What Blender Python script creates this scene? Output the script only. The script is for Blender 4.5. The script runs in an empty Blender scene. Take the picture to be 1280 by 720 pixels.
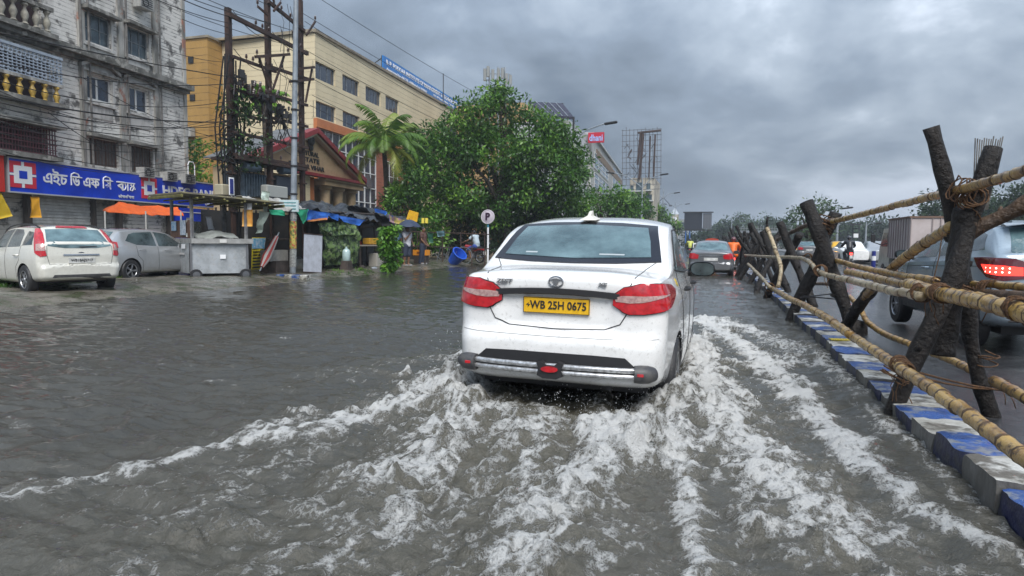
import bpy, bmesh, math, random
import numpy as np
from mathutils import Vector, Matrix, noise as mnoise
from mathutils.bvhtree import BVHTree
random.seed(7); NR = np.random.default_rng(7)
S = bpy.context.scene; COL = S.collection
R = math.radians; PI = math.pi

# ---------------- camera ----------------
FPX = 820.0; CAM_H = 1.30
_a = math.atan(250/FPX); _p = math.atan(60/FPX); _r = R(0.55)
CF = Vector((-math.sin(_a)*math.cos(_p), math.cos(_a)*math.cos(_p), -math.sin(_p)))
_R0 = Vector((math.cos(_a), math.sin(_a), 0)); _U0 = _R0.cross(CF)
CR = math.cos(_r)*_R0 + math.sin(_r)*_U0; CU = math.cos(_r)*_U0 - math.sin(_r)*_R0
CP = Vector((0, 0, CAM_H))
cam_d = bpy.data.cameras.new('camera'); cam = bpy.data.objects.new('camera', cam_d); COL.objects.link(cam)
cam_d.sensor_width = 36; cam_d.lens = 36*FPX/1280; cam_d.clip_start = .05; cam_d.clip_end = 5000
m3 = Matrix((CR, CU, -CF)).transposed(); cam.matrix_world = Matrix.Translation(CP) @ m3.to_4x4()
S.camera = cam
# survey helpers: photo sightline met with a real plane of the place
def ray(px, py): return (px-640)/FPX*CR - (py-360)/FPX*CU + CF
def gz(px, py, z=0.0): d = ray(px, py); return CP + d*((z-CAM_H)/d.z)
def gx(px, py, X): d = ray(px, py); return CP + d*(X/d.x)
def gy(px, py, Y): d = ray(px, py); return CP + d*(Y/d.y)

# ---------------- world and sun ----------------
W = bpy.data.worlds.new('World'); S.world = W; W.use_nodes = True
S.view_settings.view_transform = 'Standard'; S.view_settings.look = 'None'
S.view_settings.exposure = 1.36; S.view_settings.gamma = 1
SUN_EL, SUN_AZ = R(50), R(152)     # azimuth of the veiled sun, behind the camera to the right
def build_world():
    nt = W.node_tree; N = nt.nodes; L = nt.links; N.clear()
    out = N.new('ShaderNodeOutputWorld'); bg = N.new('ShaderNodeBackground')
    tc = N.new('ShaderNodeTexCoord'); sep = N.new('ShaderNodeSeparateXYZ'); L.new(tc.outputs['Generated'], sep.inputs[0])
    def m(op, a, b=None, c=None, clamp=False):
        n = N.new('ShaderNodeMath'); n.operation = op; n.use_clamp = clamp
        for i, v in enumerate((a, b, c)):
            if v is None: continue
            if isinstance(v, (int, float)): n.inputs[i].default_value = v
            else: L.new(v, n.inputs[i])
        return n.outputs[0]
    zz = m('MAXIMUM', sep.outputs[2], 0.0); den = m('ADD', zz, .46)
    u = m('DIVIDE', sep.outputs[0], den); v = m('DIVIDE', sep.outputs[1], den)
    cmb = N.new('ShaderNodeCombineXYZ'); L.new(u, cmb.inputs[0]); L.new(v, cmb.inputs[1])
    def noise(scale, det, rough, dist=0, off=(0, 0, 0)):
        mp = N.new('ShaderNodeMapping'); mp.inputs['Location'].default_value = off; L.new(cmb.outputs[0], mp.inputs[0])
        n = N.new('ShaderNodeTexNoise'); n.inputs['Scale'].default_value = scale; n.inputs['Detail'].default_value = det
        n.inputs['Roughness'].default_value = rough; n.inputs['Distortion'].default_value = dist
        L.new(mp.outputs[0], n.inputs['Vector']); return n.outputs['Fac']
    n1 = noise(.95, 5, .5, .1, (1.1, 1.3, 0)); n2 = noise(2.5, 9, .58, .2, (.4, 5.0, 0)); 
    s = m('ADD', m('MULTIPLY', n1, .68), m('MULTIPLY', n2, .32))
    rp = N.new('ShaderNodeValToRGB'); L.new(s, rp.inputs[0]); e = rp.color_ramp.elements
    e[0].position = .41; e[0].color = (.090, .122, .172, 1); e[1].position = .60; e[1].color = (.60, .66, .76, 1)
    for p, c in ((.455, (.140, .176, .226, 1)), (.50, (.195, .242, .308, 1)), (.55, (.31, .365, .435, 1))):
        q = e.new(p); q.color = c
    # overcast luminance: paler band at the horizon, brighter overhead
    hz = m('POWER', m('SUBTRACT', 1.0, zz, clamp=True), 11.0)
    mix = N.new('ShaderNodeMixRGB'); L.new(m('MULTIPLY', hz, .62), mix.inputs[0]); L.new(rp.outputs[0], mix.inputs[1]); mix.inputs[2].default_value = (.235, .295, .385, 1)
    gain = m('ADD', .80, m('MULTIPLY', m('POWER', zz, 1.3), 2.0))
    mul = N.new('ShaderNodeVectorMath'); mul.operation = 'SCALE'; L.new(mix.outputs[0], mul.inputs[0]); L.new(gain, mul.inputs['Scale'])
    sky = N.new('ShaderNodeTexSky'); sky.sky_type = 'NISHITA'; sky.sun_disc = False
    sky.sun_elevation = SUN_EL; sky.sun_rotation = SUN_AZ; sky.air_density = 1.6; sky.dust_density = 3
    sc = N.new('ShaderNodeVectorMath'); sc.operation = 'SCALE'; L.new(sky.outputs[0], sc.inputs[0]); sc.inputs['Scale'].default_value = .004
    ad = N.new('ShaderNodeVectorMath'); ad.operation = 'ADD'; L.new(mul.outputs[0], ad.inputs[0]); L.new(sc.outputs[0], ad.inputs[1])
    L.new(ad.outputs[0], bg.inputs[0]); bg.inputs[1].default_value = 0.57
    L.new(bg.outputs[0], out.inputs[0])
build_world()
W.cycles.sampling_method = 'MANUAL'; W.cycles.sample_map_resolution = 512
sl = bpy.data.lights.new('sun', 'SUN'); sl.energy = 1.5; sl.angle = R(40); sl.color = (1, .97, .93)
so = bpy.data.objects.new('sun', sl); COL.objects.link(so)
sd = Vector((math.sin(SUN_AZ)*math.cos(SUN_EL), math.cos(SUN_AZ)*math.cos(SUN_EL), math.sin(SUN_EL)))
so.rotation_euler = sd.to_track_quat('Z', 'Y').to_euler(); so.location = (0, 0, 60)
S.cycles.max_bounces = 6; S.cycles.diffuse_bounces = 3; S.cycles.glossy_bounces = 3; S.cycles.transparent_max_bounces = 8
S.cycles.use_denoising = True; S.cycles.caustics_reflective = False; S.cycles.caustics_refractive = False

# ---------------- object helpers ----------------
def tag(o, label=None, cat=None, group=None, kind=None):
    if label: o['label'] = label
    if cat: o['category'] = cat
    if group: o['group'] = group
    if kind: o['kind'] = kind
    return o
def thing(name, label, cat, loc=(0, 0, 0), group=None):
    o = bpy.data.objects.new(name, None); COL.objects.link(o); o.location = loc; o.empty_display_size = .2
    return tag(o, label, cat, group)
def copy_tree(o, parent=None):
    c = o.copy(); COL.objects.link(c); c.parent = parent
    for ch in list(o.children): copy_tree(ch, c)
    return c
def frame_of(d):
    d = Vector(d).normalized(); up = Vector((0, 0, 1)) if abs(d.z) < .95 else Vector((1, 0, 0))
    x = d.cross(up).normalized(); y = x.cross(d).normalized(); return x, y
class MB:
    def __init__(s): s.v = []; s.f = []; s.mi = []; s.m = 0
    def add(s, vs, fs, m=None):
        b = len(s.v); s.v += [tuple(p) for p in vs]; s.f += [tuple(b+i for i in f) for f in fs]
        s.mi += [s.m if m is None else m]*len(fs); return s
    def box(s, c, size, rz=0, m=None, rot=None, tz=1.0, bev=0):
        x, y, z = (q/2 for q in size); c = Vector(c)
        Mx = rot if rot is not None else Matrix.Rotation(rz, 3, 'Z')
        if bev:
            bv = min(bev, x*.9, y*.9, z*.9); P = []
            for zz, k in ((-z, bv), (-z+bv, 0), (z-bv, 0), (z, bv)):
                for sx, sy in ((-1, -1), (1, -1), (1, 1), (-1, 1)):
                    ax, ay = x-k, y-k
                    for q in ((0, 1), (1, 0)) if sx*sy > 0 else ((1, 0), (0, 1)):
                        P.append(c + Mx @ Vector((sx*(ax-(bv if q[0] else 0)), sy*(ay-(bv if q[1] else 0)), zz)))
            n = 8; F = [tuple(range(n))[::-1], tuple(3*n+i for i in range(n))]
            for l in range(3):
                for i in range(n): F.append((l*n+i, l*n+(i+1) % n, (l+1)*n+(i+1) % n, (l+1)*n+i))
            return s.add(P, F, m)
        P = [c + Mx @ Vector((sx*x*(tz if sz > 0 else 1), sy*y*(tz if sz > 0 else 1), sz*z)) for sz in (-1, 1) for sx, sy in ((-1, -1), (1, -1), (1, 1), (-1, 1))]
        return s.add(P, [(3, 2, 1, 0), (4, 5, 6, 7), (0, 1, 5, 4), (1, 2, 6, 5), (2, 3, 7, 6), (3, 0, 4, 7)], m)
    def tube(s, pts, r, n=8, m=None, cap=True, sq=False):
        pts = [Vector(p) for p in pts]; k = len(pts)
        rr = r if hasattr(r, '__len__') else [r]*k
        P = []; px = None
        for i, p in enumerate(pts):
            d = (pts[min(i+1, k-1)] - pts[max(i-1, 0)])
            if d.length < 1e-9: d = Vector((0, 0, 1))
            d.normalize()
            if px is None: x, y = frame_of(d)
            else:
                x = px - d*px.dot(d)
                x = x.normalized() if x.length > 1e-5 else frame_of(d)[0]
                y = d.cross(x)
                y = -y if False else y
            px = x
            if i == 0: y = d.cross(x)
            for j in range(n):
                t = 2*PI*(j+.5)/n; P.append(p + x*math.cos(t)*rr[i] + y*math.sin(t)*rr[i])
        F = []
        for i in range(k-1):
            for j in range(n): F.append((i*n+j, i*n+(j+1) % n, (i+1)*n+(j+1) % n, (i+1)*n+j))
        if cap: F += [tuple(range(n))[::-1], tuple((k-1)*n+j for j in range(n))]
        return s.add(P, F, m)
    def lathe(s, prof, c=(0, 0, 0), axis=(0, 0, 1), n=24, m=None, arc=2*PI):
        c = Vector(c); A = Vector(axis).normalized(); x, y = frame_of(A); y = A.cross(x); P = []; F = []; k = len(prof)
        full = arc > 6.28; nn = n if full else n+1
        for r_, h in prof:
            for j in range(nn): t = arc*j/n; P.append(c + A*h + (x*math.cos(t)+y*math.sin(t))*r_)
        for i in range(k-1):
            for j in range(n): F.append((i*nn+j, i*nn+(j+1) % nn, (i+1)*nn+(j+1) % nn, (i+1)*nn+j))
        return s.add(P, F, m)
    def prism(s, poly, ax, d0, d1, m=None):      # poly in the plane normal to axis ax, from d0 to d1
        def q(a, b, d): return {'x': (d, a, b), 'y': (a, d, b), 'z': (a, b, d)}[ax]
        n = len(poly); P = [q(a, b, d0) for a, b in poly] + [q(a, b, d1) for a, b in poly]
        F = [tuple(range(n))[::-1], tuple(n+i for i in range(n))] + [(i, (i+1) % n, n+(i+1) % n, n+i) for i in range(n)]
        return s.add(P, F, m)
    def quad(s, a, b, c, d, m=None): return s.add([a, b, c, d], [(0, 1, 2, 3)], m)
    def build(s, name, mats, parent=None, smooth=False, kind=None, label=None, recalc=True):
        me = bpy.data.meshes.new(name)
        off = Vector(parent.location) if parent is not None and parent.parent is None else Vector((0, 0, 0))
        if parent is not None and parent.parent is not None: off = Vector(parent.parent.location) + Vector(parent.location)
        me.from_pydata([(p[0]-off.x, p[1]-off.y, p[2]-off.z) for p in s.v], [], s.f)
        for m_ in (mats if isinstance(mats, (list, tuple)) else [mats]): me.materials.append(m_)
        me.polygons.foreach_set('material_index', s.mi)
        if recalc:
            b = bmesh.new(); b.from_mesh(me); bmesh.ops.recalc_face_normals(b, faces=b.faces); b.to_mesh(me); b.free()
        if smooth: me.polygons.foreach_set('use_smooth', [True]*len(me.polygons)); 
        if smooth and smooth != 'all':
            try: me.set_sharp_from_angle(angle=R(38 if smooth is True else smooth))
            except Exception: pass
        o = bpy.data.objects.new(name, me); COL.objects.link(o); o.parent = parent
        if kind: o['kind'] = kind
        if label: o['label'] = label
        return o
def lerp(a, b, t): return a+(b-a)*t

# ---------------- materials ----------------
MC = {}
def mat(name, col, rough=.6, metal=0, col2=None, scale=3, det=5, lo=.4, hi=.65, bump=0, bscale=30, coat=0, spec=.5, stretch=None, emit=0, rv=0, col3=None, scale3=40, f3=.3, trans=0, alpha=1, ior=None, brick=None, sub=0):
    if name in MC: return MC[name]
    m = bpy.data.materials.new(name); m.use_nodes = True; nt = m.node_tree; N = nt.nodes; L = nt.links
    b = N['Principled BSDF']; b.inputs['Base Color'].default_value = (*col, 1); b.inputs['Roughness'].default_value = rough
    b.inputs['Metallic'].default_value = metal; b.inputs['Specular IOR Level'].default_value = spec; b.inputs['Coat Weight'].default_value = coat
    b.inputs['Coat Roughness'].default_value = .08
    if ior: b.inputs['IOR'].default_value = ior
    if trans: b.inputs['Transmission Weight'].default_value = trans
    if alpha < 1: b.inputs['Alpha'].default_value = alpha
    if emit: b.inputs['Emission Color'].default_value = (*col, 1); b.inputs['Emission Strength'].default_value = emit
    tc = N.new('ShaderNodeTexCoord'); vec = tc.outputs['Object']
    if stretch:
        mp = N.new('ShaderNodeMapping'); mp.inputs['Scale'].default_value = stretch; L.new(vec, mp.inputs[0]); vs = mp.outputs[0]
    else: vs = vec
    def nz(sc_, v, d=det, ro=.6):
        n = N.new('ShaderNodeTexNoise'); n.inputs['Scale'].default_value = sc_; n.inputs['Detail'].default_value = d; n.inputs['Roughness'].default_value = ro
        L.new(v, n.inputs['Vector']); return n.outputs['Fac']
    cur = None
    if col2 is not None:
        rp = N.new('ShaderNodeValToRGB'); L.new(nz(scale, vs), rp.inputs[0]); e = rp.color_ramp.elements
        e[0].position = lo; e[1].position = hi; e[0].color = (*col, 1); e[1].color = (*col2, 1); cur = rp.outputs[0]
    if col3 is not None:
        mx = N.new('ShaderNodeMixRGB'); rp = N.new('ShaderNodeValToRGB'); L.new(nz(scale3, vec, 4), rp.inputs[0]); e = rp.color_ramp.elements
        e[0].position = .62-f3*.4; e[1].position = .70-f3*.3; L.new(rp.outputs[0], mx.inputs[0]); mx.inputs[2].default_value = (*col3, 1)
        if cur: L.new(cur, mx.inputs[1])
        else: mx.inputs[1].default_value = (*col, 1)
        cur = mx.outputs[0]
    if cur: L.new(cur, b.inputs['Base Color'])
    if rv:
        mr = N.new('ShaderNodeMapRange'); L.new(nz(scale*2.3, vs), mr.inputs[0]); mr.inputs[1].default_value = .3; mr.inputs[2].default_value = .7
        mr.inputs[3].default_value = max(0, rough-rv); mr.inputs[4].default_value = min(1, rough+rv); L.new(mr.outputs[0], b.inputs['Roughness'])
    if bump:
        bp = N.new('ShaderNodeBump'); bp.inputs['Strength'].default_value = min(1, bump); bp.inputs['Distance'].default_value = .02*max(1, bump)
        L.new(nz(bscale, vs, 6), bp.inputs['Height']); L.new(bp.outputs[0], b.inputs['Normal'])
    MC[name] = m; m['bsdf'] = 1
    return m
def lines(m, axis='Z', pitch=.2, width=.1, depth=.01, dark=None, cross=None):
    """course lines: fine joints, relief (and grime in them) added on top of an existing material"""
    nt = m.node_tree; N = nt.nodes; L = nt.links; b = N['Principled BSDF']; tc = N.new('ShaderNodeTexCoord'); sp = N.new('ShaderNodeSeparateXYZ')
    L.new(tc.outputs['Object'], sp.inputs[0])
    wob = N.new('ShaderNodeTexNoise'); wob.inputs['Scale'].default_value = 1.5; L.new(tc.outputs['Object'], wob.inputs['Vector'])
    ad = N.new('ShaderNodeMath'); ad.operation = 'MULTIPLY_ADD'; L.new(wob.outputs[0], ad.inputs[0]); ad.inputs[1].default_value = pitch*.25; L.new(sp.outputs[axis], ad.inputs[2])
    d = N.new('ShaderNodeMath'); d.operation = 'DIVIDE'; L.new(ad.outputs[0], d.inputs[0]); d.inputs[1].default_value = pitch
    fr = N.new('ShaderNodeMath'); fr.operation = 'FRACT'; L.new(d.outputs[0], fr.inputs[0])
    ls = N.new('ShaderNodeMath'); ls.operation = 'LESS_THAN'; L.new(fr.outputs[0], ls.inputs[0]); ls.inputs[1].default_value = width
    bp = N.new('ShaderNodeBump'); bp.invert = True; bp.inputs['Distance'].default_value = depth; bp.inputs['Strength'].default_value = 1
    L.new(ls.outputs[0], bp.inputs['Height'])
    if b.inputs['Normal'].links: L.new(b.inputs['Normal'].links[0].from_socket, bp.inputs['Normal'])
    L.new(bp.outputs[0], b.inputs['Normal'])
    if dark:
        mx = N.new('ShaderNodeMixRGB'); mu = N.new('ShaderNodeMath'); mu.operation = 'MULTIPLY'
        n2 = N.new('ShaderNodeTexNoise'); n2.inputs['Scale'].default_value = 2.2; n2.inputs['Detail'].default_value = 6; L.new(tc.outputs['Object'], n2.inputs['Vector'])
        mr = N.new('ShaderNodeMapRange'); L.new(n2.outputs[0], mr.inputs[0]); mr.inputs[1].default_value = .38; mr.inputs[2].default_value = .6
        L.new(ls.outputs[0], mu.inputs[0]); L.new(mr.outputs[0], mu.inputs[1]); L.new(mu.outputs[0], mx.inputs[0]); mx.inputs[2].default_value = (*dark, 1)
        s = b.inputs['Base Color']
        if s.links: L.new(s.links[0].from_socket, mx.inputs[1])
        else: mx.inputs[1].default_value = s.default_value
        L.new(mx.outputs[0], s)
    return m
BLACK = mat('black_rubber', (.018, .018, .02), .55)
TYRE = mat('tyre_rubber', (.022, .022, .024), .5, bump=.3, bscale=60)
CHROME = mat('chrome', (.62, .63, .65), .12, 1)
ALLOY = mat('alloy', (.5, .51, .53), .28, .85, col2=(.3, .3, .31), scale=12)
DGLASS = mat('dark_glass', (.018, .028, .032), .06, 0, col2=(.06, .085, .09), scale=9, lo=.35, hi=.75, spec=.9, coat=.6)
PLASTIC = mat('grey_plastic', (.045, .045, .05), .5, col2=(.09, .088, .085), scale=14)
RED_LENS = mat('red_lens', (.55, .012, .02), .12, coat=1, spec=.7, col2=(.33, .006, .012), scale=25)
WHITE_LENS = mat('clear_lens', (.62, .42, .38), .15, .2, coat=1, col2=(.38, .22, .22), scale=40)
TEXTW = mat('white_letters', (.82, .83, .85), .5)
TEXTK = mat('black_letters', (.02, .02, .02), .5)

def text(body, size, mt, parent, loc, xdir=(1, 0, 0), up=(0, 0, 1), name='lettering', align='CENTER', ext=.004, bold=0, sx=1, shear=0):
    c = bpy.data.curves.new(name, 'FONT'); c.body = body; c.size = size; c.align_x = align; c.align_y = 'CENTER'; c.extrude = ext; c.offset = bold; c.shear = shear
    c.resolution_u = 3; c.materials.append(mt)
    fo = bpy.data.objects.new('type', c); COL.objects.link(fo); me = bpy.data.meshes.new_from_object(fo.evaluated_get(bpy.context.evaluated_depsgraph_get()))
    bpy.data.objects.remove(fo); me.name = name
    if not me.materials: me.materials.append(mt)
    o = bpy.data.objects.new(name, me); COL.objects.link(o); o.parent = parent
    off = Vector((0, 0, 0)); p = parent
    while p is not None: off += Vector(p.location); p = p.parent
    x = Vector(xdir).normalized(); u = Vector(up); u = (u - x*u.dot(x)).normalized(); n = x.cross(u)
    Mx = Matrix((x, u, n)).transposed().to_4x4(); o.matrix_local = Matrix.Translation(Vector(loc)-off) @ Mx @ Matrix.Diagonal((sx, 1, 1, 1))
    return o

# ---------------- noise fields for terrain and water ----------------
def gnoise(x, y, seed=0):
    xi = np.floor(x).astype(np.int64); yi = np.floor(y).astype(np.int64); xf = x-xi; yf = y-yi
    def g(ix, iy):
        h = (ix*374761393 + iy*668265263 + seed*974634777) & 0xffffffff
        h = ((h ^ (h >> 13))*1274126177) & 0xffffffff; h = h ^ (h >> 16); a = (h & 0xffff)/65536.*2*np.pi
        return np.cos(a), np.sin(a)
    u = xf*xf*xf*(xf*(xf*6-15)+10); v = yf*yf*yf*(yf*(yf*6-15)+10)
    def d(ox, oy): gx_, gy_ = g(xi+ox, yi+oy); return gx_*(xf-ox)+gy_*(yf-oy)
    return (d(0, 0)*(1-u)+d(1, 0)*u)*(1-v) + (d(0, 1)*(1-u)+d(1, 1)*u)*v
def fbm(x, y, o=4, seed=0, g=.5):
    t = 0; a = 1
    for i in range(o): t = t + a*gnoise(x*2**i, y*2**i, seed+i*17); a *= g
    return t
# ---------------- ground, road, shoulder ----------------
GROUND = mat('bare_earth', (.12, .10, .075), .85, col2=(.06, .055, .045), scale=.6, bump=.4, bscale=8)
g = MB(); g.box((0, 300, -.85), (1600, 1600, .5)); tag(g.build('ground', GROUND), kind='structure')
MUD = mat('wet_mud', (.085, .075, .060), .30, col2=(.17, .155, .13), scale=1.1, lo=.42, hi=.6, bump=.8, bscale=5, rv=.2, col3=(.05, .06, .03), scale3=3, f3=.3)
def shoulder_h(x, y):
    t = np.clip((-x-9.3)/4.0, 0, 1); s = t*t*(3-2*t)
    return -.30 + .47*s + .05*fbm(x*.5, y*.5, 4, 3)*np.clip(-x-9, 0, 1) + .02*fbm(x*3, y*3, 3, 9)
def grid_object(name, X, Y, Z, mt, attrs=None, kind='structure', smooth=True):
    nx, ny = len(X), len(Y); xx, yy = np.meshgrid(X, Y); co = np.stack([xx, yy, Z], -1).reshape(-1, 3).astype(np.float32)
    i = np.arange((ny-1)*(nx-1)); a = (i//(nx-1))*nx + i % (nx-1)
    F = np.stack([a, a+1, a+nx+1, a+nx], -1).reshape(-1).astype(np.int32)
    me = bpy.data.meshes.new(name); me.vertices.add(len(co)); me.vertices.foreach_set('co', co.ravel())
    me.loops.add(len(F)); me.loops.foreach_set('vertex_index', F); nf = len(F)//4
    me.polygons.add(nf); me.polygons.foreach_set('loop_start', np.arange(nf, dtype=np.int32)*4)
    me.polygons.foreach_set('use_smooth', np.ones(nf, bool)); me.update(calc_edges=True)
    for k, v in (attrs or {}).items():
        at = me.attributes.new(k, 'FLOAT', 'POINT'); at.data.foreach_set('value', v.ravel().astype(np.float32))
    me.materials.append(mt); o = bpy.data.objects.new(name, me); COL.objects.link(o); return tag(o, kind=kind)
X = np.concatenate([np.arange(-90, -30, 3.), np.arange(-30, -8.4, .12)]); Y = np.concatenate([np.arange(2, 45, .14), np.arange(45, 330, 3.)])
xx, yy = np.meshgrid(X, Y); grid_object('verge', X, Y, shoulder_h(xx, yy), MUD)
# carriageway under the flood and the wet road right of the median
ASPH = mat('wet_asphalt', (.040, .041, .044), .10, col2=(.062, .062, .064), scale=1.6, rv=.085, bump=.45, bscale=55, spec=.6, col3=(.028, .028, .03), scale3=7, f3=.4)
X = np.concatenate([np.arange(1.62, 9.2, .09)]); Y = np.concatenate([np.arange(1, 16, .07), 16*1.035**np.arange(0, 88)])
xx, yy = np.meshgrid(X, Y); zz = .0 + .012*fbm(xx*.7, yy*.25, 3, 5) + .004*fbm(xx*4, yy*3, 3, 6)
grid_object('road', X, Y, zz, ASPH)
g = MB(); g.box((-3.8, 150, -.38), (10.2, 330, .2)); tag(g.build('flooded_road', mat('submerged_asphalt', (.05, .05, .05), .5)), kind='structure')
PAVE = mat('pavement_concrete', (.16, .155, .15), .35, col2=(.09, .09, .085), scale=1.5, bump=.3, bscale=20)
g = MB(); g.box((10.6, 150, .0), (2.6, 330, .22)); tag(g.build('pavement', PAVE), kind='structure')

# ---------------- flood water ----------------
def water_material():
    m = bpy.data.materials.new('flood_water'); m.use_nodes = True; nt = m.node_tree; N = nt.nodes; L = nt.links; b = N['Principled BSDF']
    tc = N.new('ShaderNodeTexCoord'); P = tc.outputs['Object']
    def at(n): a = N.new('ShaderNodeAttribute'); a.attribute_name = n; return a.outputs['Fac']
    def mth(op, a, b_=None, c=None, clamp=False):
        n = N.new('ShaderNodeMath'); n.operation = op; n.use_clamp = clamp
        for i, v in enumerate((a, b_, c)):
            if v is None: continue
            if isinstance(v, (int, float)): n.inputs[i].default_value = v
            else: L.new(v, n.inputs[i])
        return n.outputs[0]
    def nz(s, d, r=.6, st=(1, 1, 1), dist=0):
        mp = N.new('ShaderNodeMapping'); mp.inputs['Scale'].default_value = st; L.new(P, mp.inputs[0])
        n = N.new('ShaderNodeTexNoise'); n.inputs['Scale'].default_value = s; n.inputs['Detail'].default_value = d; n.inputs['Roughness'].default_value = r; n.inputs['Distortion'].default_value = dist
        L.new(mp.outputs[0], n.inputs['Vector']); return n.outputs['Fac']
    foam = at('foam'); turb = at('turb'); lace = at('lace')
    def spread(x, lo, hi): n = N.new('ShaderNodeMapRange'); L.new(x, n.inputs[0]); n.inputs[1].default_value = lo; n.inputs[2].default_value = hi; return n.outputs[0]
    nA = spread(nz(30, 7, .68, (1, .8, 1), .6), .33, .67); nB = spread(nz(110, 5, .7), .30, .70)
    vo = N.new('ShaderNodeTexVoronoi'); vo.feature = 'DISTANCE_TO_EDGE'; vo.inputs['Scale'].default_value = 42
    wv = N.new('ShaderNodeVectorMath'); wv.operation = 'MULTIPLY_ADD'; cn = N.new('ShaderNodeTexNoise'); cn.inputs['Scale'].default_value = 14; L.new(P, cn.inputs['Vector'])
    L.new(cn.outputs['Color'], wv.inputs[0]); wv.inputs[1].default_value = (.11, .11, .11); L.new(P, wv.inputs[2]); L.new(wv.outputs[0], vo.inputs['Vector'])
    cell = mth('SUBTRACT', 1.0, mth('MULTIPLY', vo.outputs['Distance'], 4.0), clamp=True)
    pat = mth('ADD', mth('MULTIPLY', lace, .42), mth('ADD', mth('MULTIPLY', nA, .28), mth('ADD', mth('MULTIPLY', nB, .18), mth('MULTIPLY', cell, .12))))
    thr = mth('SUBTRACT', .93, mth('MULTIPLY', foam, .90))
    msk = spread(mth('SUBTRACT', pat, thr), -.05, .20)
    msk = mth('MULTIPLY', msk, mth('MULTIPLY', foam, 30, clamp=True))
    thin = mth('MULTIPLY', spread(mth('SUBTRACT', pat, thr), -.22, .10), mth('MULTIPLY', foam, .55, clamp=True))
    cr = N.new('ShaderNodeMixRGB'); L.new(mth('MULTIPLY', turb, 1.0, clamp=True), cr.inputs[0]); cr.inputs[1].default_value = (.049, .047, .039, 1); cr.inputs[2].default_value = (.090, .084, .062, 1)
    c2 = N.new('ShaderNodeMixRGB'); L.new(thin, c2.inputs[0]); L.new(cr.outputs[0], c2.inputs[1]); c2.inputs[2].default_value = (.30, .29, .25, 1)
    cf = N.new('ShaderNodeMixRGB'); L.new(msk, cf.inputs[0]); L.new(c2.outputs[0], cf.inputs[1]); cf.inputs[2].default_value = (.78, .78, .76, 1)
    L.new(cf.outputs[0], b.inputs['Base Color'])
    L.new(mth('ADD', mth('MULTIPLY', msk, .45), mth('ADD', .035, mth('MULTIPLY', thin, .2))), b.inputs['Roughness']); b.inputs['IOR'].default_value = 1.5
    r1 = nz(5.5, 6, .62, (.7, 1.5, 1), .3); r2 = nz(22, 5, .65, (.8, 1.3, 1), .4); r3 = nz(70, 3, .6)
    h = mth('ADD', mth('MULTIPLY', r1, mth('ADD', .020, mth('MULTIPLY', turb, .016))), mth('ADD', mth('MULTIPLY', r2, .0075), mth('MULTIPLY', mth('MULTIPLY', r3, .0036), mth('ADD', .35, turb))))
    h = mth('ADD', h, mth('MULTIPLY', turb, mth('MULTIPLY', nA, .008))); h = mth('ADD', h, mth('MULTIPLY', msk, mth('ADD', mth('MULTIPLY', nB, .012), .006)))
    vr = N.new('ShaderNodeTexVoronoi'); vr.inputs['Scale'].default_value = 5.5; L.new(P, vr.inputs['Vector'])
    ring = mth('SINE', mth('MULTIPLY', vr.outputs['Distance'], 60.0)); fade = mth('SUBTRACT', .3, vr.outputs['Distance'], clamp=True)
    h = mth('ADD', h, mth('MULTIPLY', mth('MULTIPLY', ring, fade), .006))
    bp = N.new('ShaderNodeBump'); bp.inputs['Strength'].default_value = 1; bp.inputs['Distance'].default_value = 1.0; L.new(h, bp.inputs['Height']); L.new(bp.outputs[0], b.inputs['Normal'])
    return m
WATER = water_material()
def uniformise(a):
    q = np.quantile(a.ravel()[::37], np.linspace(0, 1, 65)); return np.interp(a, q, np.linspace(0, 1, 65))
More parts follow.
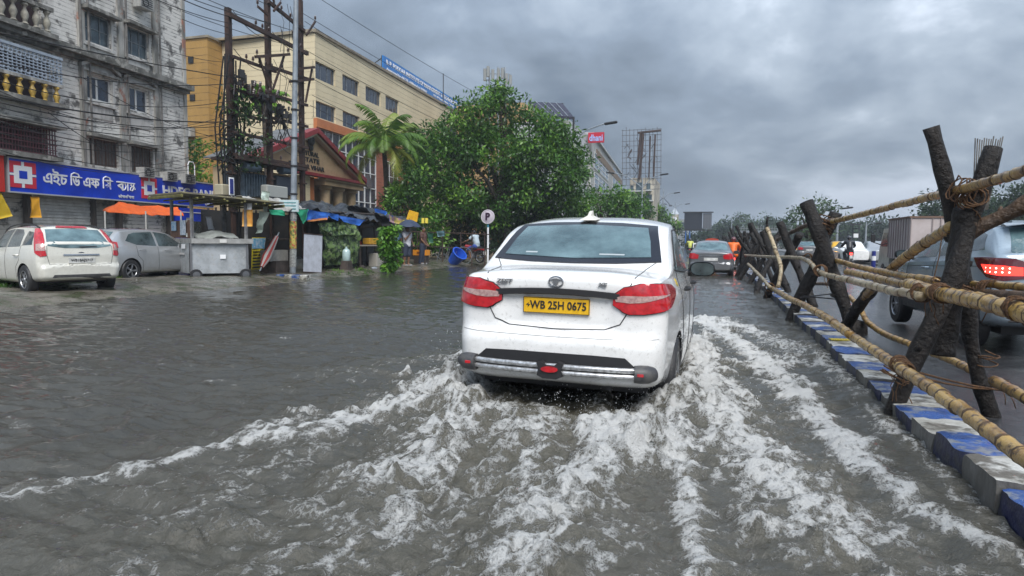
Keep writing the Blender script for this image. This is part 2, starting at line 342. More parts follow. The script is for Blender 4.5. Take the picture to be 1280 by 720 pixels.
def build_water():
    def graded(a, b, fine0, fine1, ds, gr):
        mid = np.arange(fine0, fine1, ds); up = [fine1]; st = ds
        while up[-1] < b: st *= gr; up.append(up[-1]+st)
        dn = [fine0-ds]; st = ds
        while dn[-1] > a: st *= gr; dn.append(dn[-1]-st)
        return np.concatenate([dn[::-1], mid, up])
    X = graded(-24, 1.27, -4.6, 1.27, .0185, 1.03); X = X[X < 1.275]; X = np.append(X, 1.285)
    Y = graded(.6, 330, 1.1, 8.0, .0185, 1.016); Y = Y[Y > .5]
    x, y = np.meshgrid(X, Y); dist = np.hypot(x, y); fall = np.clip(1.25-dist/30, .05, 1)
    wx = x+.5*fbm(x*.35, y*.35, 2, 40); wy = y+.35*fbm(x*.5, y*.5, 2, 41)
    z = .040*fbm(wx*.6, wy*1.5, 3, 11)*np.clip(dist/4, .5, 1) + .034*(1-2.2*np.abs(fbm(wx*1.3, wy*3.6, 3, 21)))*fall + .016*fbm(wx*2.6, wy*8, 2, 23)*np.clip(1.4-dist/22, 0, 1) + .008*fbm(x*7, y*12, 3, 31, .6)*np.clip(1.3-dist/16, 0, 1)
    foam = np.zeros_like(x); turb = np.zeros_like(x)
    def seg(pts, w0, w1):
        P = [gz(*p) for p in pts]; best = np.full(x.shape, 9.); al = np.zeros_like(x); n = len(P)-1
        for i in range(n):
            ax, ay, bx, by = P[i].x, P[i].y, P[i+1].x, P[i+1].y; dx, dy = bx-ax, by-ay; l2 = dx*dx+dy*dy
            t = np.clip(((x-ax)*dx+(y-ay)*dy)/l2, 0, 1); d = np.hypot(x-ax-t*dx, y-ay-t*dy); a_ = (i+t)/n; d = d/(w0+(w1-w0)*a_); k = d < best; best = np.where(k, d, best); al = np.where(k, a_, al)
        return best, al
    wob = fbm(x*1.6, y*1.6, 4, 51, .6); wob2 = fbm(x*5.5, y*4.5, 4, 52, .6)
    C = [ # points, half widths, height, foam cover, turbulence, fade-out
        (((585, 446), (530, 452), (450, 466), (380, 484), (300, 500)), .16, .30, .05, .46, .35, .7),
        (((600, 480), (548, 500), (470, 526), (400, 546), (335, 552), (240, 574), (150, 597), (60, 618), (-30, 640)), .22, .10, .06, .76, .3, .35),
        (((602, 462), (575, 470), (545, 486), (500, 520)), .20, .26, .13, .95, .7, .5),
        (((606, 495), (578, 530), (545, 575), (500, 640), (450, 720)), .28, .30, .08, .74, .9, .4),
        (((640, 500), (630, 560), (600, 640), (570, 730)), .24, .26, .05, .54, .9, .35),
        (((690, 505), (665, 560), (645, 620), (640, 730)), .26, .22, .08, .60, .9, .3),
        (((752, 515), (752, 560), (735, 600), (690, 640), (650, 730)), .16, .17, .07, .80, .8, .2),
        (((825, 500), (790, 540), (758, 590), (700, 640)), .20, .16, .10, .90, .8, .2),
        (((842, 505), (845, 560), (858, 620), (872, 730)), .13, .08, .06, .76, .6, .1),
        (((868, 428), (872, 470), (895, 520), (940, 575), (990, 620), (1060, 670)), .22, .26, .11, .94, .9, .35),
        (((880, 404), (930, 440), (988, 490), (1042, 545), (1085, 600), (1150, 655), (1230, 695), (1320, 735)), .20, .085, .07, .84, .5, .2),
        (((888, 400), (945, 418), (1000, 446), (1050, 478), (1085, 520), (1120, 560)), .26, .16, .05, .70, .5, .5),
        (((520, 560), (480, 600), (430, 640), (380, 690), (340, 740)), .26, .26, .04, .44, .6, .2),
        (((420, 560), (330, 600), (240, 650), (170, 720)), .18, .22, .03, .38, .4, .2),
        (((500, 640), (400, 655), (300, 640), (200, 670), (90, 720)), .14, .16, .035, .42, .4, .2),
        (((900, 600), (960, 650), (1010, 720)), .20, .16, .03, .44, .5, .3),
        (((1108, 540), (1160, 590), (1205, 640), (1260, 690)), .09, .10, .02, .50, .3, .2),
        (((770, 640), (760, 690), (750, 740)), .16, .18, .03, .46, .5, .1),
    ]
    for pts, w0, w1, hh, fo, tu, fd in C:
        d, al = seg(pts, w0, w1); d = np.maximum(d*(1+.9*wob)+.45*wob2, 0); st = 1-fd*al; k = np.exp(-d*d)
        z = z+hh*k*st*(.50+.75*np.abs(fbm(x*4, y*4, 4, 60, .55))); foam = np.maximum(foam, fo*np.exp(-(d*.75)**2)*st); turb = np.maximum(turb, tu*np.exp(-(d*.45)**2)*st)
    def zone(pts, w0, w1, f, t_):
        nonlocal foam, turb
        d, al = seg(pts, w0, w1); w = np.exp(-(d*(1+.5*wob))**2); foam = np.maximum(foam, f*w); turb = np.maximum(turb, t_*w); return w
    wash = zone(((700, 480), (690, 560), (650, 640), (600, 760)), .85, 1.3, .34, .6)
    wash = np.maximum(wash, zone(((860, 450), (980, 580), (1130, 740)), .42, .7, .27, .45)); wash = np.maximum(wash, .8*zone(((560, 470), (360, 560), (120, 690)), .45, 1.0, .26, .35)); wash = np.maximum(wash, .6*zone(((820, 560), (900, 740)), .3, .6, .22, .35))
    c1 = fbm(x*3.2, y*3.6, 3, 71, .6); c2 = 1-2*np.abs(fbm(x*4.6+.2*wob2, y*5.2, 4, 75, .62)); c3 = 1-2*np.abs(fbm(x*13, y*13, 2, 78, .6))
    z = z+wash*(.026*c1+.014*c2)+turb*(.010*c2+.005*c3)
    rx = x+.10*fbm(x*3.5, y*3.5, 3, 81); ry = y+.10*fbm(x*3.5, y*3.5, 3, 82)
    r1 = -np.abs(fbm(rx*5.2, ry*3.8, 4, 83, .62)); r2 = -np.abs(fbm(rx*14, ry*11, 2, 84, .6)); r3 = fbm(rx*1.4, ry*1.2, 2, 86); lace = uniformise(r1+.65*r2+.16*r3+.10*c2)
    fl = np.clip(fbm(x*1.7, y*2.6, 4, 95)-.34, 0, 1)*1.6*np.clip((y-1.2)/1.5, 0, 1)*np.clip((9.5-y)/3, 0, 1); foam = np.maximum(foam, np.clip(fl, 0, .34))
    for wx_, wy_, a_ in ((-.22, 5.35, .10), (-1.95, 5.35, .10), (-.25, 7.8, .07)): z = z+a_*np.exp(-((x-wx_)/.22)**2-((y-wy_+.25)/.45)**2)*(.7+.8*np.abs(c2))
    z = z+.045*np.exp(-((1.28-x)/.30)**2)
    hol = np.exp(-((x+1.0)/.75)**4-((y-5.9)/1.2)**4); z = z-.05*hol; foam = foam*(1-.8*hol)
    grid_object('flood_water', X, Y, z, WATER, dict(foam=np.clip(foam, 0, 1), turb=np.clip(turb, 0, 1), lace=lace))
build_water()
# thrown drops
def spray():
    rnd = random.Random(14); g = MB(); O = [(1, 0, 0), (-1, 0, 0), (0, 1, 0), (0, -1, 0), (0, 0, 1), (0, 0, -1)]; F = [(0, 2, 4), (2, 1, 4), (1, 3, 4), (3, 0, 4), (2, 0, 5), (1, 2, 5), (3, 1, 5), (0, 3, 5)]
    src = [(gz(596, 480), .26, .30, 620), (gz(575, 500), .35, .16, 350), (gz(838, 500), .13, .34, 520), (gz(815, 520), .20, .18, 420), (gz(720, 520), .45, .12, 450), (gz(875, 460), .16, .22, 420), (gz(900, 510), .28, .12, 350), (gz(950, 450), .3, .10, 250), (gz(540, 540), .5, .06, 200)]
    for c, w, h, n in src:
        for i in range(n):
            p = c+Vector((rnd.gauss(0, w*.6), rnd.gauss(0, w*.9), .03+min(rnd.expovariate(1/h)*.6, h*1.5))); r_ = rnd.uniform(.0012, .0036); e = rnd.uniform(1, 2.2)
            g.add([p+Vector((a*r_, b*r_, c_*r_*e)) for a, b, c_ in O], F)
    o = g.build('spray', mat('spray_drops', (.72, .74, .75), .15, spec=.8), smooth='all', recalc=False); tag(o, 'fine white drops thrown up by the wheels of the white sedan', 'spray', kind='stuff')
spray()
# ---------------- vehicle builder ----------------
def curve(keys):
    xs = np.array([k[0] for k in keys], float); ys = np.array([k[1] for k in keys], float)
    h = np.diff(xs); dl = np.diff(ys)/h; n = len(xs); m = np.zeros(n)
    for i in range(1, n-1):
        if dl[i-1]*dl[i] > 0: w1 = 2*h[i]+h[i-1]; w2 = h[i]+2*h[i-1]; m[i] = (w1+w2)/(w1/dl[i-1]+w2/dl[i])
    m[0] = dl[0]; m[-1] = dl[-1]
    def f(x):
        x = min(max(x, xs[0]), xs[-1]); i = int(min(np.searchsorted(xs, x, 'right')-1, n-2)); t = (x-xs[i])/h[i]
        return (2*t**3-3*t*t+1)*ys[i]+(t**3-2*t*t+t)*h[i]*m[i]+(-2*t**3+3*t*t)*ys[i+1]+(t**3-t*t)*h[i]*m[i+1]
    return f
def cr_spline(P, k):
    out = []; n = len(P)
    for i in range(n-1):
        p0 = P[max(i-1, 0)]; p1 = P[i]; p2 = P[i+1]; p3 = P[min(i+2, n-1)]
        if i == 0: p0 = (2*p1[0]-p2[0], p1[1]) if abs(p1[0]) > 1e-6 else (-p2[0], p2[1])
        if i == n-2: p3 = (-p1[0], p1[1])
        for j in range(k):
            t = j/k; out.append(tuple(.5*((2*p1[c])+(-p0[c]+p2[c])*t+(2*p0[c]-5*p1[c]+4*p2[c]-p3[c])*t*t+(-p0[c]+3*p1[c]-3*p2[c]+p3[c])*t**3) for c in (0, 1)))
    out.append(tuple(P[-1])); return out
class CarBody:
    """lofted body shell, rear bumper at y=0, ground at z=0"""
    def __init__(s, sp, K=4):
        s.sp = sp; s.L = sp['L']; f = {k: curve(sp[k]) for k in ('zt', 'zb', 'zs', 'wb', 'wr')}; s.f = f
        rc, fc = sp.get('rc', .18), sp.get('fc', .3)
        ys = np.unique(np.concatenate([np.linspace(rc, 1.6, 26), np.linspace(1.6, s.L-fc, 36)]))
        def ring(y):
            zt, zb, zs, wb, wr = (f[k](y) for k in ('zt', 'zb', 'zs', 'wb', 'wr'))
            zs = min(zs, zt-.04); gh = max(zt-zs, .0); cn = sp.get('crown', .05)*min(1, gh/.3+.35); ze = max(zt-cn-.02, zs+.02)
            wl = wb*sp.get('belt', .94); wr = lerp(wl*.97, wr, min(1, gh/.25))
            P = [(0, zb), (.72*wb, zb), (.93*wb, zb+.04), (wb*.985, zb+.16), (wb, lerp(zb, zs, .55)), (wb*.992, zs-.16), (wl+.012, zs-.035),
                 (wl-.004, zs+.012), (lerp(wl, wr, .5)+.012*min(1, gh/.2), lerp(zs, ze, .5)), (wr+.008, ze-.02*min(1, gh/.2)), (wr*.93, ze+cn*.45), (wr*.55, zt-.006), (0, zt)]
            return cr_spline(P, K)
        rings = [ring(y) for y in ys]; n = len(rings[0]); V = []; F = []
        def full(r_): return r_ + [(-x, z) for x, z in r_[-2:0:-1]]
        def gfun(kind, x, z):
            return sp[kind](x, z)
        for y, r_ in zip(ys, rings):
            V += [Vector((x, y, z)) for x, z in full(r_)]
        m = 2*n-2
        for i in range(len(ys)-1):
            for j in range(m): F.append((i*m+j, i*m+(j+1) % m, (i+1)*m+(j+1) % m, (i+1)*m+j))
        def cap(r_, y0, kind, sgn):
            fr = full(r_); cz = (max(p[1] for p in fr)+min(p[1] for p in fr))/2; prev = (0 if sgn < 0 else (len(ys)-1)*m)
            G = sp['rear' if sgn < 0 else 'front']
            for q in range(1, 20):
                t = q/19; s_ = (1-.17*(1-math.cos(min(t/.4, 1)*PI/2))**1.0) if t < .4 else lerp(.83, .02, (t-.4)/.6)
                k = 1-math.sqrt(max(0, 1-((s_-.83)/.17)**2)) if s_ > .83 else 0
                if t < .4: k = 1-math.sin(t/.4*PI/2)
                b = len(V)
                for x, z in fr:
                    xx, zz = x*s_, cz+(z-cz)*s_
                    yy = G(xx, zz)
                    V.append(Vector((xx, yy+(y0-yy)*k, zz)))
                for j in range(m): F.append((prev+j, prev+(j+1) % m, b+(j+1) % m, b+j) if sgn > 0 else (prev+(j+1) % m, prev+j, b+j, b+(j+1) % m))
                prev = b
            V.append(sum((V[prev+j] for j in range(m)), Vector())/m); c = len(V)-1
            for j in range(m): F.append((prev+j, prev+(j+1) % m, c) if sgn > 0 else (prev+(j+1) % m, prev+j, c))
        cap(rings[0], ys[0], 'rear', -1); cap(rings[-1], ys[-1], 'front', 1)
        s.V = V; s.F = F; s.bvh = BVHTree.FromPolygons(V, F)
    def build(s, parent, paint, arches=(), under=BLACK):
        me = bpy.data.meshes.new('body'); me.from_pydata([tuple(v) for v in s.V], [], s.F); me.materials.append(paint); me.materials.append(under)
        b = bmesh.new(); b.from_mesh(me); bmesh.ops.recalc_face_normals(b, faces=b.faces); b.to_mesh(me); b.free()
        me.polygons.foreach_set('use_smooth', [True]*len(me.polygons))
        o = bpy.data.objects.new('body', me); COL.objects.link(o); o.parent = parent
        if arches:
            cut = MB()
            for y, z, r_ in arches:
                for sx in (-1, 1):
                    x1 = sx*1.2; x0 = sx*(s.sp['wb'][2][1]-.30)
                    cut.lathe([(0, 0), (r_, 0), (r_, abs(x1-x0)), (0, abs(x1-x0))], (min(x0, x1), y, z), (1, 0, 0), n=36)
            co = cut.build('cutter', under); 
            md = o.modifiers.new('a', 'BOOLEAN'); md.operation = 'DIFFERENCE'; md.object = co; md.solver = 'EXACT'; md.material_mode = 'TRANSFER'
            dg = bpy.context.evaluated_depsgraph_get(); nm = bpy.data.meshes.new_from_object(o.evaluated_get(dg)); o.modifiers.clear()
            if len(nm.polygons) > 500:
                o.data = nm; nm.name = 'body'
                nm.set_sharp_from_angle(angle=R(50))
            bpy.data.objects.remove(co)
        s.o = o; return o
    def patch(s, name, pts, D, mt, parent, off=.004, step=.05, thick=.012, mats=None, label=None, smooth=True, inset=None):
        """panel following the shell: polygon of rough 3-D points, seen along direction D, laid proud of the body"""
        D = Vector(D).normalized(); up = Vector((0, 0, 1)); U = D.cross(up)
        if U.length < .1: U = Vector((1, 0, 0))
        U.normalize(); Vv = U.cross(D).normalized()
        b = bmesh.new(); vs = [b.verts.new((Vector(p).dot(U), Vector(p).dot(Vv), 0)) for p in pts]; b.faces.new(vs)
        bmesh.ops.triangulate(b, faces=b.faces)
        lo = [min(v.co[i] for v in b.verts) for i in (0, 1)]; hi = [max(v.co[i] for v in b.verts) for i in (0, 1)]
        for i in (0, 1):
            k = lo[i]+step
            while k < hi[i]-1e-4:
                no = (1, 0, 0) if i == 0 else (0, 1, 0)
                bmesh.ops.bisect_plane(b, geom=b.verts[:]+b.edges[:]+b.faces[:], plane_co=tuple(q*k for q in no), plane_no=no); k += step
        bmesh.ops.remove_doubles(b, verts=b.verts, dist=.0005)
        bd = [v for v in b.verts if v.is_boundary]
        base = {}
        for v in b.verts:
            o = U*v.co.x+Vv*v.co.y-D*6; h = s.bvh.ray_cast(o, D)
            if h[0] is None: q = s.bvh.find_nearest(U*v.co.x+Vv*v.co.y+D*(Vector(pts[0]).dot(D))); loc, nr = q[0], q[1]
            else: loc, nr = h[0], h[1]
            if nr.dot(D) > 0: nr = -nr
            base[v] = (loc, nr)
        for v, (l, nr) in base.items(): v.co = l+nr*off
        be = [e for e in b.edges if e.is_boundary]; ex = bmesh.ops.extrude_edge_only(b, edges=be)
        nv = [q for q in ex['geom'] if isinstance(q, bmesh.types.BMVert)]
        key = {}
        for v in base: key[tuple(round(c, 5) for c in v.co)] = base[v][1]
        for v in nv:
            nr = key.get(tuple(round(c, 5) for c in v.co), -D); v.co -= nr*thick
        bmesh.ops.recalc_face_normals(b, faces=b.faces)
        # make sure the panel faces outward
        tot = sum((f.normal.dot(D)*f.calc_area() for f in b.faces))
        if tot > 0: bmesh.ops.reverse_faces(b, faces=b.faces)
        me = bpy.data.meshes.new(name); b.to_mesh(me); b.free(); me.materials.append(mt)
        me.polygons.foreach_set('use_smooth', [smooth]*len(me.polygons))
        if smooth: me.set_sharp_from_angle(angle=R(40))
        o = bpy.data.objects.new(name, me); COL.objects.link(o); o.parent = parent
        if label: o['label'] = label
        return o
    def line(s, name, pts, D, mt, parent, r=.0035, step=.04):
        """thin shut line or trim strip drawn over the shell through 3-D points"""
        D = Vector(D).normalized(); Q = []
        for a, c in zip(pts, pts[1:]):
            a, c = Vector(a), Vector(c); k = max(1, int((c-a).length/step))
            Q += [a.lerp(c, i/k) for i in range(k)]
        Q.append(Vector(pts[-1])); O = []
        for p in Q:
            h = s.bvh.ray_cast(p-D*(p.dot(D)+6), D)
            if h[0] is not None: O.append(h[0]-D*r*.2)
        g = MB(); g.tube(O, r, 5); return g.build(name, mt, parent, smooth=True)
def wheel(parent, c, r=.29, w=.19, sx=1, spokes=10, rim=.62, mt_rim=ALLOY, name='wheel', detail=True):
    """tyre with a separate spoked rim; sx = outward side"""
    g = MB(); c = Vector(c)
    prof = [(r*rim, -w/2), (r*.93, -w/2), (r*.985, -w*.40), (r, -w*.30), (r, w*.30), (r*.985, w*.40), (r*.93, w/2), (r*rim, w/2)]
    t = thing(name, None, None); t.parent = parent; t.location = c
    P = Vector(parent.location) + c
    g.lathe(prof, P, (sx, 0, 0), 40 if detail else 20); tb = g.build('tyre', TYRE, t, smooth=True)
    q = MB(); ri = r*rim
    q.lathe([(ri, -w*.45), (ri, w*.44), (ri*.95, w*.45), (ri*.9, w*.36), (ri*.9, -w*.1), (0, -w*.1)], P, (sx, 0, 0), 40 if detail else 20, m=1)
    q.lathe([(ri, w*.47), (ri*.99, w*.50), (ri*.93, w*.50), (ri*.9, w*.44)], P, (sx, 0, 0), 40 if detail else 20)
    q.lathe([(0, w*.46), (ri*.16, w*.46), (ri*.2, w*.40), (ri*.2, w*.2)], P, (sx, 0, 0), 16)
    for i in range(spokes):
        a = 2*PI*i/spokes; d = Vector((0, math.cos(a), math.sin(a))); n = Vector((0, -math.sin(a), math.cos(a))); X = Vector((sx, 0, 0))
        a0, a1 = P+d*ri*.15+X*w*.42, P+d*ri*.95+X*w*.40; h0, h1 = ri*.09, ri*.13 if spokes < 8 else ri*.075
        V = [a0-n*h0, a0+n*h0, a1+n*h1, a1-n*h1]; V += [v-X*w*.12 for v in V]
        q.add(V, [(0, 1, 2, 3), (4, 7, 6, 5), (0, 3, 7, 4), (1, 5, 6, 2)])
    q.build('rim', [mt_rim, BLACK], t, smooth=True)
    return t
def mirror(parent, c, sx, mt, glass=DGLASS, scale=1):
    g = MB(); base = Vector(parent.location); c = base+Vector(c); s = scale
    rows = []; N_ = 20
    for k, (yy, sc) in enumerate(((-.02, .93), (.0, 1), (.05, .97), (.09, .78), (.115, .4), (.12, .02))):
        rows.append([c+Vector((sx*.0+math.copysign(abs(math.cos(t))**.75, math.cos(t))*.115*sc*s, yy*s, math.copysign(abs(math.sin(t))**.75, math.sin(t))*.072*sc*s-(.01 if k > 3 else 0))) for t in (2*PI*i/N_ for i in range(N_))])
    V = [p for r_ in rows for p in r_]; F = []
    for k in range(len(rows)-1):
        for i in range(N_): F.append((k*N_+i, k*N_+(i+1) % N_, (k+1)*N_+(i+1) % N_, (k+1)*N_+i))
    g.add(V, F); g.tube([c+Vector((-sx*.08, .05, -.04))*s, c+Vector((-sx*.20, .08, -.075))*s], .022*s, 6)
    o = g.build('mirror', mt, parent, smooth=60)
    q = MB(); q.add([c+Vector((math.copysign(abs(math.cos(t))**.75, math.cos(t))*.103*s, -.022*s, math.copysign(abs(math.sin(t))**.75, math.sin(t))*.06*s)) for t in (2*PI*i/N_ for i in range(N_))], [tuple(range(N_))])
    q.build('mirror_glass', glass, o); return o
def wipe(parent, yaw, loc, tilt=0):
    parent.location = loc; parent.rotation_euler = (0, tilt, yaw)

# paints
def paint(name, col, dirt=(.32, .30, .27), amt=.30, metal=0, rough=.22, scale=5):
    m = mat(name, col, rough, metal, col2=tuple(lerp(c, d, amt*.35) for c, d in zip(col, dirt)), scale=scale, lo=.42, hi=.72, coat=1, col3=tuple(lerp(c, d, amt) for c, d in zip(col, dirt)), scale3=38, f3=.12, det=8)
    # road spray: film of dirt thickening low down on the panels, and rain beads on the lacquer
    nt = m.node_tree; N = nt.nodes; L = nt.links; b = N['Principled BSDF']; tc = N.new('ShaderNodeTexCoord'); sp = N.new('ShaderNodeSeparateXYZ'); L.new(tc.outputs['Object'], sp.inputs[0])
    mr = N.new('ShaderNodeMapRange'); L.new(sp.outputs[2], mr.inputs[0]); mr.inputs[1].default_value = .85; mr.inputs[2].default_value = .25; mr.inputs[3].default_value = 0; mr.inputs[4].default_value = amt*1.5
    n = N.new('ShaderNodeTexNoise'); n.inputs['Scale'].default_value = 7; n.inputs['Detail'].default_value = 9; n.inputs['Roughness'].default_value = .72; L.new(tc.outputs['Object'], n.inputs['Vector'])
    mu = N.new('ShaderNodeMath'); mu.operation = 'MULTIPLY'; L.new(mr.outputs[0], mu.inputs[0]); 
    m2 = N.new('ShaderNodeMapRange'); L.new(n.outputs[0], m2.inputs[0]); m2.inputs[1].default_value = .35; m2.inputs[2].default_value = .7; L.new(m2.outputs[0], mu.inputs[1])
    mx = N.new('ShaderNodeMixRGB'); L.new(mu.outputs[0], mx.inputs[0]); L.new(b.inputs['Base Color'].links[0].from_socket, mx.inputs[1]); mx.inputs[2].default_value = (*dirt, 1); L.new(mx.outputs[0], b.inputs['Base Color'])
    vo = N.new('ShaderNodeTexVoronoi'); vo.inputs['Scale'].default_value = 95; L.new(tc.outputs['Object'], vo.inputs['Vector'])
    q = N.new('ShaderNodeMapRange'); L.new(vo.outputs['Distance'], q.inputs[0]); q.inputs[1].default_value = .28; q.inputs[2].default_value = .08
    bp = N.new('ShaderNodeBump'); bp.inputs['Strength'].default_value = .35; bp.inputs['Distance'].default_value = .0012; L.new(q.outputs[0], bp.inputs['Height']); L.new(bp.outputs[0], b.inputs['Normal']); L.new(bp.outputs[0], b.inputs['Coat Normal'])
    return m
def wetglass(name, col=(.03, .045, .05), col2=(.10, .14, .15)):
    m = mat(name, col, .08, 0, col2=col2, scale=2.6, lo=.35, hi=.7, spec=.9, coat=.7)
    nt = m.node_tree; N = nt.nodes; L = nt.links; b = N['Principled BSDF']; tc = N.new('ShaderNodeTexCoord')
    vo = N.new('ShaderNodeTexVoronoi'); vo.inputs['Scale'].default_value = 75; L.new(tc.outputs['Object'], vo.inputs['Vector'])
    nz_ = N.new('ShaderNodeTexNoise'); nz_.inputs['Scale'].default_value = 30; nz_.inputs['Detail'].default_value = 4; L.new(tc.outputs['Object'], nz_.inputs['Vector'])
    a = N.new('ShaderNodeMath'); a.operation = 'MULTIPLY_ADD'; L.new(vo.outputs['Distance'], a.inputs[0]); a.inputs[1].default_value = -1; L.new(nz_.outputs[0], a.inputs[2])
    bp = N.new('ShaderNodeBump'); bp.inputs['Strength'].default_value = .55; bp.inputs['Distance'].default_value = .004; L.new(a.outputs[0], bp.inputs['Height']); L.new(bp.outputs[0], b.inputs['Normal'])
    vb = N.new('ShaderNodeMapRange'); L.new(vo.outputs['Distance'], vb.inputs[0]); vb.inputs[1].default_value = .16; vb.inputs[2].default_value = .06; vb.inputs[4].default_value = .5
    mx = N.new('ShaderNodeMixRGB'); L.new(vb.outputs[0], mx.inputs[0]); L.new(b.inputs['Base Color'].links[0].from_socket, mx.inputs[1]); mx.inputs[2].default_value = (.30, .36, .38, 1); L.new(mx.outputs[0], b.inputs['Base Color'])
    return m
WHITE_P = paint('white_paint', (.86, .86, .85), amt=.28)
CREAM_P = paint('cream_white_paint', (.70, .69, .62), amt=.3)
SILV_P = paint('silver_paint', (.50, .52, .54), amt=.35, metal=.5, rough=.3)
GREY_P = paint('blue_grey_paint', (.34, .42, .49), dirt=(.16, .16, .16), amt=.2, metal=.25, rough=.25)
DSILV_P = paint('dull_silver_paint', (.16, .165, .175), amt=.2, metal=.5, rough=.3)
WGLASS = wetglass('wet_window_glass'); RGLASS = wetglass('wet_rear_glass', (.045, .085, .095), (.17, .27, .29))
PLATE_Y = mat('yellow_plate', (.80, .46, .015), .45, col2=(.66, .37, .01), scale=12); PLATE_W = mat('white_plate', (.7, .7, .68), .45, col2=(.5, .5, .48), scale=12)

# ---------------- the white sedan ploughing through the water ----------------
def zest():
    def rear(x, z):
        y = .055*(abs(x)/.75)**2.6
        if z > .62: y += .055*min(1, (z-.62)/.06)                # bumper shelf below the boot lid
        if .70 < z < .97 and abs(x) < .46:                       # recess of the number plate
            e = min((z-.70)/.03, 1)*min((.97-z)/.015, 1)*min((.46-abs(x))/.07, 1); y += .028*e
        if z < .62: y += .10*max(0, (.36-z)/.2)
        return y
    front = lambda x, z: 3.995-.10*(abs(x)/.8)**2-.12*abs(z-.5)
    sp = dict(L=3.995, rc=.24, fc=.40, crown=.055, belt=.935,
        zt=[(0, 1.10), (.24, 1.125), (.50, 1.145), (.62, 1.20), (.85, 1.335), (1.10, 1.470), (1.35, 1.535), (1.8, 1.570), (2.3, 1.555), (2.65, 1.48), (3.0, 1.24), (3.2, 1.11), (3.55, 1.03), (3.9, .86)],
        zb=[(0, .33), (.3, .27), (1, .20), (3, .18), (3.8, .22)],
        zs=[(0, 1.04), (.5, 1.06), (1.5, 1.03), (2.7, .98), (3.2, .95), (3.9, .8)],
        wb=[(0, .775), (.3, .80), (.8, .842), (1.6, .864), (2.8, .862), (3.5, .82), (3.9, .74)],
        wr=[(0, .75), (.5, .755), (1.1, .705), (1.8, .675), (2.5, .65), (3.0, .64), (3.9, .66)], rear=rear, front=front)
    t = thing('white_sedan', 'white sedan with yellow number plate driving through the deep flood water', 'car')
    B = CarBody(sp, 5); B.build(t, WHITE_P, [(.78, .30, .345), (3.25, .30, .345)])
    Y = (0, 1, 0)
    # rear window with black border
    wo = [(-.69, .6, 1.185), (-.645, 1, 1.34), (-.60, 1, 1.475), (-.3, 1, 1.498), (0, 1, 1.504), (.3, 1, 1.498), (.60, 1, 1.475), (.645, 1, 1.34), (.69, .6, 1.185), (.35, .6, 1.168), (0, .6, 1.163), (-.35, .6, 1.168)]
    B.patch('window_border', wo, Y, mat('window_border_black', (.02, .022, .03), .25), t, off=.009, step=.05)
    wi = [(-.605, .6, 1.215), (-.575, 1, 1.34), (-.53, 1, 1.452), (0, 1, 1.476), (.53, 1, 1.452), (.575, 1, 1.34), (.605, .6, 1.215), (0, .6, 1.196)]
    B.patch('rear_window', wi, Y, RGLASS, t, off=.014, step=.05)
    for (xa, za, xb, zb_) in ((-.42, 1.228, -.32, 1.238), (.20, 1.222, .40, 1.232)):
        B.patch('window_reflection', [(xa, .6, za), (xa, .6, zb_), (xb, .6, zb_), (xb, .6, za)], Y, mat('pale_reflection', (.42, .46, .47), .3, coat=.5), t, off=.016, thick=.003)  # pale patches painting blurred reflections low on the rear glass
    # side windows and pillars (both flanks)
    for s in (1, -1):
        X = (-s, 0, 0)
        B.patch('side_window', [(s, 1.02, 1.10), (s, 1.22, 1.33), (s, 1.40, 1.415), (s, 1.88, 1.455), (s, 1.88, 1.085)], X, WGLASS, t, off=.004, step=.06)
        B.patch('side_window', [(s, 1.95, 1.08), (s, 1.95, 1.457), (s, 2.35, 1.44), (s, 2.75, 1.26), (s, 2.92, 1.10), (s, 2.92, 1.065)], X, WGLASS, t, off=.004, step=.06)
        B.patch('quarter_window', [(s, .86, 1.13), (s, 1.15, 1.335), (s, .985, 1.105)], X, DGLASS, t, off=.004)
        B.patch('door_pillar', [(s, 1.885, 1.09), (s, 1.885, 1.455), (s, 1.945, 1.457), (s, 1.945, 1.085)], X, BLACK, t, off=.003)
        B.line('window_seal', [(s, .86, 1.12), (s, 1.7, 1.075), (s, 2.95, 1.05)], X, BLACK, t, r=.008)
        B.line('window_seal', [(s, .9, 1.16), (s, 1.2, 1.37), (s, 1.45, 1.447), (s, 2.0, 1.475), (s, 2.4, 1.455), (s, 2.95, 1.13)], X, BLACK, t, r=.009)
        for pts in ([(s, .98, 1.10), (s, .99, .85), (s, 1.12, .62), (s, 1.17, .30)], [(s, 1.91, 1.08), (s, 1.93, .7), (s, 1.90, .26)], [(s, 2.95, 1.05), (s, 2.90, .6), (s, 2.85, .28)], [(s, 1.17, .29), (s, 2.85, .27)]):
            B.line('shut_line', pts, X, BLACK, t)
        for y in (1.20, 2.13):
            g = MB(); x = s*(B.f['wb'](y)+.012); g.tube([(x-s*.02, y-.10, .955), (x+s*.016, y-.08, .955), (x+s*.02, y, .958), (x+s*.016, y+.08, .955), (x-s*.02, y+.10, .955)], .014, 6); g.build('door_handle', BLACK if s > 0 else WHITE_P, t, smooth=True)
        mirror(t, (s*.945, 2.60, 1.07), s, BLACK, scale=1.12)
        for y in (.78, 3.25): wheel(t, (s*.745, y, .295), r=.295, w=.185, sx=s, spokes=9)
        # tail lights wrapping round the corner
        D = (-s*.52, .86, 0)
        L_ = [(.485, .08, .848), (.43, .07, .895), (.435, .06, .975), (.50, .06, 1.020), (.60, .1, 1.042), (.71, .22, 1.046), (.79, .40, 1.028), (.825, .50, .99), (.82, .48, .95), (.79, .36, .90), (.73, .22, .860), (.63, .1, .836), (.53, .08, .832)]
        L_ = [(s*a, b, c) for a, b, c in L_]
        sh = [(s*1.0*(lerp(.62, abs(a), 1.03)), b, lerp(.95, c, 1.06)) for a, b, c in L_]
        B.patch('lamp_surround', sh, D, BLACK, t, off=.010, step=.04)
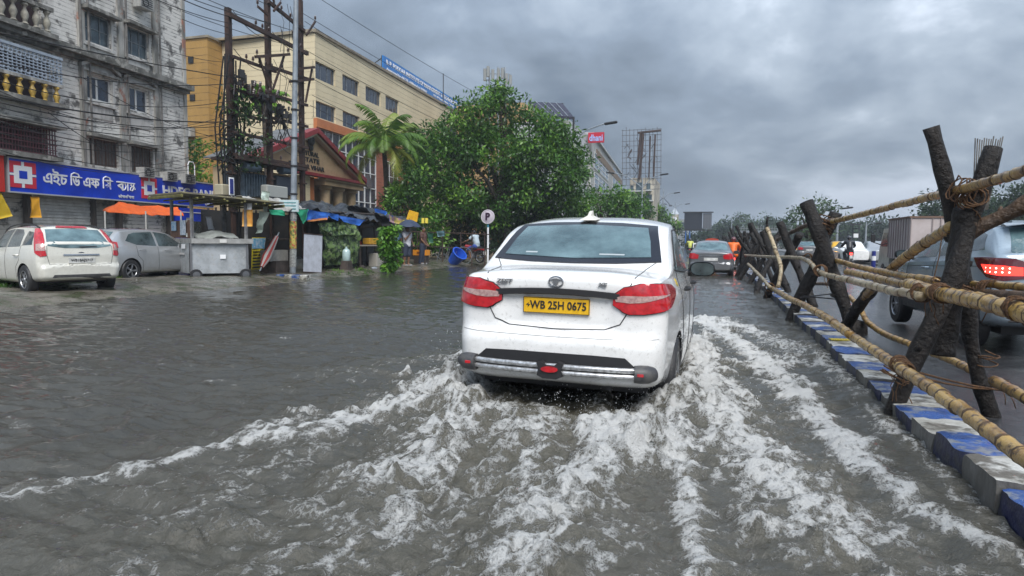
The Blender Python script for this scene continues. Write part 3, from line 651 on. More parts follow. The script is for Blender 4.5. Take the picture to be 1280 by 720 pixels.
        lamp = B.patch('tail_light', L_, D, RED_LENS, t, off=.022, step=.035, thick=.03)
        cl = [(s*a, b, c) for a, b, c in ((.445, .07, .920), (.45, .06, .955), (.52, .06, .964), (.62, .10, .964), (.70, .20, .966), (.76, .32, .968), (.68, .18, .940), (.61, .10, .918), (.54, .07, .912))]
        B.patch('reversing_light', cl, D, WHITE_LENS, t, off=.026, step=.03, thick=.01)
    # boot lid outline, chrome-less black strip, plate, badges
    lid = [(-.56, .1, 1.09), (-.50, .1, .96), (-.52, .1, .84), (-.47, .1, .755), (-.36, .1, .712), (0, .1, .700), (.36, .1, .712), (.47, .1, .755), (.52, .1, .84), (.50, .1, .96), (.56, .1, 1.09)]
    B.line('boot_shut_line', lid, Y, BLACK, t, r=.0045)
    for s in (-1, 1): B.line('boot_shut_line', [(s*.56, .2, 1.085), (s*.585, .5, 1.13), (s*.66, .7, 1.19)], Y, BLACK, t, r=.0035)
    B.line('bumper_shut_line', [(-.74, .2, .66), (-.6, .1, .65), (0, .1, .645), (.6, .1, .65), (.74, .2, .66)], Y, mat('soft_gap', (.3, .3, .3), .5), t, r=.003)
    g = MB(); V = []
    for x in np.linspace(-.465, .465, 17):
        yy = .055*(abs(x)/.75)**2.6+.052; zc = .978-.03*(abs(x)/.54)**2; V += [(x, yy, zc-.026), (x, yy-.016, zc-.020), (x, yy-.016, zc+.018), (x, yy+.04, zc+.024)]
    g.add(V, [(4*i+k, 4*i+k+1, 4*i+k+5, 4*i+k+4) for i in range(16) for k in range(3)]); g.build('boot_trim_strip', BLACK, t, smooth=True)
    px, pz = 0, .868
    g = MB(); yp = .072; g.box((px, yp, pz), (.50, .012, .118), bev=.004); pl = g.build('number_plate', PLATE_Y, t)
    q = MB()
    for sx in (-1, 1): q.box((px+sx*.247, yp-.008, pz), (.004, .003, .114))
    for sz in (-1, 1): q.box((px, yp-.008, pz+sz*.056), (.49, .003, .0035))
    q.build('plate_rim', BLACK, pl)
    text('WB 25H 0675', .082, TEXTK, pl, (px+.016, yp-.009, pz), ext=.002, bold=.0015, sx=.88)
    q = MB(); q.prism([(-.228, .868), (-.205, .885), (-.212, .87), (-.195, .872), (-.216, .848), (-.211, .864)], 'y', yp-.009, yp-.006); q.build('plate_mark', BLACK, pl)
    text('ZEST', .042, CHROME, t, (-.40, .052, 1.035), ext=.004, bold=.0015, sx=1.3, name='model_badge', shear=.2)
    text('XE', .036, CHROME, t, (.34, .050, 1.035), ext=.004, bold=.0015, sx=1.3, name='trim_badge', shear=.2)
    g = MB(); c = Vector((0, .046, 1.045)); a = [c+Vector((.053*math.cos(u), 0, .037*math.sin(u))) for u in (2*PI*i/28 for i in range(29))]
    g.tube(a, .006, 6, cap=False); g.prism([(-.006, 1.011), (-.028, 1.063), (-.040, 1.059), (-.012, 1.071), (.012, 1.071), (.040, 1.059), (.028, 1.063), (.006, 1.011)], 'y', .040, .05)
    g.build('logo_badge', CHROME, t, smooth=True)
    g = MB(); g.lathe([(.018, .02), (.018, 0), (.012, -.004), (.007, -.004), (.006, .002), (0, .002)], (.315, .094, .865), (0, 1, 0), 16); g.build('boot_lock', mat('dull_metal', (.25, .25, .26), .35, .8), t, smooth=True)
    # black bumper insert and the add-on chromed guard with rubber ends
    B.patch('bumper_insert', [(-.60, 0, .455), (-.52, 0, .525), (-.3, 0, .532), (.3, 0, .532), (.52, 0, .525), (.60, 0, .455), (.3, 0, .43), (-.3, 0, .43)], Y, BLACK, t, off=.006)
    CH = mat('worn_chrome', (.68, .69, .70), .3, .7, col2=(.34, .34, .34), scale=30)
    for z0 in (.443, .398):
        g = MB(); P = [(x, -.045+.05*(abs(x)/.6)**3, z0) for x in np.linspace(-.62, .62, 15)]; g.tube(P, .0195, 10); g.build('guard_bar', CH, t, smooth=True)
    g = MB(); P = [(x, -.03+.05*(abs(x)/.6)**3, .42) for x in np.linspace(-.6, .6, 13)]; g.tube(P, .016, 6); g.build('guard_core', BLACK, t, smooth=True)
    for s in (-1, 1):
        g = MB(); g.tube([(s*.59, .003, .42), (s*.63, .010, .42), (s*.68, .03, .42), (s*.715, .06, .42), (s*.73, .09, .42)], [.062, .066, .064, .052, .02], 14); e = g.build('guard_end', PLASTIC, t, smooth=True)
        q = MB(); q.box((s*.64, -.052, .425), (.045, .01, .022), bev=.003); q.build('reflector', RED_LENS, e)
    g = MB(); g.prism([(-.10, .465), (-.065, .478), (-.03, .452), (.03, .452), (.065, .478), (.10, .465), (.085, .43), (.095, .375), (.05, .355), (-.05, .355), (-.095, .375), (-.085, .43)], 'y', -.08, -.02); gb = g.build('guard_badge', BLACK, t)
    q = MB(); a = [(.062*math.cos(u), .425+.022*math.sin(u)) for u in (2*PI*i/24 for i in range(24))]; q.prism(a, 'y', -.092, -.079); q.build('red_oval', RED_LENS, gb)
    # roof fin, sticker, underside, exhaust
    g = MB(); z = 1.545
    g.prism([(1.16, z-.02), (1.20, z+.02), (1.28, z+.062), (1.325, z+.07), (1.34, z+.05), (1.36, z-.01)], 'x', -.014, .014)
    g.add([(-.075, 1.14, z-.02), (.075, 1.14, z-.02), (.07, 1.40, z+.0), (-.07, 1.40, z+.0), (-.014, 1.2, z+.022), (.014, 1.2, z+.022), (.014, 1.35, z+.03), (-.014, 1.35, z+.03)], [(0, 1, 5, 4), (1, 2, 6, 5), (2, 3, 7, 6), (3, 0, 4, 7), (4, 5, 6, 7)])
    g.build('roof_fin', mat('cream_plastic', (.66, .63, .56), .4), t)
    B.patch('side_sticker', [(1, .80, 1.01), (1, .79, 1.06), (1, .86, 1.045), (1, .88, .99)], (-1, 0, 0), mat('yellow_sticker', (.7, .5, .03), .5, col2=(.2, .15, .03), scale=60), t, off=.004)
    g = MB(); g.box((0, 2.0, .26), (1.30, 3.3, .10)); g.box((0, .45, .33), (1.25, .5, .12)); g.box((0, .80, .20), (1.35, .06, .06)); g.tube([(.4, .1, .29), (.4, 1, .29)], .025, 8); g.build('underbody', BLACK, t)
    wipe(t, -R(.9), (-1.095, 4.60, -.045), R(.6)); return t
ZEST = zest()
# ---------------- other cars ----------------
def generic_car(t, sp, paint_m, o):
    """o: options; common shell with windows, lamps, plate, wheels; hatchbacks and sedans"""
    B = CarBody(sp, 4); B.build(t, paint_m, [(o['wy'][0], .30, .34), (o['wy'][1], .30, .34)])
    Y = (0, 1, 0)
    for pts, nm, mt_, off in o['rearp']: B.patch(nm, pts, Y, mt_, t, off=off, step=.07)
    for s in (1, -1):
        X = (-s, 0, 0)
        for nm, pts in o['side']: B.patch(nm, [(s, a, b) for a, b in pts], X, WGLASS if 'quarter' not in nm else DGLASS, t, off=.004, step=.07)
        for pts in o['lines']: B.line('shut_line', [(s, a, b) for a, b in pts], X, BLACK, t, r=.004)
        for y, z in o['handles']:
            g = MB(); x = s*(B.f['wb'](y)+.01); g.tube([(x-s*.02, y-.1, z), (x+s*.018, y-.08, z), (x+s*.018, y+.08, z), (x-s*.02, y+.1, z)], .013, 5); g.build('door_handle', o.get('hm', paint_m), t, smooth=True)
        if o.get('cladding'): B.patch('wheel_cladding', [(s, a, b) for a, b in o['cladding']], X, PLASTIC, t, off=.006, step=.08)
        mirror(t, (s*(sp['wb'][2][1]+.10), o['my'], o['mz']), s, o.get('mm', paint_m))
        for y in o['wy']: wheel(t, (s*(sp['wb'][2][1]-.095), y, .30), r=.30, w=.185, sx=s, spokes=o.get('spokes', 10))
        for nm, pts, D, mt_, off in o['lamps']: B.patch(nm, [(s*a, b, c) for a, b, c in pts], (-s*D[0], D[1], 0), mt_, t, off=off, step=.05)
        if o.get('rails'):
            g = MB(); g.tube([(s*.56, y, B.f['zt'](y)-.03+.045*math.sin(PI*min(max((y-.55)/1.9, 0), 1))**.3) for y in np.linspace(.55, 2.45, 12)], .016, 6); g.build('roof_rail', o['rails'], t, smooth=True)
    if o.get('plate'):
        body, yp, pz, pm = o['plate']; g = MB(); g.box((0, yp, pz), (.50, .012, .11)); pl = g.build('number_plate', pm, t)
        if body: text(body, .075, TEXTK, pl, (0, yp-.009, pz), ext=.002, bold=.0015)
    g = MB(); g.box((0, sp['L']/2, .28), (1.2, sp['L']*.8, .12)); g.build('underbody', BLACK, t)
    return B
def rotz(pts, a): return [(x*math.cos(a)-y*math.sin(a), x*math.sin(a)+y*math.cos(a)) for x, y in pts]
HATCH = dict(L=3.8, rc=.20, fc=.40, crown=.05, belt=.95,
    zt=[(0, .98), (.1, 1.02), (.22, 1.13), (.40, 1.30), (.58, 1.405), (.9, 1.425), (1.5, 1.43), (2.1, 1.39), (2.45, 1.28), (2.85, 1.06), (3.1, .98), (3.4, .90), (3.75, .74)],
    zb=[(0, .30), (.3, .26), (1, .2), (3, .2), (3.7, .24)], zs=[(0, .92), (.5, .97), (1.5, .95), (2.6, .90), (3.1, .86), (3.7, .7)],
    wb=[(0, .76), (.3, .80), (.75, .83), (1.6, .84), (2.8, .83), (3.4, .79), (3.75, .7)], wr=[(0, .72), (.4, .66), (.8, .61), (1.8, .60), (2.4, .60), (2.9, .64), (3.7, .66)],
    rear=lambda x, z: .05*(abs(x)/.75)**2.6+(.05 if z > .60 else 0)+.10*max(0, (z-.8))+.1*max(0, (.36-z)/.2), front=lambda x, z: 3.8-.12*(abs(x)/.8)**2)
def white_hatch():
    t = thing('white_hatchback', 'cream white hatchback with tall red tail lights parked on the grass below the bank sign', 'car')
    wb_, hm = .66, .97
    o = dict(wy=(.72, 3.2), my=2.45, mz=1.0, handles=[(1.05, .80)], hm=CREAM_P, rails=BLACK, spokes=7,
        rearp=[([(-.60, .3, 1.0), (-.56, .4, 1.15), (-.50, .5, 1.335), (0, .5, 1.36), (.50, .5, 1.335), (.56, .4, 1.15), (.60, .3, 1.0), (.3, .2, .955), (-.3, .2, .955)], 'rear_window', RGLASS, .005),
               ([(-.30, .5, 1.365), (-.26, .5, 1.40), (.26, .5, 1.40), (.30, .5, 1.365)], 'brake_light', RED_LENS, .02),
               ([(-.60, 0, .29), (-.52, 0, .41), (.52, 0, .41), (.60, 0, .29)], 'bumper_insert', PLASTIC, .006),
               ([(-.34, 0, .80), (-.34, 0, .83), (.34, 0, .83), (.34, 0, .80)], 'boot_trim_strip', CHROME, .014),
               ([(-.02, 0, .965), (-.04, 0, .985), (.30, 0, 1.0), (.30, 0, .99)], 'wiper', BLACK, .02)],
        side=[('side_window', [(.95, .98), (1.02, 1.24), (1.2, 1.33), (1.62, 1.345), (1.62, .955)]), ('side_window', [(1.70, .95), (1.70, 1.345), (2.15, 1.30), (2.6, 1.02), (2.62, .94)]), ('quarter_window', [(.42, 1.02), (.50, 1.27), (.86, 1.30), (.86, 1.0)])],
        lines=[[(.90, 1.0), (.92, .7), (1.08, .56), (1.1, .28)], [(1.66, 1.34), (1.67, .28)], [(2.66, .93), (2.6, .28)]],
        lamps=[('tail_light', [(.60, .12, .80), (.595, .2, 1.05), (.555, .4, 1.25), (.575, .5, 1.345), (.64, .55, 1.345), (.70, .45, 1.2), (.745, .33, 1.02), (.76, .25, .86), (.70, .15, .78)], (.6, .8), RED_LENS, .014),
               ('reversing_light', [(.615, .12, .90), (.61, .2, 1.04), (.70, .3, 1.03), (.72, .25, .90)], (.6, .8), WHITE_LENS, .019)],
        plate=('WB18AJ5717', .045, .70, PLATE_W))
    B = generic_car(t, HATCH, CREAM_P, o)
    B.line('boot_shut_line', [(-.61, .2, 1.0), (-.62, .1, .8), (-.58, .1, .62), (0, .1, .60), (.58, .1, .62), (.62, .1, .8), (.61, .2, 1.0)], (0, 1, 0), BLACK, t, r=.004)
    g = MB(); g.add([(.06*math.cos(u), .055, .845+.028*math.sin(u)) for u in (2*PI*i/20 for i in range(20))], [tuple(range(20))]); g.build('oval_badge', mat('badge_blue', (.01, .02, .08), .2, .3, coat=1), t)
    wipe(t, R(74), (-9.1+.0, 11.3, .0)); return t
HB = white_hatch()
_w = gz(33, 353, .2); _k = 10.0/_w.y; _f = Vector((-math.sin(R(72)), math.cos(R(72)), 0)); _rt = Vector((math.cos(R(72)), math.sin(R(72)), 0))
HB.rotation_euler.z = R(72); HB.location = Vector((_w.x*_k, 10.0, .09)) - _f*.72 + _rt*.78
def silver_hatch():
    t = thing('silver_hatchback', 'muddy silver hatchback half hidden between the white hatchback and the steel cart', 'car')
    o = dict(wy=(.72, 3.2), my=2.45, mz=1.02, handles=[(1.1, .86), (2.0, .84)], spokes=5,
        rearp=[([(-.60, .3, 1.02), (-.50, .5, 1.335), (0, .5, 1.36), (.50, .5, 1.335), (.60, .3, 1.02), (.3, .2, .98), (-.3, .2, .98)], 'rear_window', RGLASS, .005)],
        side=[('side_window', [(.62, 1.10), (.80, 1.27), (1.0, 1.32), (1.62, 1.345), (1.62, .955), (.95, .99)]), ('side_window', [(1.70, .95), (1.70, 1.345), (2.15, 1.30), (2.6, 1.02), (2.62, .94)])],
        lines=[[(.92, .98), (.95, .7), (1.1, .56), (1.12, .28)], [(1.66, .95), (1.67, .28)], [(2.66, .93), (2.6, .28)]],
        lamps=[('tail_light', [(.60, .12, .82), (.595, .2, 1.02), (.64, .3, 1.08), (.74, .35, 1.06), (.78, .35, .92), (.74, .2, .80)], (.6, .8), RED_LENS, .014)], plate=None)
    generic_car(t, HATCH, SILV_P, o); wipe(t, R(2), (-15.75, 13.15, .08)); return t
silver_hatch()
def grey_suv():
    sp = dict(L=4.0, rc=.20, fc=.42, crown=.045, belt=.955,
        zt=[(0, 1.05), (.1, 1.10), (.20, 1.22), (.36, 1.40), (.55, 1.525), (.9, 1.565), (1.6, 1.59), (2.2, 1.56), (2.6, 1.44), (3.05, 1.18), (3.3, 1.10), (3.6, 1.03), (3.95, .85)],
        zb=[(0, .36), (.3, .32), (1, .25), (3, .25), (3.9, .28)], zs=[(0, 1.08), (.5, 1.14), (1.5, 1.08), (2.7, 1.02), (3.2, .98), (3.9, .82)],
        wb=[(0, .80), (.3, .84), (.75, .862), (1.6, .867), (2.9, .862), (3.5, .83), (3.9, .75)], wr=[(0, .78), (.4, .71), (.8, .65), (1.8, .64), (2.6, .64), (3.1, .68), (3.9, .70)],
        rear=lambda x, z: .05*(abs(x)/.75)**2.6+(.06 if z > .66 else 0)+.1*max(0, (z-.9))+.1*max(0, (.42-z)/.2), front=lambda x, z: 4.0-.12*(abs(x)/.8)**2)
    LIT = mat('lit_red_lamp', (1, .03, .02), .2, emit=1.4)
    t = thing('grey_crossover', 'blue grey crossover car with lit red tail lamp beyond the bamboo barricade', 'car')
    o = dict(wy=(.76, 3.38), my=2.75, mz=1.12, handles=[(1.15, .97), (2.1, .95)], rails=SILV_P, mm=BLACK, spokes=9,
        rearp=[([(-.66, .3, 1.10), (-.55, .5, 1.47), (0, .5, 1.50), (.55, .5, 1.47), (.66, .3, 1.10), (.3, .2, 1.05), (-.3, .2, 1.05)], 'rear_window', RGLASS, .005),
               ([(-.68, 0, .34), (-.68, 0, .56), (.68, 0, .56), (.68, 0, .34)], 'bumper_cladding', PLASTIC, .006)],
        side=[('side_window', [(.98, 1.18), (1.12, 1.43), (1.35, 1.475), (1.80, 1.50), (1.80, 1.11)]), ('side_window', [(1.88, 1.105), (1.88, 1.50), (2.3, 1.465), (2.82, 1.15), (2.86, 1.06)]), ('quarter_window', [(.48, 1.22), (.62, 1.40), (.92, 1.46), (.90, 1.19)])],
        lines=[[(.95, 1.15), (.97, .9), (1.15, .68), (1.18, .34)], [(1.84, 1.1), (1.85, .34)], [(2.92, 1.05), (2.88, .34)], [(.5, 1.02), (1.8, .98), (3.2, .94)]],
        cladding=[(.40, .32), (.40, .55), (.62, .70), (.9, .70), (1.13, .5), (1.3, .42), (2.75, .42), (2.95, .5), (3.1, .66), (3.5, .66), (3.66, .5), (3.7, .32)],
        lamps=[('tail_light', [(.50, .1, .90), (.46, .08, 1.06), (.62, .12, 1.12), (.80, .34, 1.13), (.855, .60, 1.12), (.84, .50, 1.02), (.80, .3, .90), (.70, .15, .865)], (.62, .78), mat('dark_red_lens', (.10, .006, .012), .15, coat=1), .012),
               ('brake_lamp', [(.54, .1, .93), (.55, .1, 1.02), (.70, .2, 1.04), (.82, .42, 1.045), (.80, .32, .95), (.72, .18, .925)], (.62, .78), LIT, .017)],
        plate=('', .05, .80, PLATE_W))
    B = generic_car(t, sp, GREY_P, o)
    g = MB()
    for s in (-1, 1):
        D = Vector((-s*.62, .78, 0)).normalized()
        for i in range(5):
            for k in range(2):
                p = Vector((s*(.60+.045*i), .2+.04*i, .965+.045*k)); h = B.bvh.ray_cast(p-D*4, D)
                if h[0] is not None: g.lathe([(.010, 0), (.008, .006), (0, .008)], h[0]-D*.016, -D, 8)
    g.build('lamp_diodes', mat('lamp_diode', (1, .35, .3), .3, emit=5), t)
    g = MB(); g.prism([(.30, 1.535), (.30, 1.56), (.62, 1.575), (.62, 1.545)], 'x', -.6, .6); g.build('roof_spoiler', GREY_P, t)
    wipe(t, R(3.2), (3.92, 8.72, .02)); return t
grey_suv()
SEDAN = dict(L=4.2, rc=.24, fc=.40, crown=.05, belt=.94,
    zt=[(0, 1.02), (.24, 1.04), (.55, 1.06), (.75, 1.12), (1.1, 1.30), (1.4, 1.41), (1.9, 1.46), (2.4, 1.44), (2.8, 1.32), (3.2, 1.07), (3.5, 1.0), (4.1, .80)],
    zb=[(0, .33), (.3, .27), (1, .20), (3.2, .18), (4.1, .22)], zs=[(0, .96), (.5, .98), (1.5, .95), (2.8, .92), (3.4, .88), (4.1, .75)],
    wb=[(0, .79), (.3, .82), (.8, .85), (1.6, .86), (3.0, .85), (3.7, .82), (4.1, .74)], wr=[(0, .70), (.55, .69), (1.2, .60), (1.9, .59), (2.6, .59), (3.2, .64), (4.1, .66)],
    rear=lambda x, z: .055*(abs(x)/.75)**2.6+(.055 if z > .6 else 0)+.1*max(0, (.36-z)/.2), front=lambda x, z: 4.2-.1*(abs(x)/.8)**2)
def far_sedan(loc, yaw, label, pm, name='silver_sedan', group=None, plate=None):
    t = thing(name, label, 'car', group=group)
    o = dict(wy=(.82, 3.3), my=2.75, mz=.98, handles=[(1.3, .88)], mm=pm, spokes=8,
        rearp=[([(-.62, .7, 1.09), (-.52, 1, 1.36), (0, 1, 1.39), (.52, 1, 1.36), (.62, .7, 1.09), (0, .7, 1.07)], 'rear_window', RGLASS, .004),
               ([(-.42, 0, .86), (-.42, 0, .885), (.42, 0, .885), (.42, 0, .86)], 'boot_trim_strip', CHROME, .014)],
        side=[('side_window', [(1.12, 1.02), (1.45, 1.33), (2.0, 1.37), (2.0, 1.0)]), ('side_window', [(2.07, .99), (2.07, 1.37), (2.5, 1.33), (3.0, 1.02), (3.0, .98)])],
        lines=[[(2.03, 1), (2.04, .28)]],
        lamps=[('tail_light', [(.46, .08, .76), (.44, .07, .90), (.60, .1, .96), (.76, .3, .97), (.84, .5, .93), (.80, .35, .80), (.64, .12, .74)], (.52, .86), RED_LENS, .014)], plate=('', .05, .74, PLATE_W))
    generic_car(t, SEDAN, pm, o); wipe(t, yaw, loc); return t
far_sedan((-.06, 26.0, -.10), R(-1), 'dark silver sedan ahead of the white sedan in the same flooded lane', DSILV_P)

# ---------------- median kerb ----------------
CONC = (.30, .285, .25)
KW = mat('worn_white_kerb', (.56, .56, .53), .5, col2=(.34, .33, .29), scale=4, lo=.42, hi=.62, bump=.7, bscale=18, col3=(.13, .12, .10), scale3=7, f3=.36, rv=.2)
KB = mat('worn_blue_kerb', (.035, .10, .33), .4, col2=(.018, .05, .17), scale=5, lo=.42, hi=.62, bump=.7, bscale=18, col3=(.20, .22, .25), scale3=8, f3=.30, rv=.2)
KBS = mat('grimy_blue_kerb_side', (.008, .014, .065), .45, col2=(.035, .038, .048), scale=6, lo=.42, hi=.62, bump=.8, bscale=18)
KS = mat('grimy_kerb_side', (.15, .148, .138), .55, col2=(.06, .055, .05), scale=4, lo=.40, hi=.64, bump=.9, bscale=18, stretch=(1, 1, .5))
def rough_block(y0, y1, x0, x1, z0, z1, jig, seed, n=(5, 5, 4)):
    """concrete block with chipped arrises and slightly wandering faces"""
    g = MB(); rnd = random.Random(seed); nx, ny, nz_ = n
    def P(u, v, w):
        x, y, z = lerp(x0, x1, u), lerp(y0, y1, v), lerp(z0, z1, w)
        e = (u in (0, 1))+(v in (0, 1))+(w in (0, 1)); k = mnoise.noise(Vector((x*6+seed, y*6, z*6)))
        j = jig*(1+1.6*max(0, e-1))
        x += (-1 if u == 0 else 1 if u == 1 else 0)*(-abs(k))*j; z += (-1 if w == 0 else 1 if w == 1 else 0)*(-abs(mnoise.noise(Vector((x*9, y*9+seed, 3)))))*j
        y += (-1 if v == 0 else 1 if v == 1 else 0)*(-abs(k))*j*.6
        return (x, y, z)
    def face(fn, a, b, mi):
        V = [P(*fn(i/a, j/b)) for j in range(b+1) for i in range(a+1)]
        g.add(V, [(j*(a+1)+i, j*(a+1)+i+1, (j+1)*(a+1)+i+1, (j+1)*(a+1)+i) for j in range(b) for i in range(a)], mi)
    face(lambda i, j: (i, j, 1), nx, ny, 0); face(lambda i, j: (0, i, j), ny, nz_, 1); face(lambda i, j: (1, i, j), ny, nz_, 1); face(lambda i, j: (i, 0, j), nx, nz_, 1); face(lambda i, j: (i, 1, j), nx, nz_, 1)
    return g
MED = thing('median_kerb', 'low concrete median kerb painted in blue and white blocks under the bamboo barricade', 'kerb', (1.45, 10, 0))
pitch = .435; far = MB()
for i in range(190):
    y0 = .85+i*pitch; rnd = random.Random(i); blue = i % 2; dz = (rnd.uniform(-.006, .006)+.018*math.sin(i//4*2.1)); dx = .012*math.sin(i//4*1.7)+rnd.uniform(-.003, .003)
    if 6 <= i <= 8: dz += .03; dx -= .015
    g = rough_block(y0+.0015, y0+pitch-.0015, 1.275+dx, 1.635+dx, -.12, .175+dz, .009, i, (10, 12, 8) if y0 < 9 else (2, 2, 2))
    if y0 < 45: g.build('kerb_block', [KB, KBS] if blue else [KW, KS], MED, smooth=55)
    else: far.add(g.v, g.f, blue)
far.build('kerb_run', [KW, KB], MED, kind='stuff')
g = MB(); P = gz(1053, 423, .2)
g.box((1.42, 8.2, .205), (.22, .09, .012), rz=.2); tag(g.build('yellow_scrap', mat('yellow_wrapper', (.5, .4, .04), .4, bump=1, bscale=30)), 'crumpled yellow wrapper lying on the blue and white median', 'litter')

# ---------------- bamboo and timber barricade ----------------
BAMB = mat('bamboo_cane', (.47, .30, .085), .38, col2=(.24, .125, .03), scale=5, lo=.38, hi=.66, bump=.5, bscale=40, stretch=(1, 1, 1), col3=(.07, .035, .012), scale3=22, f3=.25, rv=.15, coat=.4)
BAMBP = mat('pale_bamboo_cane', (.46, .38, .24), .42, col2=(.26, .18, .09), scale=6, bump=.5, bscale=40, col3=(.07, .045, .02), scale3=20, f3=.2, coat=.3)
NODE = mat('bamboo_node', (.045, .022, .010), .6, col2=(.12, .07, .03), scale=30)
LOG = mat('dark_wet_timber', (.008, .0065, .006), .55, col2=(.022, .017, .014), scale=7, lo=.4, hi=.7, bump=1.6, bscale=26, rv=.15, col3=(.06, .05, .042), scale3=50, f3=.0, spec=.35)
ROPE = mat('coir_rope', (.17, .085, .035), .8, col2=(.07, .035, .018), scale=40, bump=1.2, bscale=90)
LOGB = mat('brown_timber', (.11, .065, .035), .5, col2=(.05, .03, .018), scale=8, bump=1.4, bscale=26)
BAR = thing('bamboo_barricade', 'barricade of crossed dark timber posts and yellow bamboo rails tied along the median', 'barricade', (1.6, 5.5, 0))
def bamboo(pts, r, m=BAMB, taper=.9, seed=0, node=.27, bent=.0):
    r *= .84
    rnd = random.Random(seed); pts = [Vector(p) for p in pts]; L_ = [0]
    for a, c in zip(pts, pts[1:]): L_.append(L_[-1]+(c-a).length)
    T = L_[-1]
    def at(s):
        for i in range(len(pts)-1):
            if s <= L_[i+1] or i == len(pts)-2:
                t = (s-L_[i])/(L_[i+1]-L_[i]); p0, p1, p2, p3 = pts[max(i-1, 0)], pts[i], pts[i+1], pts[min(i+2, len(pts)-1)]
                return .5*((2*p1)+(-p0+p2)*t+(2*p0-5*p1+4*p2-p3)*t*t+(-p0+3*p1-3*p2+p3)*t**3)
    g = MB(); s = 0; P = []; Rr = []; nodes = []; zig = Vector((0, 0, 0))
    nxt = rnd.uniform(.05, node)
    S_ = [0]; 
    while S_[-1] < T-.02: S_.append(min(T, S_[-1]+.09))
    ns = []; q = nxt
    while q < T: ns.append(q); q += node*rnd.uniform(.75, 1.2)
    for q in ns: S_ += [q-.022, q-.008, q+.008, q+.024]
    S_ = sorted(x for x in set(round(x, 4) for x in S_) if 0 <= x <= T)
    for x in S_:
        rr = r*lerp(1, taper, x/T); d = min((abs(x-n) for n in ns), default=9)
        rr *= 1.12 if d < .009 else (1.05 if d < .026 else 1.0)
        k = sum(1 for n in ns if n < x); p = at(x)+Vector((mnoise.noise((k*3.1+seed, 1, 2)), 0, mnoise.noise((k*2.7, seed, 5))))*.012
        P.append(p); Rr.append(rr)
    n = 10 if r > .025 else 7; b0 = len(g.v); g.tube(P, Rr, n)
    for i in range(len(P)-1):
        mid = (S_[i]+S_[i+1])/2
        if min((abs(mid-x) for x in ns), default=9) < .010:
            for j in range(n): g.mi[i*n+j] = 1
    return g.build('bamboo_rail', [m, NODE], BAR, smooth='all')
def post(a, b, r0, r1, m=LOG, seed=0, name='timber_post', knots=True):
    rnd = random.Random(seed); a, b = Vector(a), Vector(b); N_ = 22; P = []; Rr = []; d = (b-a).normalized(); x, y = frame_of(d)
    for i in range(N_+1):
        t = i/N_; w = mnoise.noise((t*2.2, seed*1.7, 0))*.06+mnoise.noise((t*6, seed, 4))*.022; w2 = mnoise.noise((t*2.5, seed*.7, 9))*.05
        P.append(a.lerp(b, t)+x*w+y*w2); Rr.append(lerp(r0, r1, t)*(1+.28*mnoise.noise((t*6, seed*3.1, 2))))
    g = MB(); g.tube(P, Rr, 12)
    v = [Vector(q) for q in g.v]
    for i, q in enumerate(v):
        c = P[min(i//12, N_)]; o = q-c
        if o.length > 0: v[i] = c+o*(1+.13*mnoise.noise(q*9+Vector((seed, 0, 0))))
    g.v = [tuple(q) for q in v]
    if knots:
        for k in range(3):
            i = rnd.randint(3, N_-2); s_ = rnd.uniform(0, 6.28); o = x*math.cos(s_)+y*math.sin(s_)
            g.tube([P[i]+o*Rr[i]*.6, P[i]+o*Rr[i]*1.1+d*.01, P[i]+o*Rr[i]*1.35+d*.03], [Rr[i]*.45, Rr[i]*.33, Rr[i]*.16], 7)
    return g.build(name, m, BAR, smooth='all')
def lash(c, axis, r, turns=5, w=.07, seed=0, th=.007, tails=2, spread=.25):
    th *= .72; r *= .90; w *= .9
    rnd = random.Random(seed); c = Vector(c); A = Vector(axis).normalized(); x, y = frame_of(A); y = A.cross(x); g = MB(); P = []
    for i in range(turns*12+1):
        t = i/(turns*12); u = t*turns*2*PI; k = 1+rnd.uniform(-.06, .1)
        P.append(c+A*((t-.5)*w+rnd.uniform(-.006, .006)+spread*w*math.sin(u*.5+seed))+(x*math.cos(u)+y*math.sin(u))*r*k)
    g.tube(P, th, 5)
    for k in range(tails):
        s_ = rnd.uniform(0, 6.28); p = c+(x*math.cos(s_)+y*math.sin(s_))*r; Q = [p]
        for j in range(5): Q.append(Q[-1]+Vector((rnd.uniform(-.02, .03), rnd.uniform(-.02, .02), -.012-.012*j)))
        g.tube(Q, th*.7, 4)
    return g.build('rope_lashing', ROPE, BAR, smooth='all')
# first trestle, closest to the camera
post(gy(1112, 532, 5.25)-Vector((0, 0, .12)), gy(1243, 186, 5.45), .064, .060, seed=1)
post(gz(1240, 520, 0)-Vector((0, 0, .1)), gy(1168, 158, 5.55), .058, .056, seed=2)
post(gy(1180, 445, 5.52), gy(1207, 262, 5.42), .085, .080, seed=3, name='timber_prop', knots=False)
post(gy(1196, 310, 5.45), gy(1330, 215, 5.2), .045, .06, LOGB, seed=4)
g = MB(); rnd = random.Random(3)
for k in range(13):
    a = gy(1216+k*1.5, 262, 5.6+rnd.uniform(-.03, .03)); b = gy(1219+k*2.9, 171+rnd.uniform(-1, 4), 5.6+rnd.uniform(-.03, .03)); g.tube([a, b], .0045, 5)
g.build('cane_bundle', mat('weathered_cane', (.22, .21, .19), .6, col2=(.06, .055, .05), scale=10), BAR)
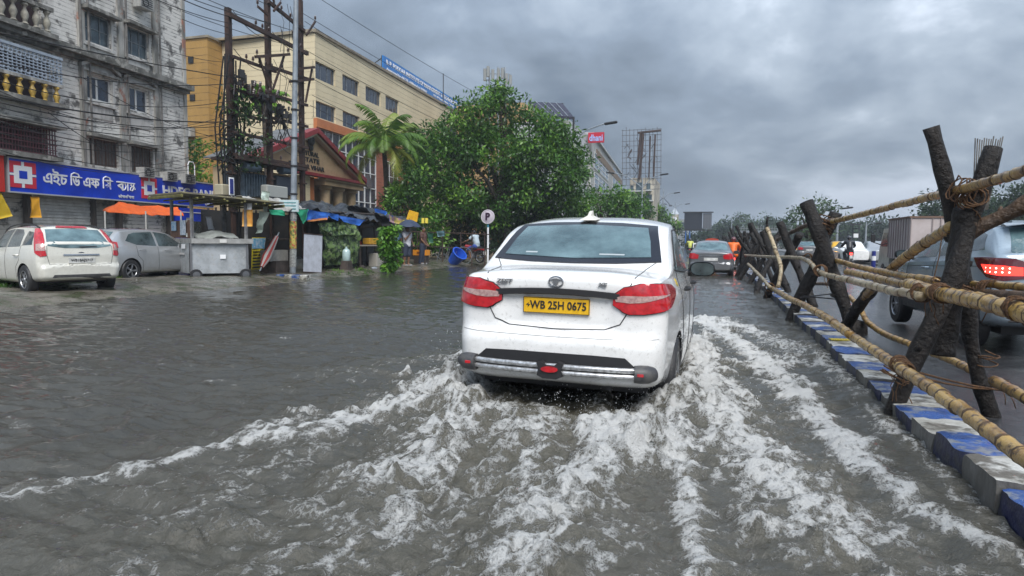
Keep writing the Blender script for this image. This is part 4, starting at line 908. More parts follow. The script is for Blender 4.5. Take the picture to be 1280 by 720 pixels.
# second and third trestles
post(gy(984, 404, 11.5)-Vector((0, 0, .1)), gy(1046, 266, 11.3), .088, .085, seed=5)
post(gy(1068, 420, 10.7)-Vector((0, 0, .05)), gy(1009, 252, 11.0), .10, .098, seed=6)
g = MB(); P = gy(1068, 412, 10.55); g.lathe([(0, .16), (.12, .13), (.17, .05), (.18, -.05), (.14, -.2)], P, (0, 0, 1), 12); g.build('timber_stump', LOG, BAR, smooth='all')
post(gy(952, 381, 16.0)-Vector((0, 0, .1)), gy(1000, 292, 15.2), .085, .08, seed=7)
post(gy(1018, 382, 14.7)-Vector((0, 0, .05)), gy(974, 278, 15.1), .09, .085, seed=8)
post(gy(987, 366, 18.9)-Vector((0, 0, .05)), gy(953, 289, 19.1), .095, .09, seed=9)
post(gy(942, 373, 17.5)-Vector((0, 0, .05)), gy(972, 296, 18.5), .075, .07, seed=10)
post(gy(958, 291, 18.0), gy(960, 271, 18.0), .03, .03, seed=11, name='timber_prop', knots=False)
pp = [gy(959, 285, 13.2), gy(969, 312, 12.9), gy(976, 335, 12.6), gy(972, 360, 12.4)]; bamboo(pp, .045, BAMBP, seed=3, node=.4)
rnd = random.Random(5); y = 21.3; k = 0
while y < 108:
    h = rnd.uniform(1.55, 2.0); lx = rnd.uniform(.75, 1.15); rx = rnd.uniform(1.85, 2.2)
    post((lx, y+rnd.uniform(-.3, .3), -.1), (rnd.uniform(1.75, 2.15), y+rnd.uniform(-.3, .3), h), .075, .065, seed=20+k, knots=False)
    post((rx, y+rnd.uniform(-.3, .3), -.1), (rnd.uniform(.95, 1.3), y+rnd.uniform(-.4, .4), h+rnd.uniform(-.2, .2)), .08, .07, seed=60+k, knots=False)
    if rnd.random() < .45: post((rnd.uniform(.9, 1.2), y+.6, .0), (rnd.uniform(1.2, 1.6), y-.4, rnd.uniform(1.2, 1.7)), .05, .045, seed=90+k, knots=False)
    y += rnd.uniform(1.7, 2.6) if y > 30 else rnd.uniform(2.2, 3.0); k += 1
def gxs(L_, X): return [gx(p[0], p[1], X if not hasattr(X, '__len__') else X[i]) for i, p in enumerate(L_)]
bamboo([gy(1040, 277, 10.9), gy(1085, 266, 8.6), gy(1140, 252, 6.85), gy(1205, 236, 5.35), gy(1300, 208, 3.95)], .042, taper=.85, seed=11, node=.19)
bamboo([gy(1043, 276, 10.8), gy(1013, 280, 13.0), gy(990, 290, 15), gy(972, 300, 17)], .05, LOGB, seed=12, node=.5)
bamboo([gy(1190, 283, 5.5), gy(1150, 308, 6.6), gy(1114, 336, 8.0), gy(1080, 372, 9.6)], .05, taper=1.1, seed=13, node=.20)
post(gy(1090, 362, 9.3), gy(1056, 408, 10.6), .075, .07, seed=33, name='timber_prop')
bamboo(gxs([(931, 319), (960, 321), (992, 322), (1010, 326), (1024, 340), (1064, 351), (1110, 362), (1152, 371)], [1.15, 1.3, 1.42, 1.42, 1.42, 1.36, 1.32, 1.32]), .042, BAMBP, taper=.9, seed=14, node=.3)
bamboo(gxs([(1015, 321), (1040, 324), (1075, 334), (1120, 343), (1172, 352)], 1.78), .042, seed=15, node=.24)
bamboo(gxs([(1058, 340), (1080, 344), (1115, 352), (1150, 360)], 1.66), .045, seed=16, node=.22)
bamboo(gxs([(1135, 355), (1175, 367), (1230, 378), (1330, 405)], 1.38), .050, taper=1.1, seed=17, node=.155)
bamboo(gxs([(1130, 349), (1190, 354), (1240, 356), (1320, 361)], 1.85), .033, seed=18, node=.26)
bamboo(gxs([(1200, 366), (1240, 369), (1320, 376)], 1.8), .05, LOGB, seed=19, node=.5)
bamboo(gxs([(964, 360), (985, 372), (1010, 384), (1040, 402), (1062, 418)], [1.12, 1.1, 1.1, 1.1, 1.1]), .047, seed=20, node=.25)
bamboo(gxs([(1050, 410), (1085, 433), (1126, 461), (1170, 489), (1212, 520), (1250, 549), (1310, 593)], 1.13), .040, taper=1, seed=21, node=.17)
bamboo(gxs([(935, 330), (950, 345), (962, 359)], [1.0, 1.0, 1.05]), .045, BAMBP, seed=22, node=.4)
bamboo(gxs([(1062, 371), (1074, 384), (1084, 402), (1105, 417), (1140, 431)], 2.12), .045, seed=23, node=.20)
bamboo(gxs([(1163, 440), (1190, 450), (1219, 465)], 2.0), .042, seed=24, node=.20)
bamboo(gxs([(1243, 476), (1265, 488), (1320, 520)], 1.95), .046, seed=25, node=.18)
bamboo(gxs([(1010, 355), (1030, 355), (1048, 358)], 1.9), .035, LOGB, seed=26)
for k, (a, b) in enumerate((((1000, 372), (1050, 366)), ((1005, 370), (1055, 375)))):
    g = MB(); g.tube([gx(*a, 1.3), gx(*b, 2.0)], .01, 5); g.build('tie_wire', BLACK, BAR)
lash(gy(1203, 238, 5.4), (1, .2, -.3), .095, 6, .14, 1); lash(gy(1215, 248, 5.35), (.3, -1, .2), .07, 7, .14, 7, th=.008)
lash(gx(1128, 459, 1.15), (.1, -1, -.2), .055, 8, .12, 2, th=.008); lash(gy(1118, 470, 5.25), (.5, 0, 1), .105, 3, .05, 12)
lash(gx(1176, 366, 1.38), (.1, 1, .1), .062, 7, .12, 3); lash(gy(1190, 360, 5.45), (.3, 0, 1), .125, 7, .10, 4, th=.009)
lash(gx(1150, 366, 1.34), (.1, 1, .1), .058, 6, .14, 5); lash(gx(1010, 322, 1.5), (.1, 1, 0), .07, 5, .2, 6, th=.012)
lash(gy(1030, 282, 11.0), (.5, 0, 1), .15, 6, .2, 8, th=.013); lash(gx(1026, 338, 1.42), (.3, 1, 0), .08, 5, .2, 9, th=.012)
lash(gy(1245, 478, 5.75), (.1, 0, 1), .085, 5, .05, 10); lash(gx(1272, 386, 1.38), (.1, 1, .1), .06, 5, .07, 11); lash(gx(962, 359, 1.08), (0, 1, 0), .09, 5, .2, 13, th=.012)
lash(gy(1238, 362, 5.3), (0.1, 1, 0), .07, 6, .16, 15, th=.008)
lash(gy(1234, 448, 5.7), (.1, 0, 1), .078, 3, .10, 16, tails=0)
for k in range(2):
    g = MB(); P = [gy(1130, 461+k*3, 5.2), gy(1150, 466+k*6, 5.3), gy(1180, 474+k*5, 5.45), gy(1215, 482+k*3, 5.6), gy(1245, 487, 5.68), gy(1300, 490+k*4, 5.5)]
    g.tube(P, .008, 5); g.build('slack_rope', ROPE, BAR, smooth='all')
g = MB(); P = [gy(1178, 290, 5.3), gy(1174, 320, 5.3), gy(1168, 345, 5.32), gy(1166, 352, 5.3)]; g.tube(P, .004, 4); g.build('slack_rope', ROPE, BAR)
# ---------------- facades ----------------
class Facade:
    """vertical street front: s metres along it (away from the camera), z up, d outward to the street"""
    def __init__(s, ox, oy, rot, sign=1):
        s.o = Vector((ox, oy, 0)); a = R(rot); s.u = Vector((-math.sin(a), math.cos(a), 0)); s.n = Vector((s.u.y, -s.u.x, 0))*sign
    def at(s, px, py, d=0):
        r_ = ray(px, py); t = ((s.o+s.n*d-CP).dot(s.n))/r_.dot(s.n); p = CP+r_*t; return ((p-s.o).dot(s.u), p.z)
    def P(s, a, z, d=0): return s.o+s.u*a+s.n*d+Vector((0, 0, z))
    def box(s, g, a0, a1, z0, z1, d0, d1, m=None):
        V = [s.P(a, z, d) for z in (z0, z1) for a, d in ((a0, d0), (a1, d0), (a1, d1), (a0, d1))]
        return g.add(V, [(3, 2, 1, 0), (4, 5, 6, 7), (0, 1, 5, 4), (1, 2, 6, 5), (2, 3, 7, 6), (3, 0, 4, 7)], m)
    def poly(s, g, pts, d0, d1, m=None):
        n = len(pts); V = [s.P(a, z, d0) for a, z in pts]+[s.P(a, z, d1) for a, z in pts]
        return g.add(V, [tuple(range(n))[::-1], tuple(n+i for i in range(n))]+[(i, (i+1) % n, n+(i+1) % n, n+i) for i in range(n)], m)
    def rect(s, px0, py0, px1, py1, d=0):
        a0, z1 = s.at(px0, py0, d); a1 = s.at(px1, py0, d)[0]; z0 = s.at(px0, py1, d)[1]; return a0, a1, z0, z1
def wall_with_holes(F, g, a0, a1, z0, z1, holes, depth=.25, m=0):
    """front skin cut round rectangular openings, with reveals"""
    A = sorted({a0, a1}|{h[0] for h in holes}|{h[1] for h in holes}); Z = sorted({z0, z1}|{h[2] for h in holes}|{h[3] for h in holes})
    for i in range(len(A)-1):
        for j in range(len(Z)-1):
            ca, cz = (A[i]+A[i+1])/2, (Z[j]+Z[j+1])/2
            if any(h[0] < ca < h[1] and h[2] < cz < h[3] for h in holes): continue
            g.add([F.P(A[i], Z[j]), F.P(A[i+1], Z[j]), F.P(A[i+1], Z[j+1]), F.P(A[i], Z[j+1])], [(0, 1, 2, 3)], m)
    for a, b, c, d in holes:
        for q in (((a, c), (b, c)), ((a, d), (b, d)), ((a, c), (a, d)), ((b, c), (b, d))):
            g.add([F.P(*q[0]), F.P(*q[1]), F.P(*q[1], -depth), F.P(*q[0], -depth)], [(0, 1, 2, 3)], m)
        g.add([F.P(a, c, -depth), F.P(b, c, -depth), F.P(b, d, -depth), F.P(a, d, -depth)], [(0, 1, 2, 3)], m)
def window(F, parent, r_, cols, rows, fm, gm, d=-.14, fw=.05, mw=.03, bars=0, curtain=None, name='window'):
    a0, a1, z0, z1 = r_; g = MB(); w, h = a1-a0, z1-z0
    for a, b, c, e in ((a0, a1, z0, z0+fw), (a0, a1, z1-fw, z1), (a0, a0+fw, z0+fw, z1-fw), (a1-fw, a1, z0+fw, z1-fw)): F.box(g, a, b, c, e, d-.03, d+.04)
    for i in range(1, cols): x = lerp(a0, a1, i/cols); F.box(g, x-mw/2, x+mw/2, z0+fw, z1-fw, d-.02, d+.03)
    for j in range(1, rows): y = lerp(z0, z1, j/rows); F.box(g, a0+fw, a1-fw, y-mw/2, y+mw/2, d-.018, d+.027)
    f = g.build(name, fm, parent)
    for i in range(cols):
        for j in range(rows):
            q = MB(); F.box(q, lerp(a0, a1, i/cols)+.02, lerp(a0, a1, (i+1)/cols)-.02, lerp(z0, z1, j/rows)+.02, lerp(z0, z1, (j+1)/rows)-.02, d-.01, d); o = q.build('pane', gm, parent); o.parent = f; 
            o.matrix_parent_inverse = Matrix.Identity(4)
    if bars:
        q = MB()
        for i in range(bars): x = lerp(a0, a1, (i+.5)/bars); F.box(q, x-.012, x+.012, z0, z1, d+.05, d+.07)
        q.build('window_grille', mat('rusty_iron', (.10, .05, .035), .7, col2=(.05, .03, .025), scale=8), parent)
    if curtain:
        q = MB(); V = []
        for side in (0, 1):
            b = len(q.v); n = 8
            for i in range(n+1):
                t = i/n; wv = .05*math.sin(t*9); aa = a0+fw if side == 0 else a1-fw; sg = 1 if side == 0 else -1
                V = [F.P(aa, lerp(z0+fw, z1-fw, t), d-.03), F.P(aa+sg*w*(.10+.10*abs(t-.35)*2)+wv*.4, lerp(z0+fw, z1-fw, t), d-.03)]; q.v += [tuple(x) for x in V]
            for i in range(n): q.f.append((b+2*i, b+2*i+1, b+2*i+3, b+2*i+2)); q.mi.append(0)
        o = q.build('curtain', curtain, parent)
    return f

# ---- the stained old building with the bank below ----
OLDW = mat('stained_limewash', (.72, .70, .66), .85, col2=(.30, .29, .27), scale=.55, det=9, lo=.46, hi=.74, bump=.8, bscale=7, col3=(.15, .145, .135), scale3=1.7, f3=.24, stretch=(1, 1, .55))
lines(OLDW, 'Z', .17, .15, .02, dark=(.10, .095, .09))
OLDT = mat('grimy_trim', (.22, .215, .20), .85, col2=(.08, .08, .07), scale=1.4, lo=.38, hi=.62, bump=.8, bscale=12, col3=(.34, .33, .30), scale3=3, f3=.2)
PILM = mat('grimy_pilaster', (.46, .45, .42), .85, col2=(.17, .165, .15), scale=1.2, lo=.4, hi=.62, bump=.6, bscale=10, stretch=(2, 2, .5), col3=(.30, .14, .10), scale3=1.5, f3=.12)
PLAST = mat('rain_stained_plaster', (.52, .51, .49), .8, col2=(.22, .215, .20), scale=1.1, lo=.46, hi=.68, bump=.5, bscale=12, stretch=(1.6, 1.6, .5))
GLO = mat('old_window_glass', (.03, .05, .065), .15, col2=(.09, .13, .15), scale=2.5, spec=.8); FRG = mat('grey_window_frame', (.24, .27, .29), .6, col2=(.12, .13, .14), scale=6)
FRW = mat('white_window_frame', (.62, .63, .62), .5); GLB = mat('blue_dark_glass', (.012, .022, .045), .08, spec=1, col2=(.03, .045, .075), scale=.8)
CURT = mat('yellow_green_curtain', (.42, .45, .20), .8); SHUT = mat('grey_shutter_boards', (.13, .12, .115), .7, col2=(.07, .06, .055), scale=5, stretch=(4, 4, 1))
OF = Facade(-26, 27.70, 5.6)
OB = thing('old_building', 'weathered grey old apartment building with pedimented windows above the bank sign', 'building', (-26, 20, 0))
def fr(x0, y0, x1, y1): return OF.rect(x0, y0, x1, y1)
wins = [('top', fr(104, 12, 137, 49)), ('top', fr(156.5, 30.6, 184.5, 65.7)), ('mid', fr(106, 91, 139, 122)), ('mid', fr(158, 106, 185, 136)), ('low', fr(109, 171, 147, 205)), ('low', fr(160.5, 181, 190, 212))]
bal = [(-14.0, OF.at(52, 30)[0], *[OF.at(20, y)[1] for y in (32, -20)]), (-14.0, OF.at(64, 80)[0], *[OF.at(20, y)[1] for y in (120, 66)]), (-14.0, OF.at(58, 180)[0], *[OF.at(20, y)[1] for y in (190, 156)])]
g = MB(); holes = [w[1] for w in wins]+[tuple(b) for b in bal]+[(-14, -.6, .1, 2.95)]
wall_with_holes(OF, g, -16, 0, 0, 17, holes, .3)
g.quad(OF.P(0, 0), OF.P(0, 0, -9), OF.P(0, 17, -9), OF.P(0, 17)); g.quad(OF.P(-16, 0, -9), OF.P(0, 0, -9), OF.P(0, 17, -9), OF.P(-16, 17, -9)); g.quad(OF.P(-16, 17), OF.P(0, 17), OF.P(0, 17, -9), OF.P(-16, 17, -9)); g.quad(OF.P(-16, 0), OF.P(-16, 0, -9), OF.P(-16, 17, -9), OF.P(-16, 17))
g.build('wall', OLDW, OB)
for k, w in wins:
    if k == 'top': window(OF, OB, w, 3, 2, FRG, GLO, bars=0)
    elif k == 'mid': window(OF, OB, w, 2, 1, FRW, GLB, curtain=CURT if w is wins[2][1] else None, fw=.07, mw=.09)
    else: window(OF, OB, w, 3, 1, mat('brown_frame', (.10, .06, .045), .7), SHUT, bars=9)
    a0, a1, z0, z1 = w; e = .10
    g = MB()
    for q in ((a0-e, a0, z0-.1, z1+.0), (a1, a1+e, z0-.1, z1+.0)): OF.box(g, *q, 0, .06)
    OF.box(g, a0-e-.04, a1+e+.04, z0-.20, z0-.10, 0, .12); g.build('window_surround', PLAST, OB)
    g = MB(); OF.box(g, a0, a1, z0-(.75 if k != 'low' else .3), z0-.21, 0, .03); g.build('apron_panel', PLAST, OB)
    if k != 'mid':
        g = MB(); OF.poly(g, [(a0-.2, z1+.02), (a1+.25, z1+.02), (a1+.22, z1+.13), (a0-.2, z1+.17)], 0, .42); g.build('window_hood', OLDT, OB)
    else:
        m_ = (a0+a1)/2; g = MB(); zt = z1+.30
        for (p, q) in (((a0-.35, zt), (m_, zt+.50)), ((m_, zt+.50), (a1+.35, zt))):
            OF.poly(g, [(p[0], p[1]-.09), (q[0], q[1]-.09), (q[0], q[1]+.05), (p[0], p[1]+.05)], 0, .22)
        OF.box(g, a0-.3, a1+.3, zt-.20, zt-.10, 0, .15); g.build('pediment', PILM, OB)
        g = MB(); OF.poly(g, [(a0-.25, zt-.09), (a1+.25, zt-.09), (m_, zt+.42)], .0, .05); g.build('pediment_panel', PLAST, OB)
z0 = OF.at(60, 54)[1]; g = MB(); a_l = -16
OF.poly(g, [(a_l, z0-.16), (.12, z0-.14), (.12, z0+.12), (a_l, z0+.12)], 0, .50); OF.box(g, a_l, .08, z0-.28, z0-.16, 0, .26); g.build('ledge', OLDT, OB)
for x in (101, 150, 193):
    a = OF.at(x, 60)[0]
    g = MB(); OF.box(g, a-.16, a+.16, 3.6, z0-.3, 0, .09); OF.box(g, a-.16, a+.16, z0+.13, 16.9, 0, .09); g.build('pilaster', PILM, OB)
for x in (98, 107.5, 155, 196.5):
    a = OF.at(x, 60)[0]
    g = MB(); g.tube([OF.P(a, 3.4, .16), OF.P(a, z0-.32, .16)], .045, 8); g.tube([OF.P(a, z0+.14, .16), OF.P(a, 16.5, .16)], .045, 8); g.build('drain_pipe', mat('old_pipe', (.10, .095, .09), .7, col2=(.2, .19, .18), scale=3), OB, smooth=True)
g = MB(); OF.box(g, -.10, .10, 3.3, 16.9, 0, .06); g.build('corner_strip', PILM, OB)
# balconies: top baluster wall, lattice screen over golden balusters, maroon grille
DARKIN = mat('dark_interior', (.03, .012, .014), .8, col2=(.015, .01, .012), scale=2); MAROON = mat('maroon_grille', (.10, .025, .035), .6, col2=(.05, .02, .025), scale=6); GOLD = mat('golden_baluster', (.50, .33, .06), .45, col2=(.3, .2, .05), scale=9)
LATT = mat('pale_blue_lattice', (.40, .46, .54), .55, col2=(.28, .33, .40), scale=4); BALU = mat('stone_baluster', (.36, .34, .28), .8, col2=(.18, .17, .15), scale=5)
b1 = bal[1]; a1 = b1[1]
g = MB(); za, zb_ = OF.at(30, 83)[1], OF.at(30, 40)[1]; zt = OF.at(20, 62)[1]; zm = OF.at(20, 99)[1]; zl = OF.at(20, 122)[1]
def baluster(c, h, r):
    g = MB(); g.lathe([(r*.7, 0), (r, .04*h), (r*.55, .12*h), (r*.6, .2*h), (r*1.05, .42*h), (r*.9, .55*h), (r*.45, .72*h), (r*.5, .8*h), (r*.95, .9*h), (r*.8, h)], c, (0, 0, 1), 10); return g
dd = .55
for r_, tag_ in ((bal[0], 'a'), (b1, 'b'), (bal[2], 'c')):
    g = MB(); OF.box(g, r_[0], r_[1]+.12, r_[2]-.22, r_[2]-.04, 0, dd+.1); g.build('balcony_slab', OLDT, OB)
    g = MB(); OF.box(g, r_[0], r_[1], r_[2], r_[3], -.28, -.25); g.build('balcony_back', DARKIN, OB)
# mid balcony
i = 0; a = a1-.25
while a > -13.5:
    h = (zm-zl)*.98; p = OF.P(a, zl+.0, dd-.1); bb = baluster(p, h, .12); bb.build('baluster', GOLD, OB, smooth=True); a -= .52
g = MB(); OF.box(g, -14, a1, zm-.02, zm+.10, dd-.22, dd); g.build('balcony_rail', PILM, OB)
g = MB(); zt2 = zt
for k in range(int((a1+14)/.17)): a = a1-.05-.17*k; OF.box(g, a-.022, a+.022, zm+.1, zt2, dd-.08, dd-.05)
for k in range(9): z = lerp(zm+.12, zt2-.05, k/8); OF.box(g, -14, a1, z-.018, z+.018, dd-.05, dd-.03)
OF.box(g, -14, a1, zt2-.05, zt2+.05, dd-.1, dd-.0)
for k in range(int((a1+14)/.34)):
    a = a1-.13-.34*k
    for z in (lerp(zm, zt2, .25), lerp(zm, zt2, .78)):
        for t in (0, PI/2): pass
        c = OF.P(a, z, dd-.03); n = 8
        P = [c+OF.u*math.cos(2*PI*q/n)*.09+Vector((0, 0, 1))*math.sin(2*PI*q/n)*.09 for q in range(n+1)]; g.tube(P, .016, 4, cap=False)
g.build('lattice_screen', LATT, OB)
# top balcony balustrade
a = bal[0][1]-.2; zt0 = OF.at(20, 36)[1]
while a > -13.5: baluster(OF.P(a, bal[0][2]+.0, dd-.1), .80, .13).build('baluster', BALU, OB, smooth=True); a -= .46
g = MB(); OF.box(g, -14, bal[0][1], bal[0][2]+.80, bal[0][2]+.95, dd-.25, dd+.03); g.build('balcony_rail', OLDT, OB)
# lower balcony grille
g = MB(); r_ = bal[2]
for k in range(int((r_[1]+14)/.12)): a = r_[1]-.05-.12*k; OF.box(g, a-.014, a+.014, r_[2]-.04, r_[3], dd-.1, dd-.07)
for k in range(6): z = lerp(r_[2], r_[3]-.05, k/5); OF.box(g, -14, r_[1], z-.02, z+.02, dd-.07, dd-.05)
g.build('iron_grille', MAROON, OB)
g = MB(); OF.poly(g, [(-14, r_[3]+.02), (r_[1]+.25, r_[3]+.02), (r_[1]+.25, r_[3]+.12), (-14, r_[3]+.2)], 0, .75); g.build('balcony_hood', OLDT, OB)
# shop level
a0, a1 = OF.at(40, 250)[0], OF.at(115, 250)[0]; g = MB()
for k in range(22): z = .15+k*.125; OF.box(g, a0, a1, z, z+.112, -.16, -.12+.02*(k % 2))
g.build('roller_shutter', mat('pale_shutter', (.66, .67, .65), .5, col2=(.48, .48, .46), scale=3), OB)
for x in (36, 117, 150, 213): g = MB(); a = OF.at(x, 250)[0]; OF.box(g, a-.09, a+.09, 0, 3.0, -.2, .04); g.build('shop_pier', mat('dark_pier', (.06, .05, .045), .7), OB)
a0, a1 = OF.at(216, 290)[0], OF.at(276, 290)[0]; BLUE = mat('sign_blue', (.005, .055, .62), .35, col2=(.004, .035, .45), scale=1.2, coat=.3)
t = thing('bank_booth', 'blue bank machine booth with white outline below the right end of the bank sign', 'booth', OF.P(a0, 0, .5))
g = MB(); OF.box(g, a0, a1, 0, 2.75, .02, .5); g.build('wall', BLUE, t)
g = MB(); OF.box(g, a0+.1, a1-.15, 2.52, 2.56, .5, .52); OF.box(g, a1-.19, a1-.15, .3, 2.52, .5, .52); g.build('outline', TEXTW, t)
g = MB(); OF.box(g, a0+.4, a1-.6, .1, 2.1, .5, .515); g.build('door', DGLASS, t)
# air conditioners
ACM = mat('ac_white', (.42, .42, .40), .6, col2=(.25, .25, .24), scale=5)
def ac(px, py, label, d0=.1, w=.8, h=.5, f=OF):
    a, z = f.at(px, py, d0); o = thing('air_conditioner', label, 'air conditioner', f.P(a, z, d0)); g = MB(); f.box(g, a-w/2, a+w/2, z-h/2, z+h/2, d0, d0+.42); g.build('casing', ACM, o)
    g = MB(); 
    for k in range(5):
        zz = z-h*.38+k*h*.19; f.box(g, a-w*.42, a+w*.42, zz, zz+.03, d0+.42, d0+.435)
    g.lathe([(h*.36, .0), (h*.36, .02), (h*.3, .02), (h*.3, 0)], f.P(a-w*.12, z, d0+.43), f.n, 20); g.build('fan_grille', BLACK, o); return o
ac(174, 5, 'window air conditioner high on the old building above the second top window')
ac(177, 216, 'air conditioner unit sitting on the bank sign under the right window', .3, .7, .45); ac(206, 221, 'air conditioner unit sitting on the bank sign near the drain pipe', .3, .7, .42); ac(229, 224, 'air conditioner unit at the right corner on top of the bank sign', .3, .75, .45)
g = MB(); a, z = OF.at(239, 215, .3); P = [OF.P(a-.3, z-.6, .35), OF.P(a-.3, z+.35, .35), OF.P(a-.2, z+.5, .35), OF.P(a+.1, z+.5, .35), OF.P(a+.2, z+.35, .35), OF.P(a+.2, z-.6, .35)]; g.tube(P, .025, 6); tag(g.build('pipe_railing', TEXTW), 'small white pipe hoop standing at the right end of the bank sign', 'railing')

# ---- bank sign ----
SF = OF; sd_ = .45; zt, zb_ = 4.17, 3.0; A0, A1 = SF.at(11, 215, sd_)[0], SF.at(274, 245, sd_)[0]
zt = (SF.at(12, 197, sd_)[1]+SF.at(273, 232, sd_)[1])/2; zb_ = (SF.at(12, 237, sd_)[1]+SF.at(214, 256, sd_)[1])/2
t = thing('bank_sign', 'long blue bank sign with white Bengali lettering and red white square logos', 'sign', SF.P((A0+A1)/2, zb_, sd_))
g = MB(); SF.box(g, A0, A1, zb_, zt, sd_-.35, sd_); g.build('panel', BLUE, t)
g = MB(); e = .05
for q in ((A0-e, A1, zt, zt+e), (A0-e, A1, zb_-e, zb_), (A0-e, A0, zb_, zt)): SF.box(g, *q, sd_-.3, sd_+.03)
g.build('edge_frame', mat('sign_edge', (.45, .46, .48), .4), t)
RED = mat('sign_red', (.62, .03, .06), .4)
def bank_logo(px, w):
    a = SF.at(px, 225, sd_)[0]; h = (zt-zb_); c = zb_+h*.53; H_ = h*.40; g = MB()
    for s1 in (-1, 1):
        for s2 in (-1, 1):
            aa, ab = sorted((a+s1*w*.07, a+s1*w*.5)); za, zc = sorted((c+s2*H_*.14, c+s2*H_)); SF.box(g, aa, ab, za, zc, sd_, sd_+.02)
    lo = g.build('logo', RED, t)
    g = MB(); SF.box(g, a-w*.34, a+w*.34, c-H_*.68, c+H_*.68, sd_+.02, sd_+.03); SF.box(g, a-w*.5, a+w*.5, c-H_*.08, c+H_*.08, sd_+.015, sd_+.025); SF.box(g, a-w*.05, a+w*.05, c-H_, c+H_, sd_+.014, sd_+.024); o = g.build('logo_cross', TEXTW, t)
    g = MB(); SF.box(g, a-w*.15, a+w*.15, c-H_*.30, c+H_*.30, sd_+.03, sd_+.036); g.build('logo_centre', BLUE, t)
bank_logo(28.5, 1.08); bank_logo(186, .98)
def stext(s_, px, py, size, sx=1, bold=.004, m=TEXTW): a, z = SF.at(px, py, sd_); return text(s_, size, m, t, SF.P(a, z, sd_+.012), xdir=SF.u, ext=.01, bold=bold, sx=sx)
H_ = zt-zb_
bx = lambda px: SF.at(px, 225, sd_)[0]
zc = zb_+H_*.50
def btext(s_, px0, px1, size, dz=0, bold=.012):
    o = text(s_, size, TEXTW, t, SF.P((bx(px0)+bx(px1))/2, zc+dz, sd_+.012), xdir=SF.u, ext=.01, bold=bold)
    xs = [v.co.x for v in o.data.vertices]; w = max(xs)-min(xs); mid = (max(xs)+min(xs))/2; k = (bx(px1)-bx(px0))/w
    for v in o.data.vertices: v.co.x = (v.co.x-mid)*k
    return o
btext('\u098f\u0987\u099a', 54, 84, .62); 
btext('\u09a1', 90, 100, .60); btext('\u098f\u09ab', 104, 124, .60); btext('\u09b8', 131, 139, .60); btext('\u09ac', 146, 155, .60)
def strokes(L_, r=.028, parent=t):
    g = MB()
    for P in L_: g.tube([SF.P(a, z, sd_+.02) for a, z in P], r, 5)
    return g.build('lettering', TEXTW, parent)
# vowel signs and joined letters that have to be drawn: i-signs, ya-phala, the long a bar and the last conjunct
def isign(px): a = bx(px); return [[(a, zc-.17), (a, zc+.17)], [(a, zc+.17), (a+.02, zc+.27), (a+.16, zc+.34), (a+.34, zc+.30), (a+.40, zc+.18)]]
strokes(isign(88.5)+isign(128.5)); hb = zc+.17
strokes([[(bx(88), hb), (bx(102), hb)], [(bx(128), hb), (bx(140.5), hb)], [(bx(145), hb), (bx(168), hb)]], .024)
strokes([[(bx(155.5), hb-.04), (bx(156.8), hb-.15), (bx(156), zc-.10), (bx(154), zc-.16)], [(bx(159), hb), (bx(159), zc-.18)], [(bx(162), zc+.08), (bx(163.5), zc+.11), (bx(164), zc), (bx(162.5), zc-.02), (bx(162), zc-.14), (bx(164.5), zc-.16), (bx(166), zc-.05), (bx(166.5), hb)], [(bx(164), zc+.05), (bx(167), zc+.02), (bx(168), zc-.10)]], .026)
text('\u0995\u09c8\u0996\u09be\u09b2\u09bf \u09b6\u09be\u0996\u09be', .17, TEXTW, t, SF.P(bx(157), zb_+.14, sd_+.012), xdir=SF.u, ext=.008, bold=.003)
o = text('HDFC BANK', .62, TEXTW, t, SF.P((bx(203)+bx(272))/2, zb_+H_*.50, sd_+.012), xdir=SF.u, ext=.01, bold=.02)
xs = [v.co.x for v in o.data.vertices]; k = (bx(272)-bx(203))/(max(xs)-min(xs)); mid = (max(xs)+min(xs))/2
for v in o.data.vertices: v.co.x = (v.co.x-mid)*k
text('Kaikhali Br', .20, TEXTW, t, SF.P(bx(262), zb_+.12, sd_+.012), xdir=SF.u, ext=.008, bold=.003)
